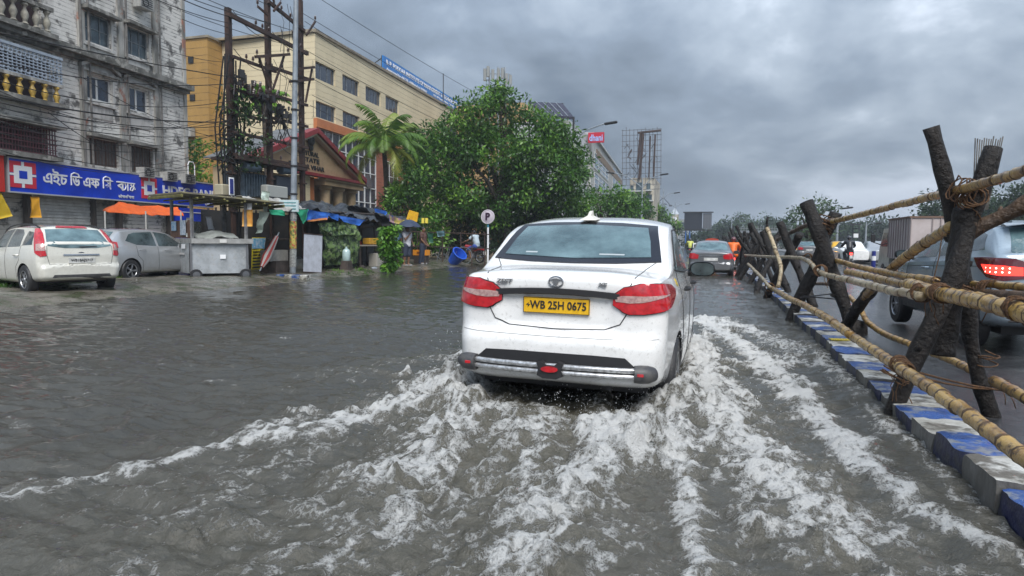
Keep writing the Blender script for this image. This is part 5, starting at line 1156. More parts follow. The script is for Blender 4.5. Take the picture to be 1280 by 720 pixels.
# red sign and yellow tarp at the very left, banner, orange canopy
t2 = thing('red_shop_sign', 'red shop sign cut by the left edge beside the blue bank sign', 'sign', SF.P(-13, 3, .5)); g = MB(); a = bx(4.5); SF.box(g, a-3, a, zb_-.05, zt+.05, .1, .5); g.build('panel', mat('shop_red', (.55, .03, .02), .4), t2); g = MB(); SF.box(g, a-3, a+.05, zt+.05, zt+.1, .1, .53); g.build('edge_frame', TEXTW, t2)
def tarp(name, label, cat, corners, mt, n=14, sag=.15, wr=.06, seed=0, group=None, fringe=0, thick=.012, parent=None, freq=2.2):
    """draped sheet between four corners, with sag, folds and a ragged hem"""
    A, B_, C_, D_ = (Vector(c) for c in corners); V = []; no = (B_-A).cross(D_-A).normalized()
    for j in range(n+1):
        for i in range(n+1):
            u, v = i/n, j/n; p = A.lerp(B_, u).lerp(D_.lerp(C_, u), v)
            p.z -= sag*4*u*(1-u)*(.5+.5*math.sin(v*PI)) if abs(no.z) > .4 else 0
            q = p*freq+Vector((seed*3.3, 0, 0)); p += no*wr*(mnoise.noise(q)*1.6+mnoise.noise(q*2.7)*.7+.5*abs(mnoise.noise(q*5.1)))
            if v == 1 and fringe: p.z -= fringe*(.3+abs(mnoise.noise(Vector((i*1.3, seed, 0)))))
            V.append(p)
    F_ = [(j*(n+1)+i, j*(n+1)+i+1, (j+1)*(n+1)+i+1, (j+1)*(n+1)+i) for j in range(n) for i in range(n)]
    W_ = [v-no*thick for v in V]; N2 = len(V); G = [tuple(x+N2 for x in f[::-1]) for f in F_]; E = []
    ed = [(i) for i in range(n+1)]+[(j*(n+1)+n) for j in range(1, n+1)]+[(n*(n+1)+i) for i in range(n-1, -1, -1)]+[j*(n+1) for j in range(n-1, 0, -1)]
    for k in range(len(ed)): a_, b_ = ed[k], ed[(k+1) % len(ed)]; E.append((a_, b_, b_+N2, a_+N2))
    g = MB(); g.add(V+W_, F_+G+E); o = g.build(name, mt, parent, smooth='all', recalc=False)
    if label: tag(o, label, cat, group)
    return o
TY = mat('yellow_tarp', (.62, .42, .02), .5, bump=.4, bscale=6); TO = mat('orange_tarp', (.75, .13, .015), .45, col2=(.6, .09, .01), scale=3, bump=.3, bscale=9)
a = bx(-6); q = [gx(-6, 241, -24), gx(1, 241, -24), gx(16, 270, -24), gx(-6, 275, -24)]; tarp('yellow_tarp', 'mustard yellow tarp hanging at the left edge above the white hatchback', 'tarp', q, TY, 8, 0, .03, 1)
q = [gx(39, 246, -24.5), gx(48, 246, -24.5), gx(52, 272, -24.5), gx(38, 272, -24.5)]; tarp('orange_banner', 'orange yellow cloth banner hanging beside the white roller shutter', 'banner', q, mat('amber_cloth', (.75, .36, .02), .6, bump=.5, bscale=8), 8, 0, .04, 2)
t = thing('orange_canopy', 'long orange cloth canopy on thin poles in front of the bank shutters', 'canopy', (-21, 22, 0))
X = -22.0; pa, pb, pc, pd = gx(128, 262, X), gx(230, 268, X), gx(148, 253, X-1.2), gx(222, 259.5, X-1.2)
tarp('canopy_cloth', None, None, [pc, pd, pb, pa], TO, 14, .08, .05, 3, fringe=.12, parent=t)
for x in (131, 182, 226):
    g = MB(); p = gx(x, 264, X); g.tube([(p.x, p.y, .1), tuple(p)], .03, 6); g.build('canopy_pole', mat('pale_pole', (.45, .45, .43), .5), t)
g = MB(); p = gx(175, 300, -22.5); g.box((p.x, p.y, .75), (.5, 3.2, 1.2)); g.build('display_case', DGLASS, t)

# ---- tan block and institute ----
TAN = mat('tan_tiles', (.40, .235, .065), .6, col2=(.31, .18, .05), scale=.8, lo=.4, hi=.65, bump=.2, bscale=10, stretch=(1, 1, .3)); lines(TAN, 'Z', .55, .07, .03, dark=(.16, .10, .04))
CREAM = mat('cream_wall', (.70, .60, .40), .65, col2=(.58, .49, .32), scale=.35, det=8, lo=.4, hi=.68, bump=.15, bscale=8, stretch=(1, 1, .5)); lines(CREAM, 'Z', .42, .06, .025, dark=(.40, .34, .22))
ORNG = mat('orange_band', (.50, .17, .055), .6, col2=(.40, .13, .045), scale=.7); BRK = mat('red_brick_cladding', (.33, .105, .055), .7, col2=(.24, .075, .04), scale=1.5, bump=.3, bscale=10); lines(BRK, 'Z', .3, .1, .02, dark=(.14, .05, .03))
CAP = mat('parapet_cap', (.30, .26, .19), .7, col2=(.18, .15, .11), scale=2)
TB = thing('tan_building', 'tall mustard tan building block between the old building and the cream institute', 'building', (-38, 43, 0))
c0, c1 = gy(227, 52, 41.0), gy(259, 47.5, 41.0); zt = 16.05; g = MB(); x0, x1 = c1.x-9, c1.x
g.box(((x0+x1)/2, 41+6, zt/2), (x1-x0, 12, zt)); g.build('wall', TAN, TB); g = MB(); g.box(((x0+x1)/2, 41+6, zt+.08), (x1-x0+.25, 12.2, .16)); g.build('parapet_cap', CAP, TB)
for px, py in ((239, 75), (241, 122)):
    p = gy(px, py, 41); g = MB(); g.box((p.x, 40.97, p.z), (.45, .1, .45)); g.build('wall_vent', BLACK, TB)
p = gy(238, 166, 41); g = MB(); g.box((p.x, 40.7, p.z), (1.0, .5, .7)); tag(g.build('air_conditioner', ACM), 'air conditioner box on the tan building wall above the green creeper', 'air conditioner')
IF = Facade(-28, 42.35, 2.45); IL = 33.0; IZ = 16.15
IB = thing('institute_building', 'long cream institute building with orange band and blue glass front', 'building', (-28, 42.35, 0))
r1 = [IF.rect(394, 75.6, 419, 96.7), IF.rect(428, 92, 449, 113), IF.rect(457, 106.5, 476, 125), IF.rect(482, 119, 498.5, 137)]
z1t = sum(r[3] for r in r1[:2])/2; z1b = sum(r[2] for r in r1[:2])/2
z2t = IF.at(394, 125)[1]; z2b = IF.at(394, 145.5)[1]
r1 = [(r[0], r[1], z1b, z1t) for r in r1]; r2 = [(r[0], r[1], z2b, z2t) for r in r1]
r1 += [(28.5, 31, z1b, z1t)]
zob = IF.at(397, 160)[1]; s_g = IF.at(470, 230)[0]; s_br = IF.at(513, 240)[0]
glassr = (IF.at(397, 162)[0], s_g, .6, zob)
r3 = [(s_g+1.5, s_g+4.2, 5.6, 8.3)]
g = MB(); wall_with_holes(IF, g, 0, IL, 0, IZ, r1+r2+[glassr]+r3, .3)
end = IF.P(0, 0); ex = c1.x-.5
g.quad((end.x, end.y, 0), (ex, end.y+.2, 0), (ex, end.y+.2, IZ), (end.x, end.y, IZ))
bk = [IF.P(0, 0, -14), IF.P(IL, 0, -14)]; f1 = IF.P(IL, 0)
g.quad(f1, bk[1], bk[1]+Vector((0, 0, IZ)), f1+Vector((0, 0, IZ))); g.quad(IF.P(0, IZ), f1+Vector((0, 0, IZ)), bk[1]+Vector((0, 0, IZ)), bk[0]+Vector((0, 0, IZ))); g.quad(bk[0], bk[1], bk[1]+Vector((0, 0, IZ)), bk[0]+Vector((0, 0, IZ)))
g.build('wall', CREAM, IB)
g = MB(); IF.box(g, -.12, IL+.1, IZ, IZ+.22, -.3, .15); g.box(((end.x+ex)/2-.2, end.y+.05, IZ+.11), (end.x-ex, .4, .22)); g.build('parapet_cap', CAP, IB)
for r in r1: window(IF, IB, r, 3, 1, FRG, GLB, d=-.2, fw=.06, mw=.05)
for r in r2: window(IF, IB, r, 3, 1, FRG, GLB, d=-.2, fw=.06, mw=.05)
g = MB(); IF.box(g, -.35, s_br, zob, z2b-.16, .0, .30); IF.box(g, -.35, glassr[0]-.4, .0, zob, .0, .22); g.build('orange_band', ORNG, IB)
g = MB(); IF.box(g, s_g+.02, s_br, 0, zob-.01, .0, .10); g.build('brick_cladding', BRK, IB)
for r in r3: window(IF, IB, r, 3, 2, FRW, GLB, d=.14, fw=.06, mw=.05)
g = MB(); IF.box(g, s_g+2.0, s_g+4.5, 1.4, 4.0, .1, .14); g.build('window', GLB, IB)
# curtain wall: panes one by one
nc, nr = 9, 7; pd_ = -.06; fr_ = MB()
for i in range(nc+1): a = lerp(glassr[0], glassr[1], i/nc); IF.box(fr_, a-.04, a+.04, glassr[2], glassr[3], pd_-.04, pd_+.08)
for j in range(nr+1): z = lerp(glassr[2], glassr[3], j/nr); IF.box(fr_, glassr[0], glassr[1], z-.035, z+.035, pd_-.035, pd_+.07)
cw = fr_.build('curtain_wall', FRW, IB); rnd = random.Random(4)
for i in range(nc):
    for j in range(nr):
        q = MB(); k = .03; op = .28 if (i, j) in ((4, 3), (7, 4)) else 0; a0_, a1_, z0_, z1_ = (lerp(glassr[0], glassr[1], i/nc)+k, lerp(glassr[0], glassr[1], (i+1)/nc)-k, lerp(glassr[2], glassr[3], j/nr)+k, lerp(glassr[2], glassr[3], (j+1)/nr)-k)
        q.add([IF.P(a0_, z0_, pd_+op+rnd.uniform(-.012, .012)), IF.P(a1_, z0_, pd_+op+rnd.uniform(-.012, .012)), IF.P(a1_, z1_, pd_+rnd.uniform(-.012, .012)), IF.P(a0_, z1_, pd_+rnd.uniform(-.012, .012))], [(0, 1, 2, 3)])
        o = q.build('pane', GLB, IB); o.parent = cw; o.matrix_parent_inverse = Matrix.Identity(4)
# rooftop sign
RB = mat('rooftop_sign_blue', (.018, .19, .56), .4, col2=(.014, .15, .46), scale=1)
a0, a1 = IF.at(479, 90, .1)[0], IF.at(573, 128, .1)[0]; zt0 = IF.at(479, 69, .1)[1]; zb0 = IF.at(479, 87.5, .1)[1]
t = thing('rooftop_sign', 'long blue institute name board standing on the cream building roof', 'sign', IF.P(a0, IZ+.2, .1))
g = MB(); IF.box(g, a0, a1, zb0, zt0, .0, .12); g.build('panel', RB, t)
g = MB(); 
for k in range(10): a = lerp(a0+.05, a1-.2, k/9); P1, P2 = IF.P(a, zt0-.2, -.02), IF.P(a, IZ+.2, -1.6); g.tube([P1, P2], .05, 5); g.tube([IF.P(a, zt0, -.05), IF.P(a, IZ+.2, -.05)], .05, 5)
g.build('support_frame', mat('dark_steel', (.05, .055, .065), .5, .5), t)
hh = zt0-zb0
def fit(o, w):
    xs = [v.co.x for v in o.data.vertices]; k = w/(max(xs)-min(xs)); m_ = (max(xs)+min(xs))/2
    for v in o.data.vertices: v.co.x = (v.co.x-m_)*k
fit(text('B. P. PODDAR INSTITUTE OF MANAGEMENT & TECHNOLOGY', hh*.42, TEXTW, t, IF.P((a0+a1)/2, zb0+hh*.66, .13), xdir=IF.u, ext=.01, bold=.02), (a1-a0)*.94)
fit(text('Approved by AICTE, Affiliated to WBUT', hh*.22, TEXTW, t, IF.P(a0+(a1-a0)*.27, zb0+hh*.22, .13), xdir=IF.u, ext=.01, bold=.01), (a1-a0)*.48)
fit(text('137, VIP Road, Kolkata - 700 052', hh*.2, TEXTW, t, IF.P(a0+(a1-a0)*.76, zb0+hh*.30, .13), xdir=IF.u, ext=.01, bold=.01), (a1-a0)*.32)
g = MB(); a, z = IF.at(552, 118); g.tube([IF.P(a, zt0-1, .2), IF.P(a, zt0+2.0, .2)], .05, 5); tag(g.build('lightning_rod', BLACK), 'thin lightning rod rising behind the blue rooftop sign', 'rod')

# ---- gabled hall with pediment ----
GF = Facade(-22, 33, 2.45); GH = thing('gabled_hall', 'cream hall with red trimmed triangular gable and columns behind the stalls', 'building', (-22, 33, 0))
pk, er, el = GF.at(390.5, 164), GF.at(451, 226.5), GF.at(303, 200); ez = (er[1]+el[1])/2; pk = ((er[0]+el[0])/2*.35+pk[0]*.65, pk[1])
GC = mat('sandstone_cladding', (.46, .33, .20), .7, col2=(.36, .25, .15), scale=1.4, bump=.3, bscale=9); RT = mat('red_trim', (.26, .028, .035), .5, col2=(.18, .02, .025), scale=2)
TILE = mat('grey_roof_sheet', (.15, .16, .17), .55, col2=(.09, .095, .10), scale=2); lines(TILE, 'Y', .3, .2, .05)
g = MB(); GF.poly(g, [(el[0]+.2, ez), (er[0]-.2, ez), (pk[0], pk[1]-.15)], -.3, 0); g.build('gable', GC, GH)
g = MB()
for p, q in ((el, pk), (pk, er)):
    p = (p[0], ez if p is not pk else pk[1]); q = (q[0], ez if q is not pk else pk[1])
    GF.poly(g, [(p[0], p[1]-.12), (q[0], q[1]-.12), (q[0], q[1]+.16), (p[0], p[1]+.16)], -.1, .45)
GF.box(g, el[0], er[0], ez-.22, ez-.05, -.1, .40); g.build('red_trim', RT, GH)
g = MB(); 
for p, q in ((el, pk), (pk, er)):
    p = (p[0], ez if p is not pk else pk[1]); q = (q[0], ez if q is not pk else pk[1]); GF.poly(g, [(p[0], p[1]-.26), (q[0], q[1]-.26), (q[0], q[1]-.14), (p[0], p[1]-.14)], -.1, .30)
g.build('inner_moulding', mat('pale_moulding', (.5, .46, .36), .6), GH)
g = MB()
for p, q in ((el, pk), (pk, er)):
    p = (p[0], ez if p is not pk else pk[1]); q = (q[0], ez if q is not pk else pk[1]); GF.poly(g, [(p[0], p[1]+.10), (q[0], q[1]+.10), (q[0], q[1]+.17), (p[0], p[1]+.17)], -2.2, -.11)
g.build('roof', TILE, GH)
g = MB(); GF.box(g, el[0]+.4, er[0]-.2, 0, ez-.23, -2.0, -.9); g.build('wall', mat('hall_wall', (.42, .33, .20), .7, col2=(.3, .23, .14), scale=1), GH)
cw_ = GF.at(384, 240)[0]; g = MB(); GF.box(g, cw_-.6, cw_+.3, 0, ez-.23, -.8, .0); g.build('corner_pier', CREAM, GH); g = MB(); GF.box(g, cw_+.31, cw_+.9, 0, ez-.23, -.8, -.1); g.build('orange_pier', ORNG, GH)
g = MB(); ac0 = GF.at(402, 230)[0]; GF.box(g, ac0, er[0]-.1, ez-.62, ez-.24, -.85, .25); GF.box(g, ac0-.1, er[0], ez-.34, ez-.235, -.86, .33); g.build('entablature', GC, GH)
for x in (411, 427, 443):
    a = GF.at(x, 240)[0]; g = MB(); g.lathe([(.42, ez-.63), (.42, ez-.78), (.30, ez-.86), (.30, 1.2), (.33, .2), (.42, .15), (.42, 0)], GF.P(a, 0, -.25), (0, 0, 1), 20); g.build('column', mat('sand_column', (.50, .37, .23), .6, col2=(.38, .28, .17), scale=3), GH, smooth=True)
a, z = GF.at(370, 210); 
for s_, px, py, wpx in (('NATURAL', 386, 198, 25), ('ESTATE', 387, 204.5, 24), ('PODDAR VIHAR', 384, 213, 44)):
    aa, zz = GF.at(px, py); w = GF.at(px+wpx/2, py)[0]-GF.at(px-wpx/2, py)[0]; zz = {198: ez+1.02, 204.5: ez+.66, 213: ez+.26}[py]
    fit(text(s_, .36, TEXTK, GH, GF.P(aa, zz, .02), xdir=GF.u, ext=.02, bold=.008), w)
g = MB(); a, z = GF.at(387, 180); g.lathe([(.05, 0), (.28, .02), (.3, .1), (.22, .18), (.05, .2)], GF.P(a, ez+1.75, .03), GF.n, 18); g.lathe([(.02, 0), (.2, .02), (.2, .1), (0, .12)], GF.P(a, ez+1.38, .03), GF.n, 14); g.build('gable_emblem', BLACK, GH)
# ---------------- poles, lamps, wires ----------------
RUST = mat('rusty_steel', (.060, .032, .024), .7, col2=(.028, .018, .016), scale=4, bump=.5, bscale=40); GALV = mat('galvanised_pole', (.34, .38, .42), .45, .3, col2=(.22, .25, .28), scale=3)
CERA = mat('brown_insulator', (.05, .025, .02), .3, coat=.6); WIRE = mat('wire_black', (.012, .012, .013), .6)
PX = -16.0
def insul(g, p, up=(0, 0, 1), r=.055, h=.2):
    g.lathe([(.015, 0), (.015, h*.3), (r, h*.35), (r*.5, h*.5), (r*.95, h*.55), (r*.5, h*.7), (r*.8, h*.75), (r*.4, h), (0, h)], p, up, 8)
def pole_at(px, toppy, label, top_extra=0, r=.12):
    b = gx(px, 300, PX); t_ = gx(px, toppy, PX); o = thing('utility_pole', label, 'utility pole', (PX, b.y, .1), 'utility poles carrying the transformer rig'); g = MB()
    g.tube([(PX, b.y, .1), (PX, b.y, t_.z+top_extra)], r, 4); [g.box((PX+.0, b.y, z), (.30, .22, .05)) for z in (2.2, 3.5, 4.8)]
    g.build('shaft', RUST, o); return o, b.y, t_.z+top_extra
P1, y1, h1 = pole_at(291, 13, 'left rusty utility pole wrapped in cables and creeper'); P2, y2, h2 = pole_at(339, -25, 'tall middle rusty utility pole carrying v-shaped arms', 1.0); P3, y3, h3 = pole_at(379, 12, 'right rusty utility pole just behind the grey lamp post', .3)
def arm(o, pa, pb, r=.06, ins=(), name='cross_arm', m=RUST, up=True):
    g = MB(); pa, pb = Vector(pa), Vector(pb); d = (pb-pa); L_ = d.length; rot = d.to_track_quat('X', 'Z').to_matrix(); g.box((pa+pb)/2, (L_, r*1.6, r*2), rot=rot); a = g.build(name, m, o)
    if ins:
        for t in ins: q = MB(); insul(q, pa.lerp(pb, t)+Vector((0, 0, r))); q.build('insulator', CERA, a)
    return a
za, zb2, zc2 = 8.80, 7.50, 7.7
arm(P1, (PX+.15, y1-.1, za), (PX+.15, y3+.25, za-.1), .07, (.30, .38, .46, .9)); arm(P1, (PX+.15, y1, 7.45), (PX+.15, y2+.25, 7.5), .05, (.3, .45, .6, .75, .9)); arm(P2, (PX+.15, y2-.1, 7.6), (PX+.15, y3+.25, 7.7), .055, (.3, .7))
arm(P2, (PX+.12, y2-.1, 9.95), (PX+.12, y3+.1, 9.55), .06, (.15, .35, .6, .8))
arm(P2, gx(319, 71, PX+.3), gx(362, 68, PX+.3), .05, (.05, .95)); arm(P3, gx(372, 86, PX+.3), gx(393, 84, PX+.3), .05); arm(P3, gx(362, 102, PX+.3), gx(392, 99, PX+.3), .05)
for o, L_ in ((P2, (((335, 19), (322, 8)), ((342, 14), (351, 3)), ((324, 72), (337, 112)), ((355, 70), (341, 112)))), (P3, (((383, 44), (394, 27)), ((390, 86), (382, 128)), ((373, 60), (366, 45))))):
    for a, b in L_: arm(o, gx(*a, PX+.25), gx(*b, PX+.25), .035, (1.0,) if a[1] > b[1] else (), name='brace')
for (o, yy_, zz_) in ((P1, (y1, y2), 6.35), (P2, (y2, y3), 6.6), (P1, (y1, y2), 5.55), (P2, (y2, y3), 5.75), (P1, (y1, y3), 4.9), (P1, (y1, y3), 4.15)): arm(o, (PX+.15, yy_[0]-.1, zz_), (PX+.15, yy_[1]+.2, zz_+.05), .05, (.2, .4, .6, .8))
# dark tangle of fuse gear between the poles
t = thing('fuse_rack', 'dark rack of fuses, brackets and coiled cable high between the utility poles', 'electrical rack', (PX+.2, y1, 6.2)); rnd = random.Random(12); g = MB()
for i in range(46):
    y = lerp(y1, y2+.9, rnd.random()); z = lerp(6.75, 6.15, (y-y1)/(y2-y1))+rnd.uniform(-.42, .35); g.box((PX+rnd.uniform(0, .5), y, z), (.12, rnd.uniform(.05, .22), rnd.uniform(.06, .3)), rz=rnd.uniform(0, 3))
    if i % 2: g.tube([(PX+.2, y, z), (PX+.3, y+rnd.uniform(-.2, .2), z-.4), (PX+.2, y+rnd.uniform(-.6, .6), z-.9)], .018, 4)
g.build('fuse_gear', BLACK, t)
for i in range(16): q = MB(); insul(q, (PX+.35, lerp(y1, y2, rnd.random()), 6.3+rnd.uniform(-.2, .3)), (rnd.uniform(-.3, .3), 0, 1), .07, .28); q.build('insulator', CERA, t)
g = MB()
for i in range(7):
    c = (PX+.1, y1-.25+rnd.uniform(-.25, .25), rnd.uniform(3.4, 5.6)); r_ = rnd.uniform(.2, .38)
    g.tube([(c[0]+r_*.3*math.sin(u*3), c[1]+r_*math.cos(u), c[2]+r_*math.sin(u)) for u in (2*PI*k/16 for k in range(40))], .022, 4)
for i in range(9): y = y1+rnd.uniform(-.5, .4); g.tube([(PX+rnd.uniform(-.2, .3), y, 7.4), (PX+rnd.uniform(-.2, .3), y+rnd.uniform(-.3, .3), 5), (PX, y+rnd.uniform(-.2, .2), .3)], .025, 4)
tag(g.build('cable_coils', WIRE), 'thick coils of black cable hanging down the left rusty utility pole', 'cables')
# transformer
TB_ = mat('transformer_blue', (.12, .17, .22), .5, .2, col2=(.06, .08, .10), scale=3); t = thing('transformer', 'blue grey pole transformer with round oil drums behind the stalls', 'transformer', (PX-1, y2-1, 2)); 
def tb(g, px0, py0, px1, py1, X, dp, m=None): a, b = gx(px0, py1, X), gx(px1, py0, X); g.box(((X-dp/2), (a.y+b.y)/2, (a.z+b.z)/2), (dp, abs(b.y-a.y), abs(b.z-a.z)), m=m, bev=.03)
g = MB(); tb(g, 301, 219, 333, 244, PX-.2, .8); g.build('tank', TB_, t)
for i in range(9):
    g = MB(); p = gx(303+i*3.3, 232, PX-.15); g.box((PX-.13, p.y, p.z), (.12, .03, .8)); g.build('cooling_fin', TB_, t)
g = MB(); a, b = gx(304, 208, PX), gx(322, 210, PX); g.tube([a, b], .17, 14); g.build('oil_drum', TB_, t, smooth=True); g = MB(); a, b = gx(350, 212, PX), gx(366, 213, PX); g.tube([a, b], .17, 14); g.build('oil_drum', TB_, t, smooth=True)
g = MB(); tb(g, 347, 222, 366, 243, PX-.1, .7); g.build('tank', mat('transformer_dark', (.04, .05, .07), .5), t); g = MB(); tb(g, 334, 234, 360, 246, PX+.3, .3); g.build('meter_box', mat('pale_meter_box', (.42, .43, .40), .5), t)
g = MB(); 
for z in (2.55, 4.05): g.box((PX-.3, (y1+y3)/2, z), (1.1, y3-y1, .1))
g.build('platform', RUST, t)
for x in (306, 312, 318, 326, 352, 358): q = MB(); insul(q, gx(x, 216, PX), (0, 0, 1), .08, .32); q.build('insulator', CERA, t)
g = MB(); tb(g, 278, 231, 288, 244, PX+.2, .35); tag(g.build('junction_box', mat('cream_box', (.42, .38, .27), .6)), 'cream metal junction box hung left of the left utility pole', 'box')
t = thing('route_board', 'small blue and white vertical board fixed at the left utility pole', 'sign', gx(288, 240, PX+.3)); g = MB(); tb(g, 287, 222, 293, 244, PX+.35, .04); g.build('panel', TEXTW, t); g = MB(); tb(g, 288, 224, 292, 242, PX+.37, .03); g.build('face', mat('navy', (.02, .03, .2), .4), t)
# grey lamp post with posters, kerb ring at its foot
LB = gz(366, 343, .1); t = thing('lamp_post', 'grey steel lamp post with peeling posters standing in a blue and white kerb ring', 'lamp post', LB)
g = MB(); lean = gy(370, 0, LB.y); lt = LB+(lean-LB)*1.3; g.tube([LB, LB.lerp(lt, .3), LB.lerp(lt, .6), lt], [.105, .095, .08, .065], 10); g.build('shaft', GALV, t, smooth=True)
d_ = (lt-LB).normalized()
def wrap(z0, z1, nm, mt, r=.112, arc=4.2, a0=0):
    g = MB(); n = 12; V = []
    for z in (z0, z1):
        for i in range(n+1): u = a0+arc*i/n-PI/2-arc/2; V.append(LB+d_*z+Vector((math.cos(u)*r, math.sin(u)*r, mnoise.noise((i, z, 1))*.02)))
    g.add(V, [(i, i+1, n+2+i, n+1+i) for i in range(n)]); return g.build(nm, mt, t)
POST = mat('torn_poster_print', (.55, .45, .10), .6, col2=(.10, .16, .05), scale=9, lo=.45, hi=.55, col3=(.45, .06, .05), scale3=12, f3=.3); POSTW = mat('grey_poster', (.42, .44, .42), .6, col2=(.15, .14, .14), scale=18)
wrap(.85, 1.75, 'poster', POST); wrap(1.35, 1.7, 'poster', mat('yellow_poster', (.62, .50, .04), .6, col2=(.4, .1, .05), scale=14), .118, 1.6, -1.2); wrap(.25, .82, 'poster', POSTW); wrap(1.8, 2.05, 'poster', POSTW); 
g = MB(); c = LB+d_*2.08; g.box(c+Vector((-.05, -.16, .16)), (.62, .03, .38), rz=.3); b = g.build('notice_board', mat('pale_notice', (.50, .62, .64), .5, col2=(.4, .48, .5), scale=12), t)
for k in range(3): q = MB(); q.box(c+Vector((-.05, -.18, .06+.1*k)), (.46, .01, .03), rz=.3); q.build('print_line', mat('print_teal', (.05, .2, .22), .5), t)
for k in range(5): g = MB(); g.lathe([(.10, 0), (.13, .01), (.13, .05), (.10, .06)], LB+d_*(2.6+k*.9), d_, 10); g.build('clamp_band', BLACK, t)
t = thing('kerb_ring', 'blue and white painted kerb blocks round the foot of the grey lamp post', 'kerb', gz(365, 349, .0)); a, b = gz(345, 350, 0), gz(383, 351, 0)
for k in range(4):
    p, q = a.lerp(b, k/4), a.lerp(b, (k+1)/4); m_ = (p+q)/2; L_ = (q-p).length; g = MB(); g.box((m_.x, m_.y+.12, .06), (L_-.01, .26, .22), rz=math.atan2(b.y-a.y, b.x-a.x), bev=.015); g.build('kerb_block', KB if k % 2 == 0 else KW, t)
# overhead wires: spans beside the road
WG = 'overhead wires along the left side of the road'
def wirespan(a, b, sag, r=.012, label='thin black overhead wire crossing in front of the old building and the poles', n=18, X0=None):
    a, b = Vector(a), Vector(b); g = MB(); g.tube([a.lerp(b, i/n)-Vector((0, 0, sag*4*(i/n)*(1-i/n))) for i in range(n+1)], r, 4); return tag(g.build('overhead_wire', WIRE, smooth='all'), label, 'wire', WG)
rnd = random.Random(9)
W_ = [ # (px,py) at left, (px,py) at right on the pole plane, sag, r
 ((-5, 40), (292, 97), .05, .018), ((-5, 78), (292, 104), .25, .016), ((-5, 100), (292, 125), .4, .014), ((-5, 120), (292, 152), .2, .024), ((-5, 127), (292, 156), .3, .016), ((-5, 133), (292, 148), .45, .012), ((-5, 143), (292, 166), .3, .014), ((-5, 150), (292, 160), .6, .012), ((-5, 165), (292, 170), .5, .012), ((-5, 172), (292, 172), .8, .010), ((-5, 112), (292, 140), .7, .010), ((-5, 186), (292, 185), .7, .010), ((100, 95), (292, 175), .3, .010), ((60, 140), (292, 195), .9, .010),
 ((180, -25), (291, 22), .1, .016), ((170, -12), (291, 30), .1, .013), ((222, -8), (340, 30), .05, .013), ((228, 14), (379, 60), .1, .011), ((228, 24), (291, 44), .05, .011), ((234, -12), (380, 42), .1, .012), ((200, 60), (291, 78), .1, .01)]
for i, (a, b, s_, r_) in enumerate(W_): wirespan(gx(*a, PX+.2), gx(*b, PX+.2), s_, r_, 'thin black overhead wire crossing in front of the old building to the left pole' if i < 14 else 'thin black overhead wire coming down from the upper left sky to the pole tops')
for z, x_, s_, z2 in ((9.9, .0, .5, 9.6), (9.5, .3, .6, 9.3), (8.8, .0, .6, 8.9), (7.7, .2, .7, 7.9), (10.35, -.3, .4, 10.6), (7.0, .3, .8, 7.3), (10.9, .4, .3, 11.6), (6.6, .2, .9, 6.9)):
    wirespan((PX+.2+x_, y3, z), (PX+.4+x_, y3+34, z2), s_, .011, 'thin black overhead wire running from the right utility pole past the institute roof')
for z in (9.9, 8.8, 7.6, 6.4, 5.6, 4.9, 6.1):
    for a_, b_ in ((y1, y2), (y2, y3)): wirespan((PX+.2, a_, z+rnd.uniform(-.1, .2)), (PX+.2, b_, z-.1+rnd.uniform(-.1, .2)), rnd.uniform(.08, .4), .012, 'short slack wire strung between the rusty utility poles', 8)
g = MB()
for i in range(14):
    y = y2+rnd.uniform(-.3, 1.6); z = rnd.uniform(7, 10.3); g.tube([(PX+.25, y, z), (PX+.4, y+rnd.uniform(-.1, .2), z-.5), (PX+.25, y+rnd.uniform(-.2, .3), z-1.2-rnd.random())], .010, 4)
tag(g.build('jumper_wires', WIRE), 'loose vertical jumper wires around the middle utility pole', 'wire')
# street lamps along the road
def street_lamp(px, py_arm, Y, label, arms, py_top=None, extra=False, armr=.05):
    top = gy(px, py_arm, Y); tz = gy(px, py_top, Y).z if py_top else top.z; o = thing('street_lamp', label, 'street lamp', (top.x, Y, 0), 'street lamps along the flooded road')
    g = MB(); g.tube([(top.x, Y, 0), (top.x, Y, 3), (top.x, Y, tz)], [.13, .11, .06], 8); g.build('post', GALV, o, smooth=True)
    for (ax, ay) in arms:
        e = gy(ax, ay, Y); g = MB(); m_ = top.lerp(e, .5)+Vector((0, 0, abs(e.x-top.x)*.10)); g.tube([top-Vector((0, 0, .25)), m_, e], armr, 6); am = g.build('arm', GALV, o, smooth=True)
        d = (e-top); d.z = 0; d.normalize(); g = MB(); L_ = .95; c = e+d*L_*.4; rot = (d+Vector((0, 0, .12))).to_track_quat('X', 'Z').to_matrix(); g.box(c, (L_, .34, .16), rot=rot, bev=.05); g.build('lamp_head', BLACK, am)
    if extra:
        g = MB(); 
        for s in (-1, 1): g.tube([(top.x, Y, top.z-.1), (top.x+s*1.1, Y, top.z-1.3)], .04, 5); g.box((top.x+s*1.15, Y, top.z-1.4), (.5, .3, .14), bev=.04)
        g.build('lower_lamps', BLACK, o)
    return o
street_lamp(707, 182, 48, 'street lamp with one long arm rising out of the big tree', [(757, 154)], 166); 
street_lamp(803, 232, 76, 'double armed street lamp right of the red sign building', [(767, 216), (826, 218)], 222)
street_lamp(829, 246, 105, 'double armed street lamp with two small drooping floodlights', [(812, 240), (843, 241)], 236, True); street_lamp(844, 258, 140, 'farthest double armed street lamp over the small clock tower', [(833, 255), (857, 255)], 252)
street_lamp(915, 270, 135, 'thin straight street lamp pole above the orange rider', [(922, 271)]); street_lamp(1083, 280, 95, 'street lamp with short arm beyond the parked truck on the right', [(1093, 279)], 277); street_lamp(1048, 258, 70, 'street lamp arm showing between the bamboo and the far tree', [(1054, 260)])

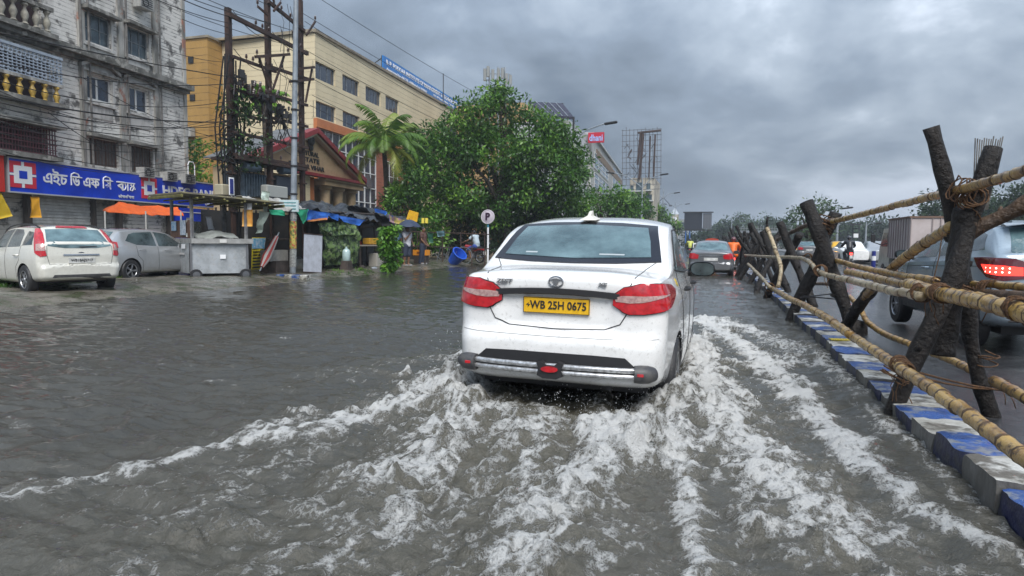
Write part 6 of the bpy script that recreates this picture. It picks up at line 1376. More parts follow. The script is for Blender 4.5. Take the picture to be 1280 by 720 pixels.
# ---------------- trees and plants ----------------
def leaf_mat(name, dark, mid, light, rough=.38):
    m = bpy.data.materials.new(name); m.use_nodes = True; nt = m.node_tree; N = nt.nodes; L = nt.links; b = N['Principled BSDF']; a = N.new('ShaderNodeAttribute'); a.attribute_name = 'tone'
    rp = N.new('ShaderNodeValToRGB'); L.new(a.outputs['Fac'], rp.inputs[0]); e = rp.color_ramp.elements; e[0].color = (*dark, 1); e[0].position = .1; e[1].color = (*light, 1); e[1].position = .95; q = e.new(.5); q.color = (*mid, 1)
    L.new(rp.outputs[0], b.inputs['Base Color']); b.inputs['Roughness'].default_value = rough; tr = N.new('ShaderNodeBsdfTranslucent'); L.new(rp.outputs[0], tr.inputs[0]); mx = N.new('ShaderNodeMixShader'); mx.inputs[0].default_value = .28
    L.new(b.outputs[0], mx.inputs[1]); L.new(tr.outputs[0], mx.inputs[2]); L.new(mx.outputs[0], N['Material Output'].inputs[0]); return m
LEAF = leaf_mat('broad_leaves', (.022, .060, .011), (.065, .175, .022), (.23, .42, .045)); LEAFB = leaf_mat('bright_leaves', (.04, .12, .012), (.10, .26, .02), (.22, .42, .05)); LEAFD = leaf_mat('dull_far_leaves', (.018, .038, .018), (.035, .07, .03), (.07, .12, .05), .6)
LEAFY = leaf_mat('yellow_palm_leaves', (.05, .12, .02), (.12, .23, .03), (.30, .33, .05)); BARK = mat('tree_bark', (.065, .05, .038), .85, col2=(.035, .028, .022), scale=6, bump=1, bscale=18)
def leaves(name, clumps, per, size, mt, parent, seed=0, droop=.35, aspect=.42, squash=.8, tone_up=True):
    rg = np.random.default_rng(seed); C_ = np.array([c[:3] for c in clumps]); r_ = np.array([c[3] for c in clumps]); n = len(clumps)*per; idx = np.repeat(np.arange(len(clumps)), per)
    d = rg.normal(size=(n, 3)); d /= np.linalg.norm(d, axis=1, keepdims=True); rad = rg.random(n)**.45; off = d*rad[:, None]*r_[idx][:, None]; off[:, 2] *= squash; P = C_[idx]+off
    ax = d+rg.normal(size=(n, 3))*.7; ax[:, 2] -= droop; ax /= np.linalg.norm(ax, axis=1, keepdims=True); up = rg.normal(size=(n, 3))*.6+np.array([0, 0, 1.0]); w = np.cross(ax, up); w /= np.linalg.norm(w, axis=1, keepdims=True)+1e-9
    s = size*(.55+.9*rg.random(n))[:, None]; mid = P+ax*s*.5; nn = np.cross(w, ax)
    V = np.stack([P, mid+w*s*aspect*.5-nn*s*.06, P+ax*s, mid-w*s*aspect*.5-nn*s*.06], 1).reshape(-1, 3)
    off_ = np.array(parent.location) if parent is not None else 0; V = (V-off_).astype(np.float32)
    me = bpy.data.meshes.new(name); me.vertices.add(n*4); me.vertices.foreach_set('co', V.ravel()); me.loops.add(n*4); me.loops.foreach_set('vertex_index', np.arange(n*4, dtype=np.int32)); me.polygons.add(n); me.polygons.foreach_set('loop_start', np.arange(n, dtype=np.int32)*4); me.update(calc_edges=True)
    ct = rg.random(len(clumps)); tone = np.clip(.02+.62*ct[idx]**1.3+.30*rg.random(n)+.10*d[:, 2]*rad, 0, 1); at = me.attributes.new('tone', 'FLOAT', 'FACE'); at.data.foreach_set('value', tone.astype(np.float32))
    me.materials.append(mt); o = bpy.data.objects.new(name, me); COL.objects.link(o); o.parent = parent; return o
def crown_clumps(ells, dens, cr, seed=0, shell=.55, cull=-.12):
    rnd = random.Random(seed); out = []
    for (c, rx, ry, rz) in ells:
        c = Vector(c); k = max(4, int(dens*(rx*ry+ry*rz+rx*rz)/cr**2))
        for i in range(k):
            d = Vector((rnd.gauss(0, 1), rnd.gauss(0, 1), rnd.gauss(0, 1))).normalized(); s = shell+(1-shell)*rnd.random()**.7
            p = c+Vector((d.x*rx*s, d.y*ry*s, d.z*rz*s))
            if mnoise.noise(p*.55+Vector((seed, 0, 0))) < cull-.06: continue
            k2 = 1+.25*mnoise.noise(p*.3); out.append((p.x*1.0, p.y, p.z, cr*rnd.uniform(.6, 1.25)*k2))
    return out
def tree(name, label, base, ells, per=26, size=.3, cr=.7, dens=.8, mt=None, seed=0, trunk=.28, group=None, limbs=9, cull=-.12, cat='tree', kind=None):
    t = thing(name, label, cat, base, group); cl = crown_clumps(ells, dens, cr, seed, cull=cull); leaves('crown', cl, per, size, mt or LEAF, t, seed)
    rnd = random.Random(seed); B_ = Vector(base); g = MB(); cm = sum((Vector(e[0]) for e in ells), Vector())/len(ells); fork = B_.lerp(cm, .45); g.tube([B_, B_.lerp(fork, .5)+Vector((rnd.uniform(-.15, .15), 0, 0)), fork], [trunk*1.25, trunk, trunk*.85], 9)
    for c in rnd.sample(cl, min(limbs, len(cl))): e = Vector(c[:3]); m_ = fork.lerp(e, .5)+Vector((0, 0, (e-fork).length*.12)); g.tube([fork, m_, e], [trunk*.6, trunk*.32, .03], 6)
    g.build('trunk', BARK, t, smooth=True); return t
def el(px, py, rpx, Y, ry=None, kz=1.0): c = gy(px, py, Y); dep = (c-CP).dot(CF); r_ = rpx*dep/820; return (c, r_, ry or r_, r_*kz)
Y = 38
tree('broadleaf_tree', 'huge dense green roadside tree towering behind the parking sign', (gy(640, 300, Y).x, Y, .1), [el(620, 155, 44, Y), el(582, 172, 40, Y), el(660, 178, 44, Y), el(548, 212, 44, Y), el(612, 222, 66, Y), el(682, 222, 46, Y), el(522, 255, 32, Y+2), el(575, 255, 42, Y+2), el(645, 255, 48, Y+2), el(690, 168, 20, Y), el(705, 258, 36, Y+2), el(626, 124, 17, Y), el(545, 168, 18, Y), el(505, 215, 15, Y), el(712, 190, 18, Y), el(705, 172, 14, Y)], per=62, size=.25, cr=.74, dens=3.5, seed=1, trunk=.35, limbs=8, cull=-.24)
Y = 52
tree('broadleaf_tree', 'mid green tree to the right of the huge one, above the white sedan roof', (gy(760, 300, Y).x, Y, .1), [el(755, 262, 26, Y), el(782, 270, 20, Y), el(728, 250, 28, Y), el(718, 222, 22, Y), el(742, 232, 16, Y), el(728, 206, 16, Y), el(768, 250, 14, Y)], per=60, size=.30, cr=.85, dens=2.8, cull=-.12, seed=2, trunk=.3)
Y = 34
tree('broadleaf_tree', 'low leafy tree filling in between the palm and the huge tree', (gy(508, 300, Y).x, Y, .1), [el(505, 262, 26, Y), el(520, 235, 24, Y), el(495, 245, 14, Y), el(540, 285, 26, Y)], per=80, size=.24, cr=.6, dens=2.2, cull=-.3, seed=3, trunk=.16)
tree('broadleaf_tree', 'small dark tree growing against the pipe railing under the big crown', (gy(575, 300, 38).x, 38, .1), [el(560, 290, 30, 39), el(600, 292, 30, 39), el(640, 292, 34, 39), el(680, 290, 30, 40)], per=80, size=.28, cr=.75, dens=2.2, cull=-.3, mt=LEAFD, seed=4, trunk=.12)
FG = 'far trees along the left side'
for i, (a, b, r_, Y) in enumerate(((795, 256, 14, 90), (815, 268, 14, 100), (835, 276, 10, 110), (780, 245, 10, 85))): tree('roadside_tree', ['green roadside tree below the bare hoarding frame', 'roadside tree under the double armed lamps', 'small roadside tree left of the dark billboard', 'roadside tree top against the blue glass building'][i], (gy(a, 300, Y).x, Y, 0), [el(a, b, r_, Y), el(a-8, b+10, r_*.9, Y), el(a+8, b+9, r_*.8, Y)], per=70, size=.42, cr=1.0, dens=2.4, cull=-.3, seed=20+i, trunk=.25, group=FG)
for i, (px_, py_, r_, Y, lab) in enumerate(((930, 284, 14, 190, 'far palm topped tree behind the orange rider'), (912, 286, 12, 170, 'far grey green tree left of the traffic light'), (955, 283, 13, 185, 'far rounded tree above the start of the barricade'), (870, 296, 10, 150, 'far tree below the dark billboard'), (985, 290, 14, 175, 'far low tree between the barricade posts'), (1050, 286, 14, 160, 'far tree behind the yellow taxi'), (1100, 286, 14, 150, 'far tree behind the truck box'), (1075, 288, 13, 165, 'far tree beside the steel scaffold tower'), (945, 292, 12, 200, 'far hazy tree above the second trestle'), (897, 292, 10, 210, 'far tree over the red auto rickshaw'))):
    tree('far_tree', lab, (gy(px_, 303, Y).x, Y, 0), [el(px_, py_, r_, Y), el(px_-r_*.9, py_+5, r_*.8, Y), el(px_+r_*.9, py_+5, r_*.75, Y)], per=60, size=.75, cr=1.7, dens=2.6, cull=-.3, mt=LEAFD, seed=30+i, trunk=.3, group='far trees closing the road')
Y = 62
tree('sparse_tree', 'sparse tall tree with thin crown behind the second trestle of the barricade', (gy(1010, 303, Y).x, Y, 0), [el(1010, 262, 22, Y, kz=.8), el(990, 276, 20, Y, kz=.7), el(1030, 268, 18, Y, kz=.9), el(1012, 285, 26, Y, kz=.6)], per=26, size=.34, cr=.75, dens=2.0, mt=leaf_mat('pale_wet_leaves', (.03, .06, .025), (.07, .12, .05), (.14, .20, .10), .3), seed=50, trunk=.2, limbs=16, cull=-.02)
for i, (a, b, r_, Y, lab) in enumerate(((1172, 262, 18, 70, 'dark tree top between the truck and the first trestle'), (1235, 262, 26, 75, 'dark trees rising behind the roof of the grey crossover'), (1275, 256, 24, 75, 'dark tree mass at the right edge beyond the crossover'), (1205, 270, 18, 80, 'tree crown seen under the top bamboo'))): tree('roadside_tree', lab, (gy(a, 303, Y).x, Y, 0), [el(a, b, r_, Y), el(a-r_*.7, b+12, r_*.8, Y), el(a+r_*.7, b+12, r_*.8, Y), el(a, b+25, r_, Y)], per=70, size=.38, cr=1.0, dens=2.4, cull=-.3, mt=LEAFD, seed=60+i, trunk=.25)
g = []; rnd = random.Random(77)
for i in range(260): a = rnd.uniform(880, 1300); Y = rnd.uniform(205, 250); p = gy(a, 300-rnd.uniform(-4, 11 if a > 980 else 9), Y); g.append((p.x, p.y, max(p.z, 1), rnd.uniform(1.5, 2.6)))
for i in range(60): Y = rnd.uniform(95, 190); X = rnd.uniform(-30, -13); g.append((X, Y, rnd.uniform(1, 5.5), rnd.uniform(1.2, 2.2)))
tag(leaves('far_woodland', g, 60, 1.3, LEAFD, None, 5), 'far grey green woodland closing the horizon', 'woodland', kind='stuff')
# creepers on the left pole and building
t = thing('creeper', 'dark green creeper climbing the left rusty utility pole', 'plant', (PX, y1, 3)); rnd = random.Random(8)
leaves('foliage', [(PX+rnd.uniform(-.3, .3), y1+rnd.uniform(-.1, 1.6), rnd.uniform(3.6, 6.4), .35) for i in range(34)]+[(PX-.2, y1+1.1+rnd.uniform(-.3, .3), 6.3+rnd.uniform(-.3, .5), .3) for i in range(5)], 36, .16, leaf_mat('creeper_leaves', (.015, .035, .012), (.03, .075, .02), (.09, .22, .04)), t, 6)
g = MB(); g.tube([(PX, y1+.3, 3), (PX+.1, y1+.5, 4.5), (PX, y1+.8, 6)], .04, 5); g.build('stem', BARK, t)
p = gx(240, 200, -27); t = thing('creeper', 'bright green creeper at the foot of the tan wall beside the old building', 'plant', (p.x, p.y, 0)); leaves('foliage', [(p.x+rnd.uniform(-.3, .3), p.y+rnd.uniform(-.7, .9), rnd.uniform(3.4, 6.4), .5) for i in range(26)], 50, .22, LEAFB, t, 7)
# palms
def palm(label, base, top, fronds, L_, mt, seed, trunk=.17, name='coconut_palm'):
    t = thing(name, label, 'palm tree', base, 'coconut palms beside the institute'); rnd = random.Random(seed); B_, T_ = Vector(base), Vector(top); g = MB(); g.tube([B_, B_.lerp(T_, .35)+Vector((.15, 0, 0)), B_.lerp(T_, .7)+Vector((.1, 0, 0)), T_], [trunk*1.3, trunk, trunk*.85, trunk*.8], 9); g.build('trunk', BARK, t, smooth=True)
    for k in range(fronds):
        az = 2*PI*k/fronds+rnd.uniform(-.25, .25); el_ = rnd.uniform(.05, 1.35) if k % 3 else rnd.uniform(-.3, .3); d = Vector((math.cos(az), math.sin(az), 0)); P = []; n = 16; p = T_.copy(); a = el_+.25
        for i in range(n+1): P.append(p.copy()); p = p+(d*math.cos(a)+Vector((0, 0, math.sin(a))))*L_/n; a -= (1.9+.5*(1.3-el_))/n*(.5+i/n)
        g = MB(); g.tube(P, [lerp(.035, .006, i/n) for i in range(n+1)], 4); q = []
        for i in range(2, n*3):
            s = i/(n*3); j = min(int(s*n), n-1); c = P[j].lerp(P[j+1], s*n-j); tan = (P[j+1]-P[j]).normalized(); sd2 = tan.cross(Vector((0, 0, 1))).normalized(); ll = L_*.24*math.sin(PI*min(1, s*.85+.14))**.7*rnd.uniform(.8, 1.1)
            for sg in (-1, 1):
                dd2 = (sd2*sg+tan*.55+Vector((0, 0, -.55-rnd.random()*.5))).normalized(); e = c+dd2*ll; m_ = c+dd2*ll*.5; wd = tan*.028; g.add([c-wd, c+wd, m_+wd*1.1+Vector((0, 0, .02)), e, m_-wd*1.1], [(0, 1, 2, 3, 4)])
        f = g.build('frond', mt, t, recalc=False); at = f.data.attributes.new('tone', 'FLOAT', 'FACE'); base_t = rnd.uniform(.25, .75) if el_ > 0 else rnd.uniform(.75, 1); at.data.foreach_set('value', np.clip(base_t+.2*NR.random(len(f.data.polygons)), 0, 1))
    return t
Y = 34; tp = gy(480, 184, Y); palm('tall coconut palm with yellowing fronds in front of the institute glass wall', (tp.x+.1, Y, .1), tuple(tp), 24, 3.2, LEAFY, 1)
Y = 40; tp = gy(521, 186, Y); palm('second coconut palm mostly hidden behind the low leafy tree', (tp.x, Y, .1), tuple(tp), 14, 2.8, LEAFY, 2)
tp = gx(330, 118, PX-4); palm('banana like palm with broad fronds behind the fuse rack', (tp.x, tp.y, .1), (tp.x, tp.y, tp.z-.4), 12, 1.5, LEAFB, 3, name='young_palm')
# leafy shrub and verge weeds
p = gz(487, 337, .15); t = thing('leafy_shrub', 'bright green leafy shrub column standing left of the man with the umbrella', 'shrub', p); rnd = random.Random(3); dep = (p-CP).dot(CF); k = dep/820
leaves('foliage', [(p.x+rnd.uniform(-8, 8)*k, p.y+rnd.uniform(-.25, .25), .22+rnd.random()*50*k, .17) for i in range(70)], 34, .17, LEAFB, t, 9, droop=1.0, aspect=.5)
g = MB(); g.tube([p, p+Vector((.05, 0, .7)), p+Vector((0, 0, 1.4))], .03, 5); g.build('stem', BARK, t)
cl = []
for i in range(170):
    u = rnd.random(); a = gz(lerp(-20, 150, u), lerp(358, 346, u)+rnd.uniform(-4, 4), .16); cl.append((a.x, a.y, .15, .14))
for i in range(22): a = gz(rnd.uniform(395, 470), rnd.uniform(334, 345), .12); cl.append((a.x, a.y, .13, .12))
tag(leaves('verge_grass', cl, 26, .09, LEAF, None, 11, droop=-1.2, aspect=.16, squash=.3), 'short wet grass along the muddy verge in front of the white hatchback', 'grass', kind='stuff')
# ---------------- far buildings ----------------
def bld(name, label, cat, base): return thing(name, label, cat, base)
# flat with sloping solar roof
Y = 62; t = bld('solar_roof_building', 'white building behind the big tree topped by a dark sloping solar panel roof', 'building', (gy(680, 300, Y).x, Y, 0))
def gbox(g, px0, py0, px1, py1, Y, dp, m=None): a, b = gy(px0, py1, Y), gy(px1, py0, Y); g.box(((a.x+b.x)/2, Y+dp/2, (a.z+b.z)/2), (abs(b.x-a.x), dp, abs(b.z-a.z)), m=m)
WB = mat('white_far_wall', (.52, .54, .55), .7, col2=(.38, .39, .40), scale=.5); WCR = mat('cream_far_wall', (.52, .48, .40), .7, col2=(.3, .27, .22), scale=.5)
g = MB(); gbox(g, 640, 150, 712, 300, Y, 10); g.build('wall', WB, t); g = MB(); a, b, c, d = gy(662, 127, Y), gy(703, 129, Y), gy(717, 146, Y-2), gy(682, 144, Y-2); g.add([a, b, c, d, a-Vector((0, 0, .25)), b-Vector((0, 0, .25)), c-Vector((0, 0, .25)), d-Vector((0, 0, .25))], [(0, 1, 2, 3), (7, 6, 5, 4), (0, 4, 5, 1), (1, 5, 6, 2), (2, 6, 7, 3), (3, 7, 4, 0)])
g.build('solar_panel', mat('solar_panel', (.03, .03, .045), .25, col2=(.05, .045, .07), scale=2), t)
for k in range(1, 5):
    g = MB(); g.tube([a.lerp(b, k/5)+Vector((0, 0, .03)), d.lerp(c, k/5)+Vector((0, 0, .03))], .04, 4); g.build('panel_seam', GALV, t)
g = MB(); 
for p in (c, d, b, a): g.tube([p, Vector((p.x, p.y, 2))], .1, 5)
g.build('roof_post', BLACK, t); g = MB(); g.add([a, d, d-Vector((0, 0, 1.6)), a-Vector((0, 0, .3))], [(0, 1, 2, 3)]); g.build('gable_end', WB, t)
# telecom mast
t = bld('telecom_mast', 'cluster of grey telecom antennas on a roof mast above the big tree', 'antenna mast', (gy(620, 300, 66).x, 66, 0)); rnd = random.Random(2); g = MB(); gbox(g, 570, 128, 655, 300, 68, 6); g.build('wall', mat('ochre_far_wall', (.42, .27, .12), .7), t)
g = MB(); 
for x in (611, 622, 632): g.tube([gy(x, 300, 66), gy(x+rnd.uniform(-1, 1), 84, 66)], .10, 5)
for z in (92, 100, 110): g.tube([gy(606, z, 66), gy(638, z+1, 66)], .06, 4)
g.build('mast', GALV, t)
for i, (x, y0, y1) in enumerate(((606, 86, 101), (610, 83, 96), (616, 87, 99), (623, 86, 101), (628, 85, 98), (633, 92, 106), (638, 94, 108), (636, 103, 114))):
    g = MB(); a, b = gy(x, y1, 65.6), gy(x, y0, 65.6); g.tube([a, b], .16, 8); g.build('antenna', mat('antenna_grey', (.28, .29, .28), .5), t)
g = MB(); p = gy(637, 112, 65.5); g.lathe([(.05, 0), (.5, .1), (.55, .2), (0, .25)], p, (0, -1, 0), 14); g.build('dish', GALV, t)
# glass fronted building with red sign
GFb = Facade(gy(779, 300, 100).x, 100, 4); t = bld('glass_office', 'white office block with blue glass strips and red rooftop sign right of the trees', 'building', tuple(GFb.o))
F2 = Facade(gy(777, 300, 72).x+0, 72, 3.5); a0 = 0; a1 = F2.at(778, 200)[0]
F2 = Facade(gy(737, 300, 72).x, 72, 3.5); a1, _ = F2.at(778, 200); zt = F2.at(737, 165)[1]
g = MB(); F2.box(g, 0, a1, 0, zt, -9, 0); g.build('wall', mat('pale_cladding', (.50, .50, .47), .6, col2=(.40, .40, .38), scale=.5), t)
BG_ = mat('blue_glass', (.05, .12, .19), .12, col2=(.09, .17, .24), scale=.4)
for q in ((743, 189, 761, 210), (743, 214, 761, 236)): window(F2, t, F2.rect(*q, .05), 4, 3, FRW, BG_, d=.05, fw=.12, mw=.1)
window(F2, t, F2.rect(766, 206, 776, 236, .05), 3, 4, FRW, BG_, d=.05, fw=.12, mw=.1)
g = MB(); F2.box(g, a1*.1, a1*.98, zt*.86, zt*.93, 0, .1); g.build('frieze', mat('brown_far', (.22, .16, .11), .7), t)
g = MB(); F2.box(g, -.2, a1, zt, zt+.25, -9, .3); g.build('parapet_cap', WB, t)
sgn = thing('red_billboard', 'red rooftop sign with blue and white lettering left of the glass office', 'sign', gy(745, 170, 71)); g = MB(); gbox(g, 735, 165, 755, 178.5, 71, .3); g.build('panel', mat('billboard_red', (.50, .015, .04), .5), sgn)
text('dhani', .95, mat('pale_blue_letters', (.35, .50, .85), .5), sgn, gy(745, 172.5, 70.97), ext=.01, bold=.02, sx=.72)
g = MB(); gbox(g, 716, 168, 736, 300, 73, 8); g.build('side_wing', WCR, t)
# white block with bare hoarding frame
Y = 92; t = bld('stained_white_building', 'stained white four storey block under the bare steel hoarding frame', 'building', (gy(800, 300, Y).x, Y, 0)); g = MB(); gbox(g, 786, 222, 818, 300, Y, 10); g.build('wall', WCR, t)
for i, (x0, y0, x1, y1) in enumerate(((795, 228, 803, 238), (808, 229, 813, 237), (794, 243, 806, 250), (808, 243, 815, 250), (795, 256, 806, 262), (809, 256, 815, 262), (788, 232, 792, 238), (796, 268, 806, 274))):
    g = MB(); gbox(g, x0, y0, x1, y1, Y-.12, .2); w = g.build('window', GLO, t)
    g = MB(); gbox(g, x0-1, y1, x1+1, y1+1.5, Y-.8, .8); g.build('balcony_slab', WB, t)
t = thing('hoarding_frame', 'bare rusty steel lattice of an empty billboard on the stained white block', 'billboard frame', (gy(800, 222, Y).x, Y, gy(800, 222, Y).z)); g = MB(); rnd = random.Random(6)
xs = [778+48*i/10 for i in range(11)]; zs = [163+82*j/12 for j in range(13)]
for x in xs: g.tube([gy(x, 232, Y), gy(x+rnd.uniform(-.6, .6), 160+rnd.uniform(-3, 3), Y)], .045, 4)
for z in zs[:-1]: g.tube([gy(777, z+rnd.uniform(-.6, .6), Y), gy(827, z-2+rnd.uniform(-.6, .6), Y)], .04, 4)
for i in range(26): x = rnd.uniform(780, 820); z = rnd.uniform(168, 225); g.tube([gy(x, z, Y), gy(x+rnd.choice((-5, 5)), z+rnd.uniform(5, 9), Y+.5)], .04, 4)
g.build('lattice', mat('lattice_grey', (.10, .10, .11), .7), t)
g = MB(); g.tube([gy(797, 166, Y-.3), gy(826, 163, Y-.3)], .16, 5); g.tube([gy(801, 166, Y-.3), gy(797, 206, Y-.3)], .17, 5); g.tube([gy(804, 167, Y-.3), gy(799, 224, Y-.3)], .19, 5); g.tube([gy(813, 170, Y-.3), gy(811, 222, Y-.3)], .1, 5); g.tube([gy(819, 168, Y-.3), gy(817, 222, Y-.3)], .12, 5); g.tube([gy(790, 187, Y-.3), gy(785, 196, Y-.3), gy(789, 199, Y-.3)], .08, 4); g.build('torn_strut', RUST, t)
# little clock tower, dark billboard
Y = 150; t = bld('clock_tower', 'small grey clock tower with peaked top below the farthest lamps', 'tower', (gy(843, 300, Y).x, Y, 0)); g = MB(); gbox(g, 839, 268, 848, 304, Y, 2); g.build('shaft', WCR, t); g = MB(); a, b, c = gy(838, 268, Y), gy(849, 268, Y), gy(843.5, 259, Y); g.add([a, b, b+Vector((0, 2, 0)), a+Vector((0, 2, 0)), c+Vector((0, 1, 0))], [(0, 1, 4), (1, 2, 4), (2, 3, 4), (3, 0, 4), (0, 3, 2, 1)]); g.build('roof', GALV, t); g = MB(); g.lathe([(.5, 0), (.5, .1), (0, .12)], gy(843.5, 274, Y-.05), (0, -1, 0), 14); g.build('clock_face', TEXTW, t)
t = bld('grey_block', 'plain grey far block beside the dark billboard', 'building', (gy(851, 300, 155).x, 155, 0)); g = MB(); gbox(g, 848, 274, 858, 304, 155, 6); g.build('wall', mat('grey_far', (.25, .27, .29), .7), t); g = MB(); gbox(g, 850, 278, 856, 283, 154.9, .2); g.build('window', GLO, t)
Y = 125; t = thing('dark_billboard', 'large dark electronic billboard on posts over the far end of the road', 'billboard', (gy(872, 300, Y).x, Y, 0)); g = MB(); gbox(g, 855, 266, 878, 287, Y, .5); g.build('screen', mat('screen_dark', (.02, .024, .035), .4), t); g = MB(); gbox(g, 878.2, 266.5, 890, 286, Y, .5); g.build('screen_panel', mat('screen_grey', (.12, .13, .15), .5), t); g = MB(); gbox(g, 854, 264.5, 892, 266, Y-.2, .9); gbox(g, 854, 287, 891, 288.2, Y-.2, .9)
for k in range(3): gbox(g, 880+3.4*k, 267, 880.5+3.4*k, 286, Y-.1, .2)
g.build('frame', BLACK, t); g = MB(); 
for x in (856, 861): gbox(g, x, 287, x+2, 304, Y, .5)
g.build('post', mat('blue_post', (.03, .12, .35), .5), t)
Y = 120; t = thing('steel_scaffold_tower', 'thin steel platform tower in front of the far trees on the right', 'tower', (gy(1070, 303, Y).x, Y, 0)); g = MB()
for x in (1066, 1074): g.tube([gy(x, 303, Y), gy(x, 280, Y)], .09, 4)
for z in (281, 286, 291, 297): g.tube([gy(1065, z, Y), gy(1076, z, Y)], .08, 4)
gbox(g, 1063, 279.5, 1077, 281, Y-1, 2); g.build('frame', BLACK, t); g = MB(); gbox(g, 1067, 292, 1073, 297, Y-.3, .4); g.build('panel', TEXTW, t)
t = thing('foot_bridge', 'pale hazy footbridge line crossing the road in front of the far woodland', 'bridge', (gy(940, 300, 165).x, 165, 0)); g = MB(); gbox(g, 922, 288.5, 990, 291, 165, 2.5); g.build('deck', mat('bridge_grey', (.20, .22, .24), .6), t); g = MB(); 
for k in range(20): a = gy(923+k*3.5, 288.5, 165); g.tube([a, a+Vector((0, 0, 1.1))], .05, 4)
g.tube([gy(922, 285.5, 165), gy(990, 285.5, 165)], .05, 4); gbox(g, 985, 290, 987, 304, 165, 1); g.build('railing', mat('bridge_rail', (.3, .31, .33), .6), t)

# ---------------- traffic beyond ----------------
def voxel_body(name, chains, balls, mt, parent, vox=.022, it=6):
    g = MB()
    for P, r_ in chains:
        g.tube(P, r_, 10)
        for p, q in zip(P, r_): g.lathe([(q*math.sin(PI*k/6), -q*math.cos(PI*k/6)) for k in range(7)], p, (0, 0, 1), 10)
    for c, (rx, ry, rz) in balls:
        n = 12; V = []; 
        for i in range(9):
            u = PI*i/8
            for j in range(n): w = 2*PI*j/n; V.append(Vector(c)+Vector((rx*math.sin(u)*math.cos(w), ry*math.sin(u)*math.sin(w), rz*math.cos(u))))
        g.add(V, [(i*n+j, i*n+(j+1) % n, (i+1)*n+(j+1) % n, (i+1)*n+j) for i in range(8) for j in range(n)])
    o = g.build(name, mt, parent); md = o.modifiers.new('r', 'REMESH'); md.mode = 'VOXEL'; md.voxel_size = vox; sm = o.modifiers.new('s', 'SMOOTH'); sm.iterations = it; sm.factor = .5
    me = bpy.data.meshes.new_from_object(o.evaluated_get(bpy.context.evaluated_depsgraph_get())); o.modifiers.clear(); old = o.data; o.data = me; me.name = name
    me.polygons.foreach_set('use_smooth', [True]*len(me.polygons)); return o
SKIN = mat('brown_skin', (.20, .105, .06), .5); HAIR = mat('black_hair', (.012, .010, .010), .5)
def hand(chains, w, d, s=1.0, curl=.5, side=1):
    """palm, four unequal bent fingers and a thumb leaving the side of the palm"""
    w, d = Vector(w), Vector(d).normalized(); x, y = frame_of(d); chains.append(([w, w+d*.05*s, w+d*.09*s], [.022*s, .032*s, .030*s]))
    for k, L_ in enumerate((.062, .072, .068, .052)):
        b = w+d*.09*s+x*(k-1.5)*.019*s; m_ = b+d*L_*.5*s; e = m_+(d*(1-curl)-y*curl*side)*L_*.5*s; chains.append(([b, m_, e], [.010*s, .009*s, .008*s]))
    b = w+d*.03*s+x*.026*s*side; chains.append(([b, b+(d*.5+x*side)*.03*s, b+(d+x*side*.5)*.055*s], [.012*s, .010*s, .009*s]))
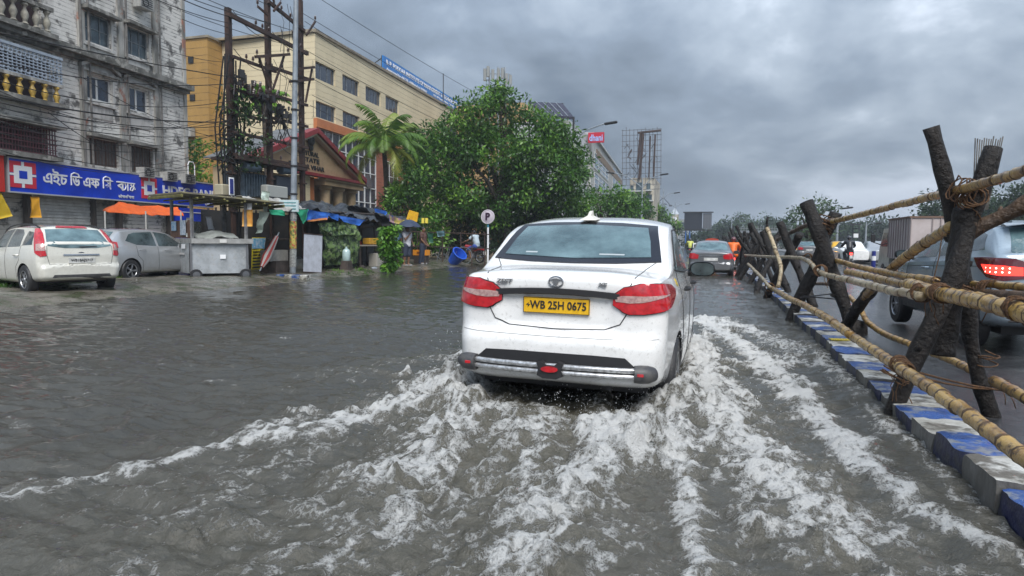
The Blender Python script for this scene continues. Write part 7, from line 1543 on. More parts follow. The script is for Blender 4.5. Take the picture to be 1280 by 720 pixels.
def person(label, base, yaw, J, shirt, bottom, hair=True, shoes=None, hat=None, sleeve=.5, legs_long=False, extra_hair=None, group=None):
    """J: joints in a local frame, facing -y when yaw=0"""
    t = thing('person', label, 'person', (0, 0, 0), group); V = {k: Vector(v) for k, v in J.items()}; ch = []
    for s in 'lr':
        ch.append(([V['hip_'+s], V['hip_'+s].lerp(V['knee_'+s], .5), V['knee_'+s], V['knee_'+s].lerp(V['ankle_'+s], .35), V['ankle_'+s]], [.095, .082, .060, .060, .040]))
        a = V['ankle_'+s]; f = V.get('toe_'+s, a+Vector((0, -.17, -.05))); ch.append(([a+Vector((0, .03, -.03)), a.lerp(f, .5)-Vector((0, 0, .01)), f], [.042, .040, .030]))
        ch.append(([V['sho_'+s], V['elb_'+s], V['elb_'+s].lerp(V['wri_'+s], .4), V['wri_'+s]], [.052, .042, .040, .026])); hand(ch, V['wri_'+s], V['wri_'+s]-V['elb_'+s], side=1 if s == 'l' else -1)
    mid = (V['hip_l']+V['hip_r'])/2; ch.append(([mid, V['waist'], V['chest'], V['neck']], [.13, .125, .145, .055])); ch.append(([V['sho_l'], V['chest']+Vector((0, 0, .05)), V['sho_r']], [.065, .11, .065])); ch.append(([V['neck'], V['head']], [.055, .055]))
    h = V['head']; fw = V.get('face', Vector((0, -1, 0))).normalized(); sdv = fw.cross(Vector((0, 0, 1))).normalized()
    balls = [(h, (.082, .098, .118)), (h+fw*.095-Vector((0, 0, .012)), (.014, .018, .02)), (h+fw*.03-Vector((0, 0, .06)), (.055, .055, .045)), (h+sdv*.082, (.012, .02, .028)), (h-sdv*.082, (.012, .02, .028))]
    body = voxel_body('body', ch, balls, SKIN, t, .018, 3)
    g = MB(); 
    for s in (-1, 1): g.lathe([(.011, 0), (.008, .006), (0, .008)], h+fw*.083+sdv*s*.032+Vector((0, 0, .012)), fw, 8)
    g.build('eyes', HAIR, t); g = MB(); g.tube([h+fw*.088-sdv*.022-Vector((0, 0, .05)), h+fw*.093-Vector((0, 0, .052)), h+fw*.088+sdv*.022-Vector((0, 0, .05))], .006, 5); g.build('mouth', mat('lip', (.16, .05, .04), .5), t)
    if hair: voxel_body('hair', [], [(h-fw*.018+Vector((0, 0, .03)), (.092, .102, .105))], HAIR, t, .02, 2)
    sc = [([mid+Vector((0, 0, .02)), V['waist'], V['chest']], [.172, .170, .186]), ([V['sho_l'], V['chest']+Vector((0, 0, .06)), V['sho_r']], [.098, .15, .098])]
    for s in 'lr': sc.append(([V['sho_'+s], V['sho_'+s].lerp(V['elb_'+s], sleeve if sleeve <= 1 else 1)]+([V['elb_'+s].lerp(V['wri_'+s], .9)] if sleeve > 1 else []), [.09, .08]+([.062] if sleeve > 1 else [])))
    voxel_body('shirt', sc, [], shirt, t, .022, 4)
    bc = [([V['hip_l'], mid, V['hip_r']], [.135, .165, .135])]
    for s in 'lr': bc.append(([V['hip_'+s], V['knee_'+s]]+([V['ankle_'+s]] if legs_long else []), [.128, .105]+([.085] if legs_long else [])))
    voxel_body('trousers' if legs_long else 'shorts', bc, [], bottom, t, .022, 4)
    if shoes:
        for s in 'lr': a = V['ankle_'+s]; f = V.get('toe_'+s, a+Vector((0, -.17, -.05))); g = MB(); g.tube([a+Vector((0, .05, -.055)), f+Vector((0, -.03, -.012))], .045, 8); g.build('sandal', shoes, t, smooth=True)
    if hat: voxel_body('helmet', [], [(h+Vector((0, 0, .025)), (.125, .14, .135))], hat, t, .022, 2)
    t.location = base; t.rotation_euler.z = yaw; return t
stand = dict(hip_l=(.09, 0, .88), hip_r=(-.09, 0, .88), knee_l=(.10, -.02, .47), knee_r=(-.10, .03, .47), ankle_l=(.10, .03, .08), ankle_r=(-.10, .10, .08), waist=(0, 0, 1.03), chest=(0, .0, 1.28), neck=(0, -.01, 1.47), head=(0, -.03, 1.60), sho_l=(.19, 0, 1.39), sho_r=(-.19, 0, 1.39), elb_l=(.25, -.02, 1.12), elb_r=(-.22, -.10, 1.13), wri_l=(.22, -.16, .93), wri_r=(-.12, -.24, 1.35))
WS = mat('white_shirt', (.66, .67, .72), .7, col2=(.5, .5, .56), scale=9); DB = mat('dark_blue_cloth', (.03, .04, .07), .7); BLUS = mat('pale_blue_shirt', (.25, .42, .66), .7, col2=(.18, .32, .52), scale=8); RUB = mat('sandal_grey', (.3, .3, .3), .6)
base = gz(509, 332, .14); person('man in white shirt and dark shorts standing under a dark umbrella beside the leafy shrub', base, R(75), stand, WS, DB, shoes=RUB)
J2 = dict(stand); J2.update(wri_r=(-.20, -.2, .95), elb_r=(-.25, -.03, 1.12)); b2 = gz(513, 331, .14)+Vector((.15, 1.0, 0)); person('person in dark long trousers standing just behind the man with the umbrella', b2, R(95), J2, mat('brown_shirt', (.10, .05, .04), .7), DB, legs_long=True, shoes=RUB)
b3 = gz(478, 333, .14)+Vector((0, 1.2, 0)); person('stall keeper in pale blue shirt behind the leafy shrub', b3, R(30), J2, BLUS, mat('brown_trousers', (.08, .06, .05), .7), legs_long=True)
# umbrella
p = base+Vector((.12, -.05, 0)); t = thing('umbrella', 'open dark navy umbrella held over the man in the white shirt', 'umbrella', p); UM = mat('navy_umbrella', (.035, .05, .09), .5, col2=(.02, .03, .06), scale=5); top = p+Vector((0, 0, 2.0)); g = MB(); n = 32; V = []
for k in range(6):
    r_ = .56*k/5; 
    for j in range(n): w = 2*PI*j/n; V.append(top+Vector((r_*math.cos(w), r_*math.sin(w), -.30*(k/5)**2-.035*(k/5)*abs(math.sin(w*4)))))
g.add(V, [(i*n+j, i*n+(j+1) % n, (i+1)*n+(j+1) % n, (i+1)*n+j) for i in range(5) for j in range(n)]); g.build('canopy', UM, t, smooth='all')
g = MB(); g.tube([top+Vector((0, 0, .06)), top-Vector((0, 0, .85))], .012, 6); g.tube([top-Vector((0, 0, .85)), top+Vector((.03, 0, -.92)), top+Vector((.06, 0, -.86))], .014, 6); g.build('shaft', BLACK, t); g = MB()
for j in range(8): w = 2*PI*j/8; g.tube([top-Vector((0, 0, .28)), top+Vector((.3*math.cos(w), .3*math.sin(w), -.12))], .006, 4)
g.build('ribs', GALV, t)
def motorbike(label, loc, yaw, tank, lit=True):
    t = thing('motorcycle', label, 'motorcycle', (0, 0, 0)); 
    for y, nm in ((.0, 'wheel'), (1.28, 'wheel')):
        g = MB(); g.lathe([(.24, -.045), (.30, -.04), (.31, 0), (.30, .04), (.24, .045)], (0, y, .31), (1, 0, 0), 24); w = g.build(nm, TYRE, t, smooth=True); q = MB()
        q.lathe([(.24, -.03), (.225, 0), (.24, .03)], (0, y, .31), (1, 0, 0), 24); q.lathe([(.05, -.06), (.05, .06)], (0, y, .31), (1, 0, 0), 8)
        for k in range(6): a = PI*k/3; q.tube([(0, y, .31), (0, y+.235*math.cos(a), .31+.235*math.sin(a))], .010, 4)
        q.build('rim', ALLOY, w)
    g = MB(); g.tube([(0, .35, .62), (0, .62, .80), (0, .92, .82), (0, 1.05, .75)], [.05, .12, .13, .05], 12); g.build('tank', tank, t, smooth=True)
    g = MB(); g.tube([(0, -.12, .80), (0, .2, .76), (0, .58, .74)], [.06, .11, .08], 10); g.build('seat', BLACK, t, smooth=True)
    g = MB(); g.tube([(0, -.25, .70), (0, 0, .74), (0, .35, .64)], [.05, .09, .06], 8); g.build('tail_cowl', tank, t, smooth=True)
    g = MB(); g.box((0, -.27, .69), (.16, .05, .09), bev=.02); g.build('tail_light', mat('bike_tail_lit', (1, .04, .03), .3, emit=3) if lit else RED_LENS, t)
    g = MB(); g.box((0, -.30, .52), (.16, .012, .18)); g.build('number_plate', PLATE_W, t)
    g = MB(); g.tube([(0, .05, .62), (0, .5, .35), (0, 1.0, .62)], .04, 6); g.box((0, .55, .38), (.26, .34, .30), bev=.05); g.tube([(.12, .6, .25), (.14, .2, .28), (.14, -.15, .33)], [.03, .04, .045], 8); g.build('engine', mat('dull_metal', (.25, .25, .26)), t, smooth=True)
    g = MB()
    for s in (-1, 1): g.tube([(s*.08, 1.28, .31), (s*.09, 1.12, .72), (s*.09, 1.02, .98)], .025, 6); g.tube([(s*.05, 1.02, 1.0), (s*.30, .96, 1.06), (s*.37, .88, 1.04)], .016, 6); g.tube([(s*.25, .98, 1.06), (s*.28, .98, 1.24)], .008, 4); g.box((s*.30, .97, 1.27), (.12, .03, .08), bev=.01)
    g.build('fork', BLACK, t); g = MB(); g.tube([(0, -.22, .42), (0, -.1, .62), (0, .1, .66), (0, .3, .5)], .06, 6); g.build('mudguard', BLACK, t); t.location = loc; t.rotation_euler.z = yaw; return t
ride = dict(hip_l=(.10, -.10, .86), hip_r=(-.10, -.10, .86), knee_l=(.20, -.45, .72), knee_r=(-.20, -.45, .72), ankle_l=(.16, -.35, .32), ankle_r=(-.16, -.35, .32), waist=(0, -.08, 1.02), chest=(0, -.18, 1.25), neck=(0, -.24, 1.42), head=(0, -.28, 1.56), sho_l=(.19, -.2, 1.36), sho_r=(-.19, -.2, 1.36), elb_l=(.32, -.42, 1.15), elb_r=(-.32, -.42, 1.15), wri_l=(.33, -.70, 1.06), wri_r=(-.33, -.70, 1.06))
ride = {k: (v[0], v[1]-.15, v[2]) for k, v in ride.items()}; ride['face'] = (0, -1, 0)
p = gz(916, 338, -.02); p.z = -.16; motorbike('motorcycle under the orange raincoat rider beside the barricade', p, 0, mat('bike_red', (.4, .02, .02), .3, coat=1)); person('motorcycle rider in bright orange raincoat and dark helmet', p, PI, ride, mat('orange_raincoat', (.85, .17, .02), .45, col2=(.65, .11, .01), scale=6), mat('orange_raincoat', (0, 0, 0)), hair=False, hat=mat('dark_red_helmet', (.10, .01, .015), .3, coat=1), sleeve=2)
p = gz(1062, 333, 0); p.z = .02; motorbike('motorcycle with lit red tail lamp on the right carriageway', p, 0, BLACK); person('rider in black raincoat and helmet seen from behind on the right carriageway', p, PI, ride, mat('black_raincoat', (.02, .022, .03), .35), mat('black_raincoat', (0, 0, 0)), hair=False, hat=mat('black_helmet', (.02, .02, .03), .2, coat=1), sleeve=2, legs_long=True)
p = gz(861, 316, 0)*1.0; p = Vector((p.x*.55, p.y*.55, -.1)); p = gz(862, 322, -.1); motorbike('motorcycle carrying the yellow topped rider ahead on the left', p, 0, BLACK, False); person('far rider in pale yellow top left of the silver sedan', p, PI, ride, mat('pale_yellow_top', (.55, .58, .14), .6), DB, hat=mat('black_helmet', (0, 0, 0)), hair=False, sleeve=2, legs_long=True)
p = gz(600, 329, .1); motorbike('red and blue motorcycle parked near the parking sign post', p, R(70), mat('bike_red', (0, 0, 0)), False); person('man in pale shirt and blue shorts sitting on the motorcycle by the parking sign', p, R(70)+PI, ride, mat('pale_shirt', (.42, .50, .55), .7), mat('blue_shorts', (.03, .07, .30), .7))
# autos, taxis, cars beyond
def auto(label, loc, yaw, col, s=1.0):
    t = thing('auto_rickshaw', label, 'auto rickshaw', (0, 0, 0)); g = MB(); P = [(-.62, .45), (-.66, 1.0), (-.62, 1.45), (-.40, 1.68), (0, 1.74), (.40, 1.68), (.62, 1.45), (.66, 1.0), (.62, .45)]; g.prism(P, 'y', 0, 1.9); g.build('hood', col, t)
    g = MB(); g.prism([(-.64, .22), (-.66, .62), (.66, .62), (.64, .22)], 'y', -.05, 1.8); g.prism([(-.5, .25), (-.45, 1.0), (.45, 1.0), (.5, .25)], 'y', 1.8, 2.4); g.build('body', mat('auto_green', (.03, .16, .05), .4), t); g = MB(); g.box((0, -.01, 1.25), (.8, .03, .32)); g.build('rear_window', DGLASS, t)
    for s_ in (-1, 1):
        g = MB(); g.box((s_*.5, -.07, .5), (.14, .04, .12)); g.build('tail_light', RED_LENS, t); g = MB(); g.lathe([(.12, -.05), (.21, -.05), (.22, 0), (.21, .05), (.12, .05)], (s_*.58, .3, .21), (1, 0, 0), 16); g.build('wheel', TYRE, t)
    g = MB(); g.lathe([(.12, -.05), (.21, -.05), (.22, 0), (.21, .05), (.12, .05)], (0, 2.3, .21), (1, 0, 0), 16); g.build('wheel', TYRE, t); t.location = loc; t.rotation_euler.z = yaw; return t
pr = gy(890, 306, 52); auto('red orange hooded auto rickshaw showing above the silver sedan', (pr.x, 52, -.15), 0, mat('auto_red_hood', (.45, .06, .03), .4)); pr = gy(626, 310, 26); auto('yellow and green auto rickshaw half hidden behind the white sedan', (gy(630, 305, 44).x, 44, .0), R(-20), mat('auto_yellow_hood', (.30, .20, .03), .5))
far_sedan((gy(1043, 314, 62).x, 62, 0), PI, 'yellow taxi coming through far beyond the second trestle', mat('taxi_yellow', (.75, .42, .02), .35, coat=1), 'yellow_taxi'); far_sedan((gy(1055, 312, 50).x, 50, 0), PI, 'white car far beyond the barricade near the yellow taxi', WHITE_P, 'white_car'); far_sedan((gy(1086, 316, 50).x, 50, 0), PI, 'silver car facing us behind the truck on the right carriageway', SILV_P, 'silver_car'); far_sedan((gy(1012, 310, 56).x, 56, 0), 0, 'small dark car far off between the barricade posts', DSILV_P, 'dark_car'); far_sedan((gy(945, 310, 75).x, 75, 0), 0, 'white car far down the right carriageway behind the trestles', WHITE_P, 'white_car')
Y = 60; t = thing('white_van', 'white box van with dark lettering far ahead left of the silver sedan', 'van', (gy(871, 312, Y).x, Y, -.1)); g = MB(); gbox(g, 866, 304, 876.5, 316, Y, 4); g.build('body', TEXTW, t); g = MB(); gbox(g, 867.5, 305.5, 875, 309, Y-.03, .1); g.build('rear_window', DGLASS, t); 
for x in (867.5, 874): g = MB(); gbox(g, x, 316, x+1.6, 319.5, Y+.3, .4); g.build('wheel', TYRE, t)
Y = 80; p = gy(916, 301, Y); t = thing('traffic_light', 'glowing amber traffic light on a pole above the orange rider', 'traffic light', (p.x, Y, 0)); g = MB(); g.tube([(p.x, Y+.2, 0), (p.x, Y+.2, 3.2)], .08, 6); g.build('post', BLACK, t); g = MB(); g.box((p.x, Y+.1, p.z), (.8, .3, .95), bev=.08); g.build('housing', mat('amber_housing', (.30, .14, .02), .5), t); g = MB(); g.lathe([(.30, 0), (.22, .08), (0, .12)], (p.x, Y-.06, p.z), (0, -1, 0), 16); g.build('lamp', mat('amber_lamp', (1, .50, .12), .3, emit=6), t)
Y = 66; p = gy(719, 0, Y); p = gy(1005, 305, 66)
# small box truck beyond the crossover
tx, ty = 6.0, 23.8; t = thing('box_truck', 'small pale box truck ahead of the crossover with rusty roof edge and off white cab', 'truck', (tx+.85, ty, 0)); BOXM = mat('truck_box', (.50, .44, .43), .6, col2=(.36, .30, .28), scale=1.5, lo=.4, hi=.7); g = MB(); g.box((tx+.85, ty+1.35, 1.46), (1.7, 2.7, 1.34)); g.build('cargo_box', BOXM, t)
g = MB(); g.box((tx+.85, ty+1.35, 2.15), (1.76, 2.76, .06)); g.build('roof_edge', mat('rusty_edge', (.16, .10, .07), .7), t)
for k in range(9):
    g = MB(); g.box((tx-.015, ty+.15+k*.3, 1.46), (.03, .04, 1.30)); g.build('box_rib', mat('truck_rib', (.30, .25, .24), .6), t)
for x in (.02, .62, .85, 1.08, 1.68): g = MB(); g.box((tx+x, ty-.015, 1.46), (.03, .03, 1.30)); g.build('door_bar', mat('truck_rib', (0, 0, 0)), t)
g = MB(); g.box((tx+.85, ty+1.8, .70), (1.3, 3.8, .18)); g.build('chassis', BLACK, t); CAB = mat('cab_cream', (.55, .53, .46), .4, coat=.5, col2=(.4, .38, .33), scale=3); g = MB(); g.prism([(ty+2.8, .45), (ty+2.8, 1.85), (ty+3.7, 1.85), (ty+4.25, 1.15), (ty+4.4, .45)], 'x', tx+.08, tx+1.62); g.build('cab', CAB, t)
g = MB(); g.prism([(ty+2.95, 1.2), (ty+2.95, 1.7), (ty+3.6, 1.7), (ty+4.0, 1.2)], 'x', tx+.06, tx+.08); g.build('side_window', DGLASS, t); g = MB(); g.tube([(tx+.05, ty+3.9, 1.25), (tx-.22, ty+3.95, 1.35), (tx-.22, ty+3.95, 1.65)], .02, 5); g.box((tx-.22, ty+3.95, 1.5), (.16, .04, .30), bev=.02); g.build('mirror', BLACK, t)
for y in (ty+.7, ty+3.6):
    for x in (tx+.15, tx+1.55): g = MB(); g.lathe([(.14, -.09), (.27, -.09), (.29, 0), (.27, .09), (.14, .09)], (x, y, .29), (1, 0, 0), 20); g.build('wheel', TYRE, t)
for x in (tx+.15, tx+1.5): g = MB(); g.box((x, ty-.05, .72), (.22, .05, .12)); g.build('tail_light', RED_LENS, t)
g = MB(); p = gz(1091, 345, 0); 
t = thing('blue_bollard', 'dark blue and white road bollard left of the crossover bonnet', 'bollard', p); g.tube([p, p+Vector((0, 0, 1.0))], [.09, .07], 10); g.build('post', mat('navy', (0, 0, 0)), t); g = MB(); g.tube([p+Vector((0, 0, .62)), p+Vector((0, 0, .8))], .085, 10); g.build('band', TEXTW, t)

# ---------------- roadside stalls ----------------
TINM = mat('dented_tin', (.46, .49, .52), .38, .3, col2=(.28, .30, .31), scale=3.5, lo=.38, hi=.66, bump=.5, bscale=5, col3=(.42, .43, .43), scale3=11, f3=.15, rv=.12)
A, B_, C_ = gz(214.5, 342, .17), gz(239, 346, .17), gz(311, 345, .17)
u1 = (B_-A); u1.z = 0; L1 = u1.length; u1.normalize(); u2 = (C_-B_); u2.z = 0; L2 = u2.length; u2.normalize()
t = thing('steel_food_cart', 'grey tin food cart with dented steel front and thin roof on posts', 'food cart', B_); n2 = Vector((-u2.y, u2.x, 0))
def cartbox(g, o, u, n, a0, a1, d0, d1, z0, z1, m=None): V = [o+u*a+n*d+Vector((0, 0, z-o.z+.0)) for z in (z0, z1) for a, d in ((a0, d0), (a1, d0), (a1, d1), (a0, d1))]; g.add(V, [(3, 2, 1, 0), (4, 5, 6, 7), (0, 1, 5, 4), (1, 2, 6, 5), (2, 3, 7, 6), (3, 0, 4, 7)], m)
dpt = u1*-1
g = MB(); q = B_; V = [B_, C_, C_-u1*L1, A]; zt = 1.12; P = [Vector((v.x, v.y, .26)) for v in V]+[Vector((v.x, v.y, zt)) for v in V]; g.add(P, [(3, 2, 1, 0), (4, 5, 6, 7), (0, 1, 5, 4), (1, 2, 6, 5), (2, 3, 7, 6), (3, 0, 4, 7)]); g.build('body', TINM, t)
g = MB(); e = .10; V = [B_-u2*.0-u1*-.12+u2*.0, C_+u2*e+u1*.12, C_+u2*e-u1*L1, A-u1*.0]; P = [Vector((v.x, v.y, zt)) for v in V]+[Vector((v.x, v.y, zt+.14)) for v in V]; g.add(P, [(3, 2, 1, 0), (4, 5, 6, 7), (0, 1, 5, 4), (1, 2, 6, 5), (2, 3, 7, 6), (3, 0, 4, 7)]); g.build('counter', mat('counter_tin', (.42, .42, .41), .4, .3, col2=(.28, .28, .27), scale=5), t)
for f_ in (.0, .97): g = MB(); c = B_.lerp(C_, f_)+u1*.02; g.box((c.x, c.y, .7), (.05, .05, .85), rz=math.atan2(u2.y, u2.x)); g.build('corner_angle', mat('dull_metal', (.25, .25, .26)), t)
g = MB(); c = A.lerp(B_, .98); g.box((c.x, c.y, .7), (.04, .04, .86)); g.build('seam', BLACK, t)
zr = 2.44
for c, h in ((A+u2*.05, zr), (B_+u2*.05, zr), (C_-u2*.05, 2.28), (C_-u1*L1, 2.28), (A+u2*1.5, 2.34)):
    g = MB(); g.box((c.x, c.y, (h+1.1)/2), (.07, .07, h-1.1)); g.build('roof_post', mat('cart_post', (.14, .14, .15), .6, col2=(.28, .28, .27), scale=5), t)
g = MB(); V = [A-u2*.35-Vector((0, .3, 0)), B_+u1*.5-u2*.3, C_+u2*.9+u1*.3, C_+u2*.9-u1*(L1+.6)]; V = [Vector((v.x, v.y, zz)) for v, zz in zip(V, (2.50, 2.50, 2.30, 2.30))]; P = V+[v+Vector((0, 0, .045)) for v in V]; g.add(P, [(3, 2, 1, 0), (4, 5, 6, 7), (0, 1, 5, 4), (1, 2, 6, 5), (2, 3, 7, 6), (3, 0, 4, 7)]); g.build('roof', mat('roof_tin_dark', (.12, .11, .09), .6, col2=(.22, .20, .10), scale=3), t)
g = MB()
for k in range(6): f_ = k/5; a_ = V[0].lerp(V[3], f_)-Vector((0, 0, .05)); b_ = V[1].lerp(V[2], f_)-Vector((0, 0, .05)); g.tube([a_, b_], .03, 5)
for k in range(8): a_ = V[0].lerp(V[1], k/7) if False else V[1].lerp(V[2], k/7)-Vector((0, 0, .09)); b_ = V[0].lerp(V[3], k/7)-Vector((0, 0, .09)); g.tube([a_, b_], .025, 5)
g.build('roof_battens', mat('mossy_bamboo', (.20, .19, .06), .7, col2=(.08, .07, .03), scale=4), t)
g = MB(); cartbox(g, A, u1, u2, 0, L1*.98, 0, .04, 1.27, 1.78); g.build('side_board', mat('brown_board', (.13, .07, .045), .7, col2=(.08, .045, .03), scale=5), t)
def sticker(f0, f1, z0, z1, m, nm='sticker', o=None, u=None, L_=None, nrm=None):
    o = A if o is None else o; u = u1 if u is None else u; L_ = L1 if L_ is None else L_; nn = Vector((u.y, -u.x, 0)); g = MB(); P = [o+u*L_*f0, o+u*L_*f1]; V = [Vector((p_.x, p_.y, z))+nn*.03 for p_, z in ((P[0], z0), (P[1], z0), (P[1], z1), (P[0], z1))]; g.add(V+[v+nn*.006 for v in V], [(4, 5, 6, 7), (0, 1, 5, 4), (1, 2, 6, 5), (2, 3, 7, 6), (3, 0, 4, 7)]); g.build(nm, m, t)
sticker(.12, .38, 1.48, 1.76, mat('poster_cyan', (.08, .30, .50), .5, col2=(.5, .55, .6), scale=20), 'poster'); sticker(.58, .85, 1.35, 1.78, mat('poster_white', (.55, .60, .66), .5, col2=(.2, .3, .4), scale=16), 'poster'); sticker(.32, .50, .95, 1.08, TEXTW); sticker(.62, .80, .96, 1.09, TEXTW); sticker(.05, .75, .78, .84, mat('scratch_pale', (.5, .5, .5), .5)); sticker(.50, .60, .68, .80, TEXTW, o=B_, u=u2, L_=L2)
sticker(.48, .60, 1.14, 1.24, mat('paper_scrap', (.6, .6, .58), .6), o=B_+u1*.1, u=u2, L_=L2)
for c in (A+u1*.1, B_+u2*.12, C_-u2*.1): g = MB(); w = c+Vector((.0, 0, 0)); g.lathe([(.05, -.04), (.16, -.04), (.17, 0), (.16, .04), (.05, .04)], (w.x+u1.x*.03, w.y+u1.y*.03, .22), (u1.x, u1.y, 0), 18); wh = g.build('wheel', TYRE if c is not (B_+u2*.12) else ALLOY, t, smooth=True); g = MB(); g.lathe([(.1, -.045), (.1, .045), (0, .05)], (w.x+u1.x*.03, w.y+u1.y*.03, .22), (u1.x, u1.y, 0), 14); g.build('hub', mat('dull_metal', (.25, .25, .26)), wh)
BG = mat('clear_polythene', (.50, .53, .50), .3, col2=(.35, .38, .36), scale=6, bump=.8, bscale=14, coat=.4)
tarp('polythene_bundle', 'grey folded polythene lying on the counter of the food cart', 'polythene', [Vector((*(B_+u2*.15-u1*.1).xy, 1.30)), Vector((*(B_+u2*1.3-u1*.1).xy, 1.30)), Vector((*(B_+u2*1.3-u1*.6).xy, 1.46)), Vector((*(B_+u2*.15-u1*.6).xy, 1.46))], BG, 10, .0, .06, 4)
YC = gz(310, 345, .17).y
def hang(name, label, cat, x0, y0, x1, y1, Y, mt, wr=.02, seed=0, n=6, skew=0, fringe=0): return tarp(name, label, cat, [gy(x0, y0, Y), gy(x1, y0, Y), gy(x1+skew, y1, Y), gy(x0+skew, y1, Y)], mt, n, 0, wr, seed, fringe=fringe, freq=4)
hang('orange_packet', 'orange printed snack packet strip hanging at the right of the food cart', 'packet', 303, 262, 316, 283, YC, mat('orange_packet', (.72, .30, .05), .4, col2=(.75, .45, .12), scale=5), seed=5); hang('paper_bag', 'white paper bag hanging above the orange packet', 'bag', 307, 254, 315, 262, YC, TEXTW, seed=6)
tarp('hanging_polythene', 'long pale green polythene sheet hanging twisted right of the food cart', 'polythene', [gy(326, 238, YC+.5), gy(338, 240, YC+.5), gy(333, 264, YC+.5), gy(327, 264, YC+.5)], mat('pale_green_polythene', (.48, .58, .52), .35, col2=(.36, .44, .40), scale=8, bump=.8, bscale=20, coat=.4), 10, 0, .08, 7, freq=3); tarp('hanging_polythene', 'lower torn end of the pale polythene trailing down to the cart counter', 'polythene', [gy(325, 264, YC+.45), gy(337, 265, YC+.45), gy(325, 291, YC+.45), gy(318, 292, YC+.45)], mat('pale_green_polythene', (0, 0, 0)), 10, 0, .09, 8, freq=3)
hang('white_rag', 'small white rag dangling under the cart roof beside the front post', 'cloth', 234, 272, 241, 296, 15.3, BG, .04, 9, skew=-1); hang('paper_pennant', 'pale paper pennant hanging inside the food cart', 'paper', 257, 271, 264, 287, 16.6, TEXTW, .02, 10, skew=4)
# stall frame behind: dark timber posts and rails
DT = mat('dark_stall_timber', (.04, .032, .028), .7, col2=(.08, .06, .05), scale=6); t = thing('stall_frame', 'row of dark timber and bamboo stall frames behind the hanging tarps', 'stall', (-14, 20, .1)); rnd = random.Random(21)
SX = -13.6
for px in (262, 272, 281, 300, 322, 345, 360, 388, 402, 452, 470, 488, 500):
    p = gx(px, 300, (SX-rnd.uniform(0, .6)) if px > 325 else -18.2); g = MB(); g.tube([(p.x, p.y, .05), (p.x+rnd.uniform(-.1, .1), p.y+rnd.uniform(-.1, .1), rnd.uniform(2.2, 2.5))], .045, 6); g.build('stall_post', DT, t)
for a, b in ( ((330, 262), (400, 268)), ((335, 300), (372, 298)), ((395, 264), (470, 268)), ((450, 283), (520, 284))): g = MB(); g.tube([gx(*a, SX), gx(*b, SX)], .035, 6); g.build('stall_rail', DT, t)
g = MB(); a, b = gx(255, 300, SX-2.4), gx(520, 300, SX-2.4); g.quad((a.x, a.y, 0), (b.x, b.y, 0), (b.x, b.y, 2.2), (a.x, a.y, 2.2)); g.quad((a.x-.1, a.y, 0), (b.x-.1, b.y, 0), (b.x-.1, b.y, 2.2), (a.x-.1, a.y, 2.2)); g.build('back_sheet', mat('dark_back_sheet', (.028, .03, .032), .8, col2=(.05, .045, .04), scale=1.5), t)
BT = mat('blue_tarp', (.03, .16, .62), .4, col2=(.02, .10, .42), scale=3, bump=.5, bscale=9); KT = mat('black_tarp', (.022, .024, .028), .32, col2=(.06, .065, .075), scale=2.5, bump=.9, bscale=8, coat=.2); GT = mat('green_tarp', (.02, .33, .17), .45, bump=.5, bscale=9); WT = mat('dirty_white_tarp', (.46, .45, .42), .45, col2=(.26, .25, .23), scale=3, bump=.7, bscale=9)
TG = 'tarpaulins over the roadside stalls'
def roof_tarp(label, pts, mt, seed, name, dback=1.8, sag=.12, wr=.12, fr_=.15, n=16):
    (x0, y0), (x1, y1) = pts; a, b = gx(x0, y0, SX+.5), gx(x1, y1, SX+.5); c = b+Vector((-dback, .2, .35)); d = a+Vector((-dback, .2, .35)); return tarp(name, label, 'tarpaulin', [d, c, b, a], mt, n, sag, wr, seed, TG, fr_)
roof_tarp('torn dirty white tarp draped left of the lamp post above the stalls', ((333, 255), (392, 262)), WT, 31, 'white_tarp', 1.5); roof_tarp('large crumpled black tarp roof over the camouflage curtain', ((385, 262), (462, 272)), KT, 32, 'black_tarp', 2.2, .1, .22); roof_tarp('second sagging black tarp roof over the tray table', ((440, 270), (505, 276)), KT, 33, 'black_tarp', 2.4, .15, .22)
roof_tarp('grey black tarp end behind the leafy shrub', ((480, 268), (520, 275)), KT, 34, 'black_tarp', 2.0, .1, .15); 
t_ = tarp('black_tarp', 'highest black tarp ridge on the stall roofs below the gable columns', 'tarpaulin', [gx(375, 250, SX-2.6), gx(475, 262, SX-2.6), gx(480, 274, SX-.3), gx(378, 262, SX-.3)], KT, 18, .12, .25, 35, TG)
def vt(label, q, mt, seed, name='tarpaulin_flap', X=SX+.58, wr=.06, fringe=.0, n=10, cat='tarpaulin'): return tarp(name, label, cat, [gx(x, y, X) for x, y in q], mt, n, 0, wr, seed, TG if cat == 'tarpaulin' else None, fringe)
vt('green tarp flap hanging just right of the lamp post', [(369, 262), (386, 261), (383, 276), (378, 280)], GT, 36, 'green_tarp'); vt('green tarp scrap showing left of the lamp post', [(338, 262), (352, 262), (356, 270), (340, 268)], GT, 37, 'green_tarp'); vt('blue tarp with orange hem hanging beside the green flap', [(385, 262), (412, 266), (408, 274), (383, 275)], BT, 38, 'blue_tarp', fringe=.03); vt('small blue tarp triangle over the camouflage curtain', [(409, 266), (424, 268), (422, 276), (416, 273)], BT, 39, 'blue_tarp'); vt('bright blue tarp flap with pale hem above the water jar', [(423, 269), (457, 275), (448, 282), (428, 277)], BT, 40, 'blue_tarp'); vt('orange hem strip of tarp below the blue one', [(384, 275), (409, 272), (409, 274.5), (385, 277)], mat('orange_hem', (.75, .28, .08), .5), 41, 'orange_tarp', SX+.66); 
vt('blue tarp patch lying on the far black roof', [(468, 260), (484, 264), (482, 269), (470, 265)], BT, 42, 'blue_tarp', SX-.6)
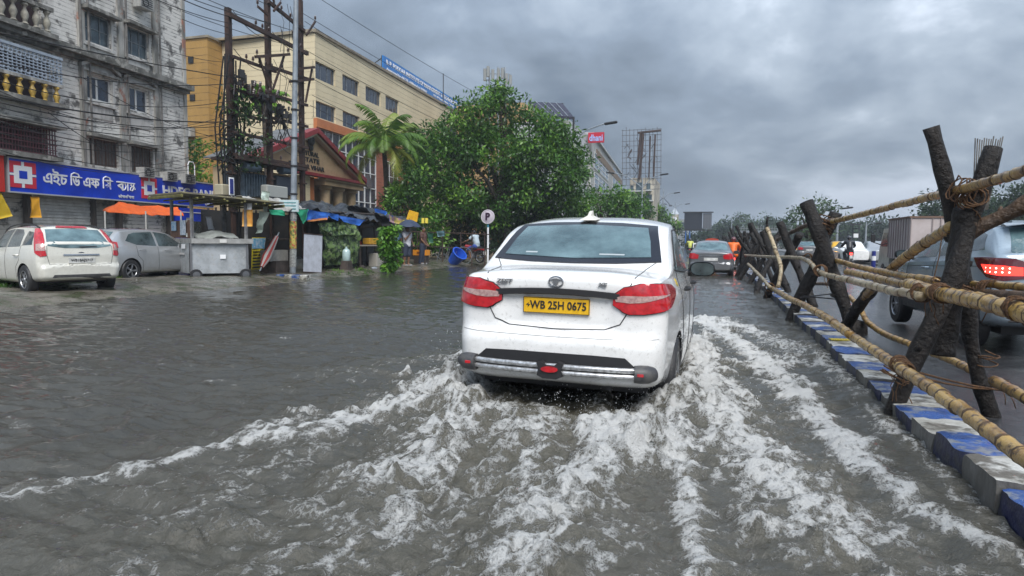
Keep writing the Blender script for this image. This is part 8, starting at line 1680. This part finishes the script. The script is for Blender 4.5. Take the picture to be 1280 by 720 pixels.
vt('multicoloured pink and yellow umbrella cloth edge behind the leafy shrub', [(486, 268), (506, 275), (503, 281), (487, 277)], mat('pink_print', (.55, .30, .42), .5, col2=(.65, .50, .12), scale=2.5, lo=.48, hi=.52, col3=(.06, .12, .5), scale3=3, f3=.3), 43, 'printed_umbrella_cloth', cat='cloth')
CAMO = mat('camouflage_net', (.018, .040, .014), .6, col2=(.11, .18, .05), scale=6, lo=.48, hi=.52, col3=(.26, .30, .18), scale3=8, f3=.16, bump=.8, bscale=10); X = SX+.45
tarp('camouflage_curtain', 'green camouflage patterned curtain draped over the front of a closed stall', 'tarpaulin', [gx(402, 279, X), gx(447, 274, X), gx(447, 329, X), gx(409, 332, X)], CAMO, 20, 0, .16, 44, None, freq=1.6)
tarp('camouflage_curtain', 'gathered upper swag of camouflage cloth hanging over the same stall', 'tarpaulin', [gx(400, 284, X+.12), gx(446, 280, X+.12), gx(444, 293, X+.2), gx(416, 294, X+.2)], CAMO, 14, 0, .10, 45, None, freq=2)
t = thing('white_board', 'pale blank metal board leaning at the front between lamp post and camouflage curtain', 'board', gz(391, 336, .15)); g = MB(); XB = SX+.75; v = [gx(379, 340, XB), gx(402, 341, XB), gx(403, 294, XB-.15), gx(380, 292, XB-.15)]; g.add(v+[x+Vector((-.02, .03, 0)) for x in v], [(0, 1, 2, 3), (7, 6, 5, 4), (0, 4, 5, 1), (1, 5, 6, 2), (2, 6, 7, 3), (3, 7, 4, 0)]); g.build('panel', mat('pale_panel', (.52, .54, .60), .5, col2=(.40, .41, .45), scale=4), t); g = MB(); g.tube([v[0], v[1]], .02, 5); g.tube([v[2], v[3]], .02, 5); g.build('edge', mat('rusty_steel', (0, 0, 0)), t)
t = thing('yellow_notice_board', 'yellow printed board with blue top leaning beside the food cart', 'board', gz(320, 336, .15)); a, b = gz(314, 338, .15), gz(327, 337, .15); g = MB(); v = [a, b, gy(332, 297, b.y+.3), gy(315, 297, a.y+.3)]; g.add(v+[x+Vector((-.02, .04, 0)) for x in v], [(0, 1, 2, 3), (7, 6, 5, 4), (0, 4, 5, 1), (1, 5, 6, 2), (2, 6, 7, 3), (3, 7, 4, 0)]); g.build('panel', mat('notice_yellow', (.72, .60, .03), .5, col2=(.6, .48, .02), scale=8), t)
fwv = Vector((.035, -.035, 0)); L0, L1_ = v[3], v[2]
g = MB(); w = [v[3].lerp(v[0], .02)+fwv, v[2].lerp(v[1], .02)+fwv, v[2].lerp(v[1], .34)+fwv, v[3].lerp(v[0], .34)+fwv]; g.add(w, [(0, 1, 2, 3)]); g.build('blue_header', mat('poster_blue', (.10, .38, .62), .5, col2=(.5, .6, .7), scale=9), t)
for k in range(6): g = MB(); y_ = .42+k*.095; g.add([v[3].lerp(v[0], y_).lerp(v[2].lerp(v[1], y_), .08)+fwv, v[3].lerp(v[0], y_).lerp(v[2].lerp(v[1], y_), .9-.12*(k % 2))+fwv, v[3].lerp(v[0], y_+.045).lerp(v[2].lerp(v[1], y_+.045), .9-.12*(k % 2))+fwv, v[3].lerp(v[0], y_+.045).lerp(v[2].lerp(v[1], y_+.045), .08)+fwv], [(0, 1, 2, 3)]); g.build('print_line', TEXTK, t)
t = thing('folded_parasol', 'closed red and white striped parasol leaning among the stalls', 'parasol', gz(336, 338, .15)); a, b = gx(327, 334, SX+.45), gx(346, 296, SX+.35); g = MB(); g.tube([a, a.lerp(b, .3), a.lerp(b, .8), b], [.06, .14, .09, .06], 10); m_ = mat('red_cloth', (.32, .04, .035), .7); 
for i in range(len(g.f)-2): g.mi[i] = (i % 2)
g.build('cloth', [m_, mat('grubby_white_cloth', (.38, .36, .34), .7)], t, smooth=True); g = MB(); g.tube([a-(b-a)*.12, b+(b-a)*.15], .02, 5); g.build('shaft', GALV, t)
t = thing('stone_table', 'pale stone slab table behind the red parasol', 'table', gx(350, 335, SX)); g = MB(); a, b = gx(341, 309, SX+.2), gx(364, 309, SX+.2); g.box((SX-.1, (a.y+b.y)/2, .72), (.35, b.y-a.y, .36)); g.build('slab', mat('pale_stone', (.38, .36, .32), .7, col2=(.25, .24, .22), scale=5), t); g = MB(); g.box((SX-.1, (a.y+b.y)/2, .3), (.6, (b.y-a.y)*.7, .5)); g.build('legs', DT, t)
p = gz(374, 337, .14); t = thing('white_bucket', 'white plastic bucket standing right behind the lamp post', 'bucket', p); g = MB(); g.lathe([(0, 0), (.13, 0), (.165, .36), (.175, .36), (.175, .39), (.15, .39), (.12, .05), (0, .05)], p, (0, 0, 1), 18); g.build('tub', mat('bucket_white', (.55, .58, .58), .4, col2=(.4, .38, .3), scale=4), t, smooth=True); g = MB(); g.tube([p+Vector((.17*math.cos(u), -.03, .36+.1*math.sin(u))) for u in (PI*k/10 for k in range(11))], .008, 4); g.build('handle', GALV, t)
p = gz(433, 333, .16)+Vector((0, 0, .05)); t = thing('water_jar', 'large clear pale blue water jar upside down in front of the camouflage curtain', 'jar', p); g = MB(); p2 = gx(433, 326, SX+.80); g.lathe([(0, 0), (.13, 0), (.15, .04), (.15, .32), (.12, .40), (.045, .45), (.045, .52), (0, .52)], p2, (0, 0, 1), 20); g.build('bottle', mat('jar_plastic', (.42, .55, .55), .15, coat=.6, col2=(.3, .4, .38), scale=6), t, smooth=True); g = MB(); g.box((p2.x, p2.y, (p2.z+.14)/2), (.35, .35, max(p2.z-.14, .05)), tz=.8); g.build('stand', DT, t)
p = gz(353, 343, .1); 
def stone(px, py, s_, mt, lab, nm='stone'):
    p = gz(px, py, .14); g = MB(); g.lathe([(0, 0), (s_, .03*s_), (s_*1.1, s_*.4), (s_*.7, s_*.75), (0, s_*.85)], p, (0, 0, 1), 9); g.v = [tuple(Vector(v_)+Vector((mnoise.noise(Vector(v_)*9), mnoise.noise(Vector(v_)*8), 0))*s_*.4) for v_ in g.v]; tag(g.build(nm, mt, smooth=True), lab, 'stone' if nm == 'stone' else 'rubble')
stone(384, 335, .12, TEXTW, 'white stone on the mud between bucket and white board'); stone(452, 335, .14, DT, 'dark stone on the verge before the tray table'); stone(462, 333, .17, LOG, 'dark rubble lump beside the tray table'); stone(420, 333, .12, LOG, 'dark lump at the foot of the camouflage curtain'); stone(468, 336, .10, TINM, 'grey stone left of the leafy shrub')
t = thing('tray_table', 'wooden stall table under the black tarp right of the camouflage curtain', 'table', gx(464, 333, SX)); a, b = gx(449, 307, SX+.35), gx(478, 307, SX+.35); g = MB(); zt = a.z; g.box((SX, (a.y+b.y)/2, zt), (.8, b.y-a.y, .05)); g.build('table_top', mat('pale_wood_top', (.34, .30, .24), .6), t)
for y in (a.y+.1, b.y-.1):
    for x in (SX-.33, SX+.33): g = MB(); g.box((x, y, zt/2), (.06, .06, zt-.04)); g.build('leg', DT, t)
g = MB(); p = gx(466, 303, SX+.1); g.box((p.x, p.y, zt+.17), (.35, 1.1, .26), bev=.03); tag(g.build('yellow_tray', mat('tray_yellow', (.65, .36, .02), .4, col2=(.5, .26, .02), scale=5)), 'mustard yellow crate standing on the stall table', 'crate')
g = MB(); p = gx(470, 325, SX+.2); g.box((p.x, p.y, .42), (.4, .55, .55), bev=.02); tag(g.build('pale_carton', mat('carton_pale', (.36, .34, .30), .6)), 'pale carton under the stall table by the shrub', 'carton'); g = MB(); p = gz(470, 332, .15); g.box((p.x, p.y, .26), (.4, .5, .22), bev=.03); tag(g.build('yellow_crate', mat('tray_yellow', (0, 0, 0))), 'low yellow crate on the ground left of the shrub', 'crate')
rnd = random.Random(31)
for i in range(5): p = gx(452+i*5, 300, SX-.2); g = MB(); h = rnd.uniform(.15, .28); g.lathe([(0, 0), (.06, 0), (.06, h*.7), (.03, h*.8), (.03, h), (0, h)], (SX-.25, p.y, zt+.025), (0, 0, 1), 12); tag(g.build('jar', mat(('red_jar', 'cream_jar', 'brown_jar', 'green_jar', 'dark_jar')[i], ((.4, .05, .04), (.5, .45, .35), (.15, .08, .04), (.08, .2, .08), (.05, .05, .06))[i], .3), smooth=True), ['red jar at the left end of the stall table', 'cream jar second along the back of the stall table', 'brown jar in the middle of the stall table', 'green jar near the right end of the stall table', 'dark jar at the right end of the stall table'][i], 'jar', 'jars on the stall table')
# signs and things under the tree
t = thing('yellow_hanging_board', 'tilted yellow square board with faint print hanging at the tree edge', 'sign', gy(516, 270, 27)); g = MB(); v = [gy(507.5, 275, 27), gy(521, 277.5, 27), gy(523, 266, 27), gy(511.5, 262.5, 27)]; g.add(v+[x+Vector((0, .05, 0)) for x in v], [(0, 1, 2, 3), (7, 6, 5, 4), (0, 4, 5, 1), (1, 5, 6, 2), (2, 6, 7, 3), (3, 7, 4, 0)]); g.build('panel', mat('board_yellow', (.80, .46, .02), .5, col2=(.65, .33, .02), scale=7), t); g = MB(); g.tube([v[3], gy(514, 225, 27)], .008, 4); g.build('cord', WIRE, t)
for x, lab in ((527, 'left small yellow paper flag under the tree'), (531.5, 'right small yellow paper flag under the tree')): g = MB(); gbox(g, x, 272.5, x+3, 279, 28, .05); tag(g.build('yellow_flag', mat('flag_yellow', (.85, .70, .10), .5)), lab, 'flag')
t = thing('orange_crate', 'orange plastic crate with dark print standing on a block under the tree', 'crate', gy(525, 319, 28)); g = MB(); gbox(g, 516, 312.5, 533, 319, 28, .4); g.build('tub', mat('crate_orange', (.80, .30, .02), .5), t); g = MB(); gbox(g, 521, 314.5, 528, 317, 27.98, .02); g.build('print', mat('print_dark', (.25, .08, .01), .5), t); g = MB(); gbox(g, 517, 319, 532, 331, 28.02, .36); g.build('block', DT, t)
p = gz(566, 330, .1); t = thing('blue_tub', 'tilted blue plastic tub lying on the flooded verge under the big tree', 'tub', p); g = MB(); g.lathe([(0, 0), (.26, 0), (.36, .62), (.40, .62), (.40, .66), (.34, .66), (.25, .04), (0, .04)], (p.x, p.y, p.z+.10), (.60, -.25, .60), 22); g.build('body', mat('tub_blue', (.02, .10, .55), .35, col2=(.015, .07, .4), scale=3), t, smooth=True); g = MB(); c = Vector((p.x+.55, p.y-.05, p.z+.42)); g.tube([c+Vector((.05*math.cos(u), .1, .42*math.sin(u)))+Vector((.38*math.cos(u), 0, 0)) for u in (2*PI*k/20 for k in range(21))], .012, 4); g.build('hoop', GALV, t)
t = thing('folding_chairs', 'jumble of dark metal folding chair frames left of the blue tub', 'chair', gz(552, 330, .1)); g = MB(); p = gz(550, 328, .12); rnd = random.Random(4)
for k in range(2):
    o = p+Vector((k*.5-.2, .2*k, 0)); a = .5+.3*k; x, y = Vector((math.cos(a), math.sin(a), 0)), Vector((-math.sin(a)*.3, .3, .9)).normalized()
    for s in (0, .42): g.tube([o+x*s, o+x*s+y*.85+Vector((.25, 0, 0))], .014, 5); g.tube([o+x*s+Vector((.4, 0, 0)), o+x*s+y*.5-Vector((.1, 0, 0))], .014, 5)
    g.tube([o+y*.8+Vector((.25, 0, 0)), o+x*.42+y*.8+Vector((.25, 0, 0))], .014, 5); g.quad(o+y*.35, o+x*.42+y*.35, o+x*.42+y*.35+Vector((.3, .1, .06)), o+y*.35+Vector((.3, .1, .06)))
g.build('frame', mat('chair_grey', (.10, .12, .14), .5), t)
t = thing('pipe_railing', 'thin rusty pipe railing with two rails along the verge under the big tree', 'railing', gy(560, 330, 31)); 
for px in (522, 533, 553, 576, 590, 606): g = MB(); a = gy(px, 290, 31); g.tube([(a.x, 31, 0), (a.x, 31, a.z)], .03, 6); g.build('post', RUST, t)
for py in (290, 308): g = MB(); g.tube([gy(515, py-.5, 31), gy(612, py+3, 31)], .025, 6); g.build('rail', RUST, t)
g = MB(); p = gy(551, 292, 30.8); 
tarp('teal_bundle', 'pale teal plastic bundle hung on the upper rail under the tree', 'bundle', [gy(546, 289, 30.7), gy(556, 288, 30.7), gy(556, 295, 30.7), gy(547, 296, 30.7)], mat('teal_plastic', (.14, .26, .30), .4), 8, 0, .08, 51); tarp('green_cloth', 'dark green cloth hung on the railing beside the teal bundle', 'cloth', [gy(534, 290, 30.8), gy(542, 291, 30.8), gy(541, 304, 30.8), gy(536, 303, 30.8)], mat('dark_green_cloth', (.02, .10, .06), .6), 8, 0, .08, 52)
# parking sign
Y = 33; c = gy(609.5, 271, Y); t = thing('parking_sign', 'round white parking sign with dark letter P on a blue and white post', 'sign', (c.x, Y, .1)); rr = 9.0*((c-CP).dot(CF))/820
g = MB(); g.lathe([(0, 0), (rr*.93, 0), (rr, -.02), (rr, -.05), (0, -.05)], c, (0, -1, 0), 36); g.build('disc', mat('sign_pale', (.55, .50, .56), .5, col2=(.45, .40, .46), scale=3), t, smooth=True); g = MB(); g.lathe([(rr*.97, .001), (rr*.97, .012), (rr*.88, .012), (rr*.88, .001)], c, (0, -1, 0), 36); g.build('rim', mat('rim_white', (.6, .58, .6), .5), t)
text('P', rr*1.35, mat('sign_purple', (.03, .008, .03), .5), t, c+Vector((0, -.02, 0)), ext=.01, bold=.02); g = MB(); g.tube([(c.x, Y+.08, 0), (c.x, Y+.08, c.z-rr*1.45)], .05, 8); g.build('post', TEXTW, t); g = MB(); g.tube([(c.x, Y+.08, c.z-rr*1.45), (c.x, Y+.08, c.z)], .055, 8); g.build('post_sleeve', mat('teal_paint', (.05, .25, .33), .5), t)

# ---------------- rain haze ----------------
hm = bpy.data.materials.new('rain_haze'); hm.use_nodes = True; N = hm.node_tree.nodes; N.clear(); o_ = N.new('ShaderNodeOutputMaterial'); v_ = N.new('ShaderNodeVolumePrincipled'); v_.inputs['Color'].default_value = (.80, .87, .96, 1); v_.inputs['Density'].default_value = .0009; v_.inputs['Anisotropy'].default_value = .1
hm.node_tree.links.new(v_.outputs[0], o_.inputs['Volume']); g = MB(); g.box((0, 300, 10.9), (1640, 1640, 26)); tag(g.build('haze', hm), kind='stuff'); S.cycles.volume_bounces = 0; S.cycles.volume_step_rate = 4
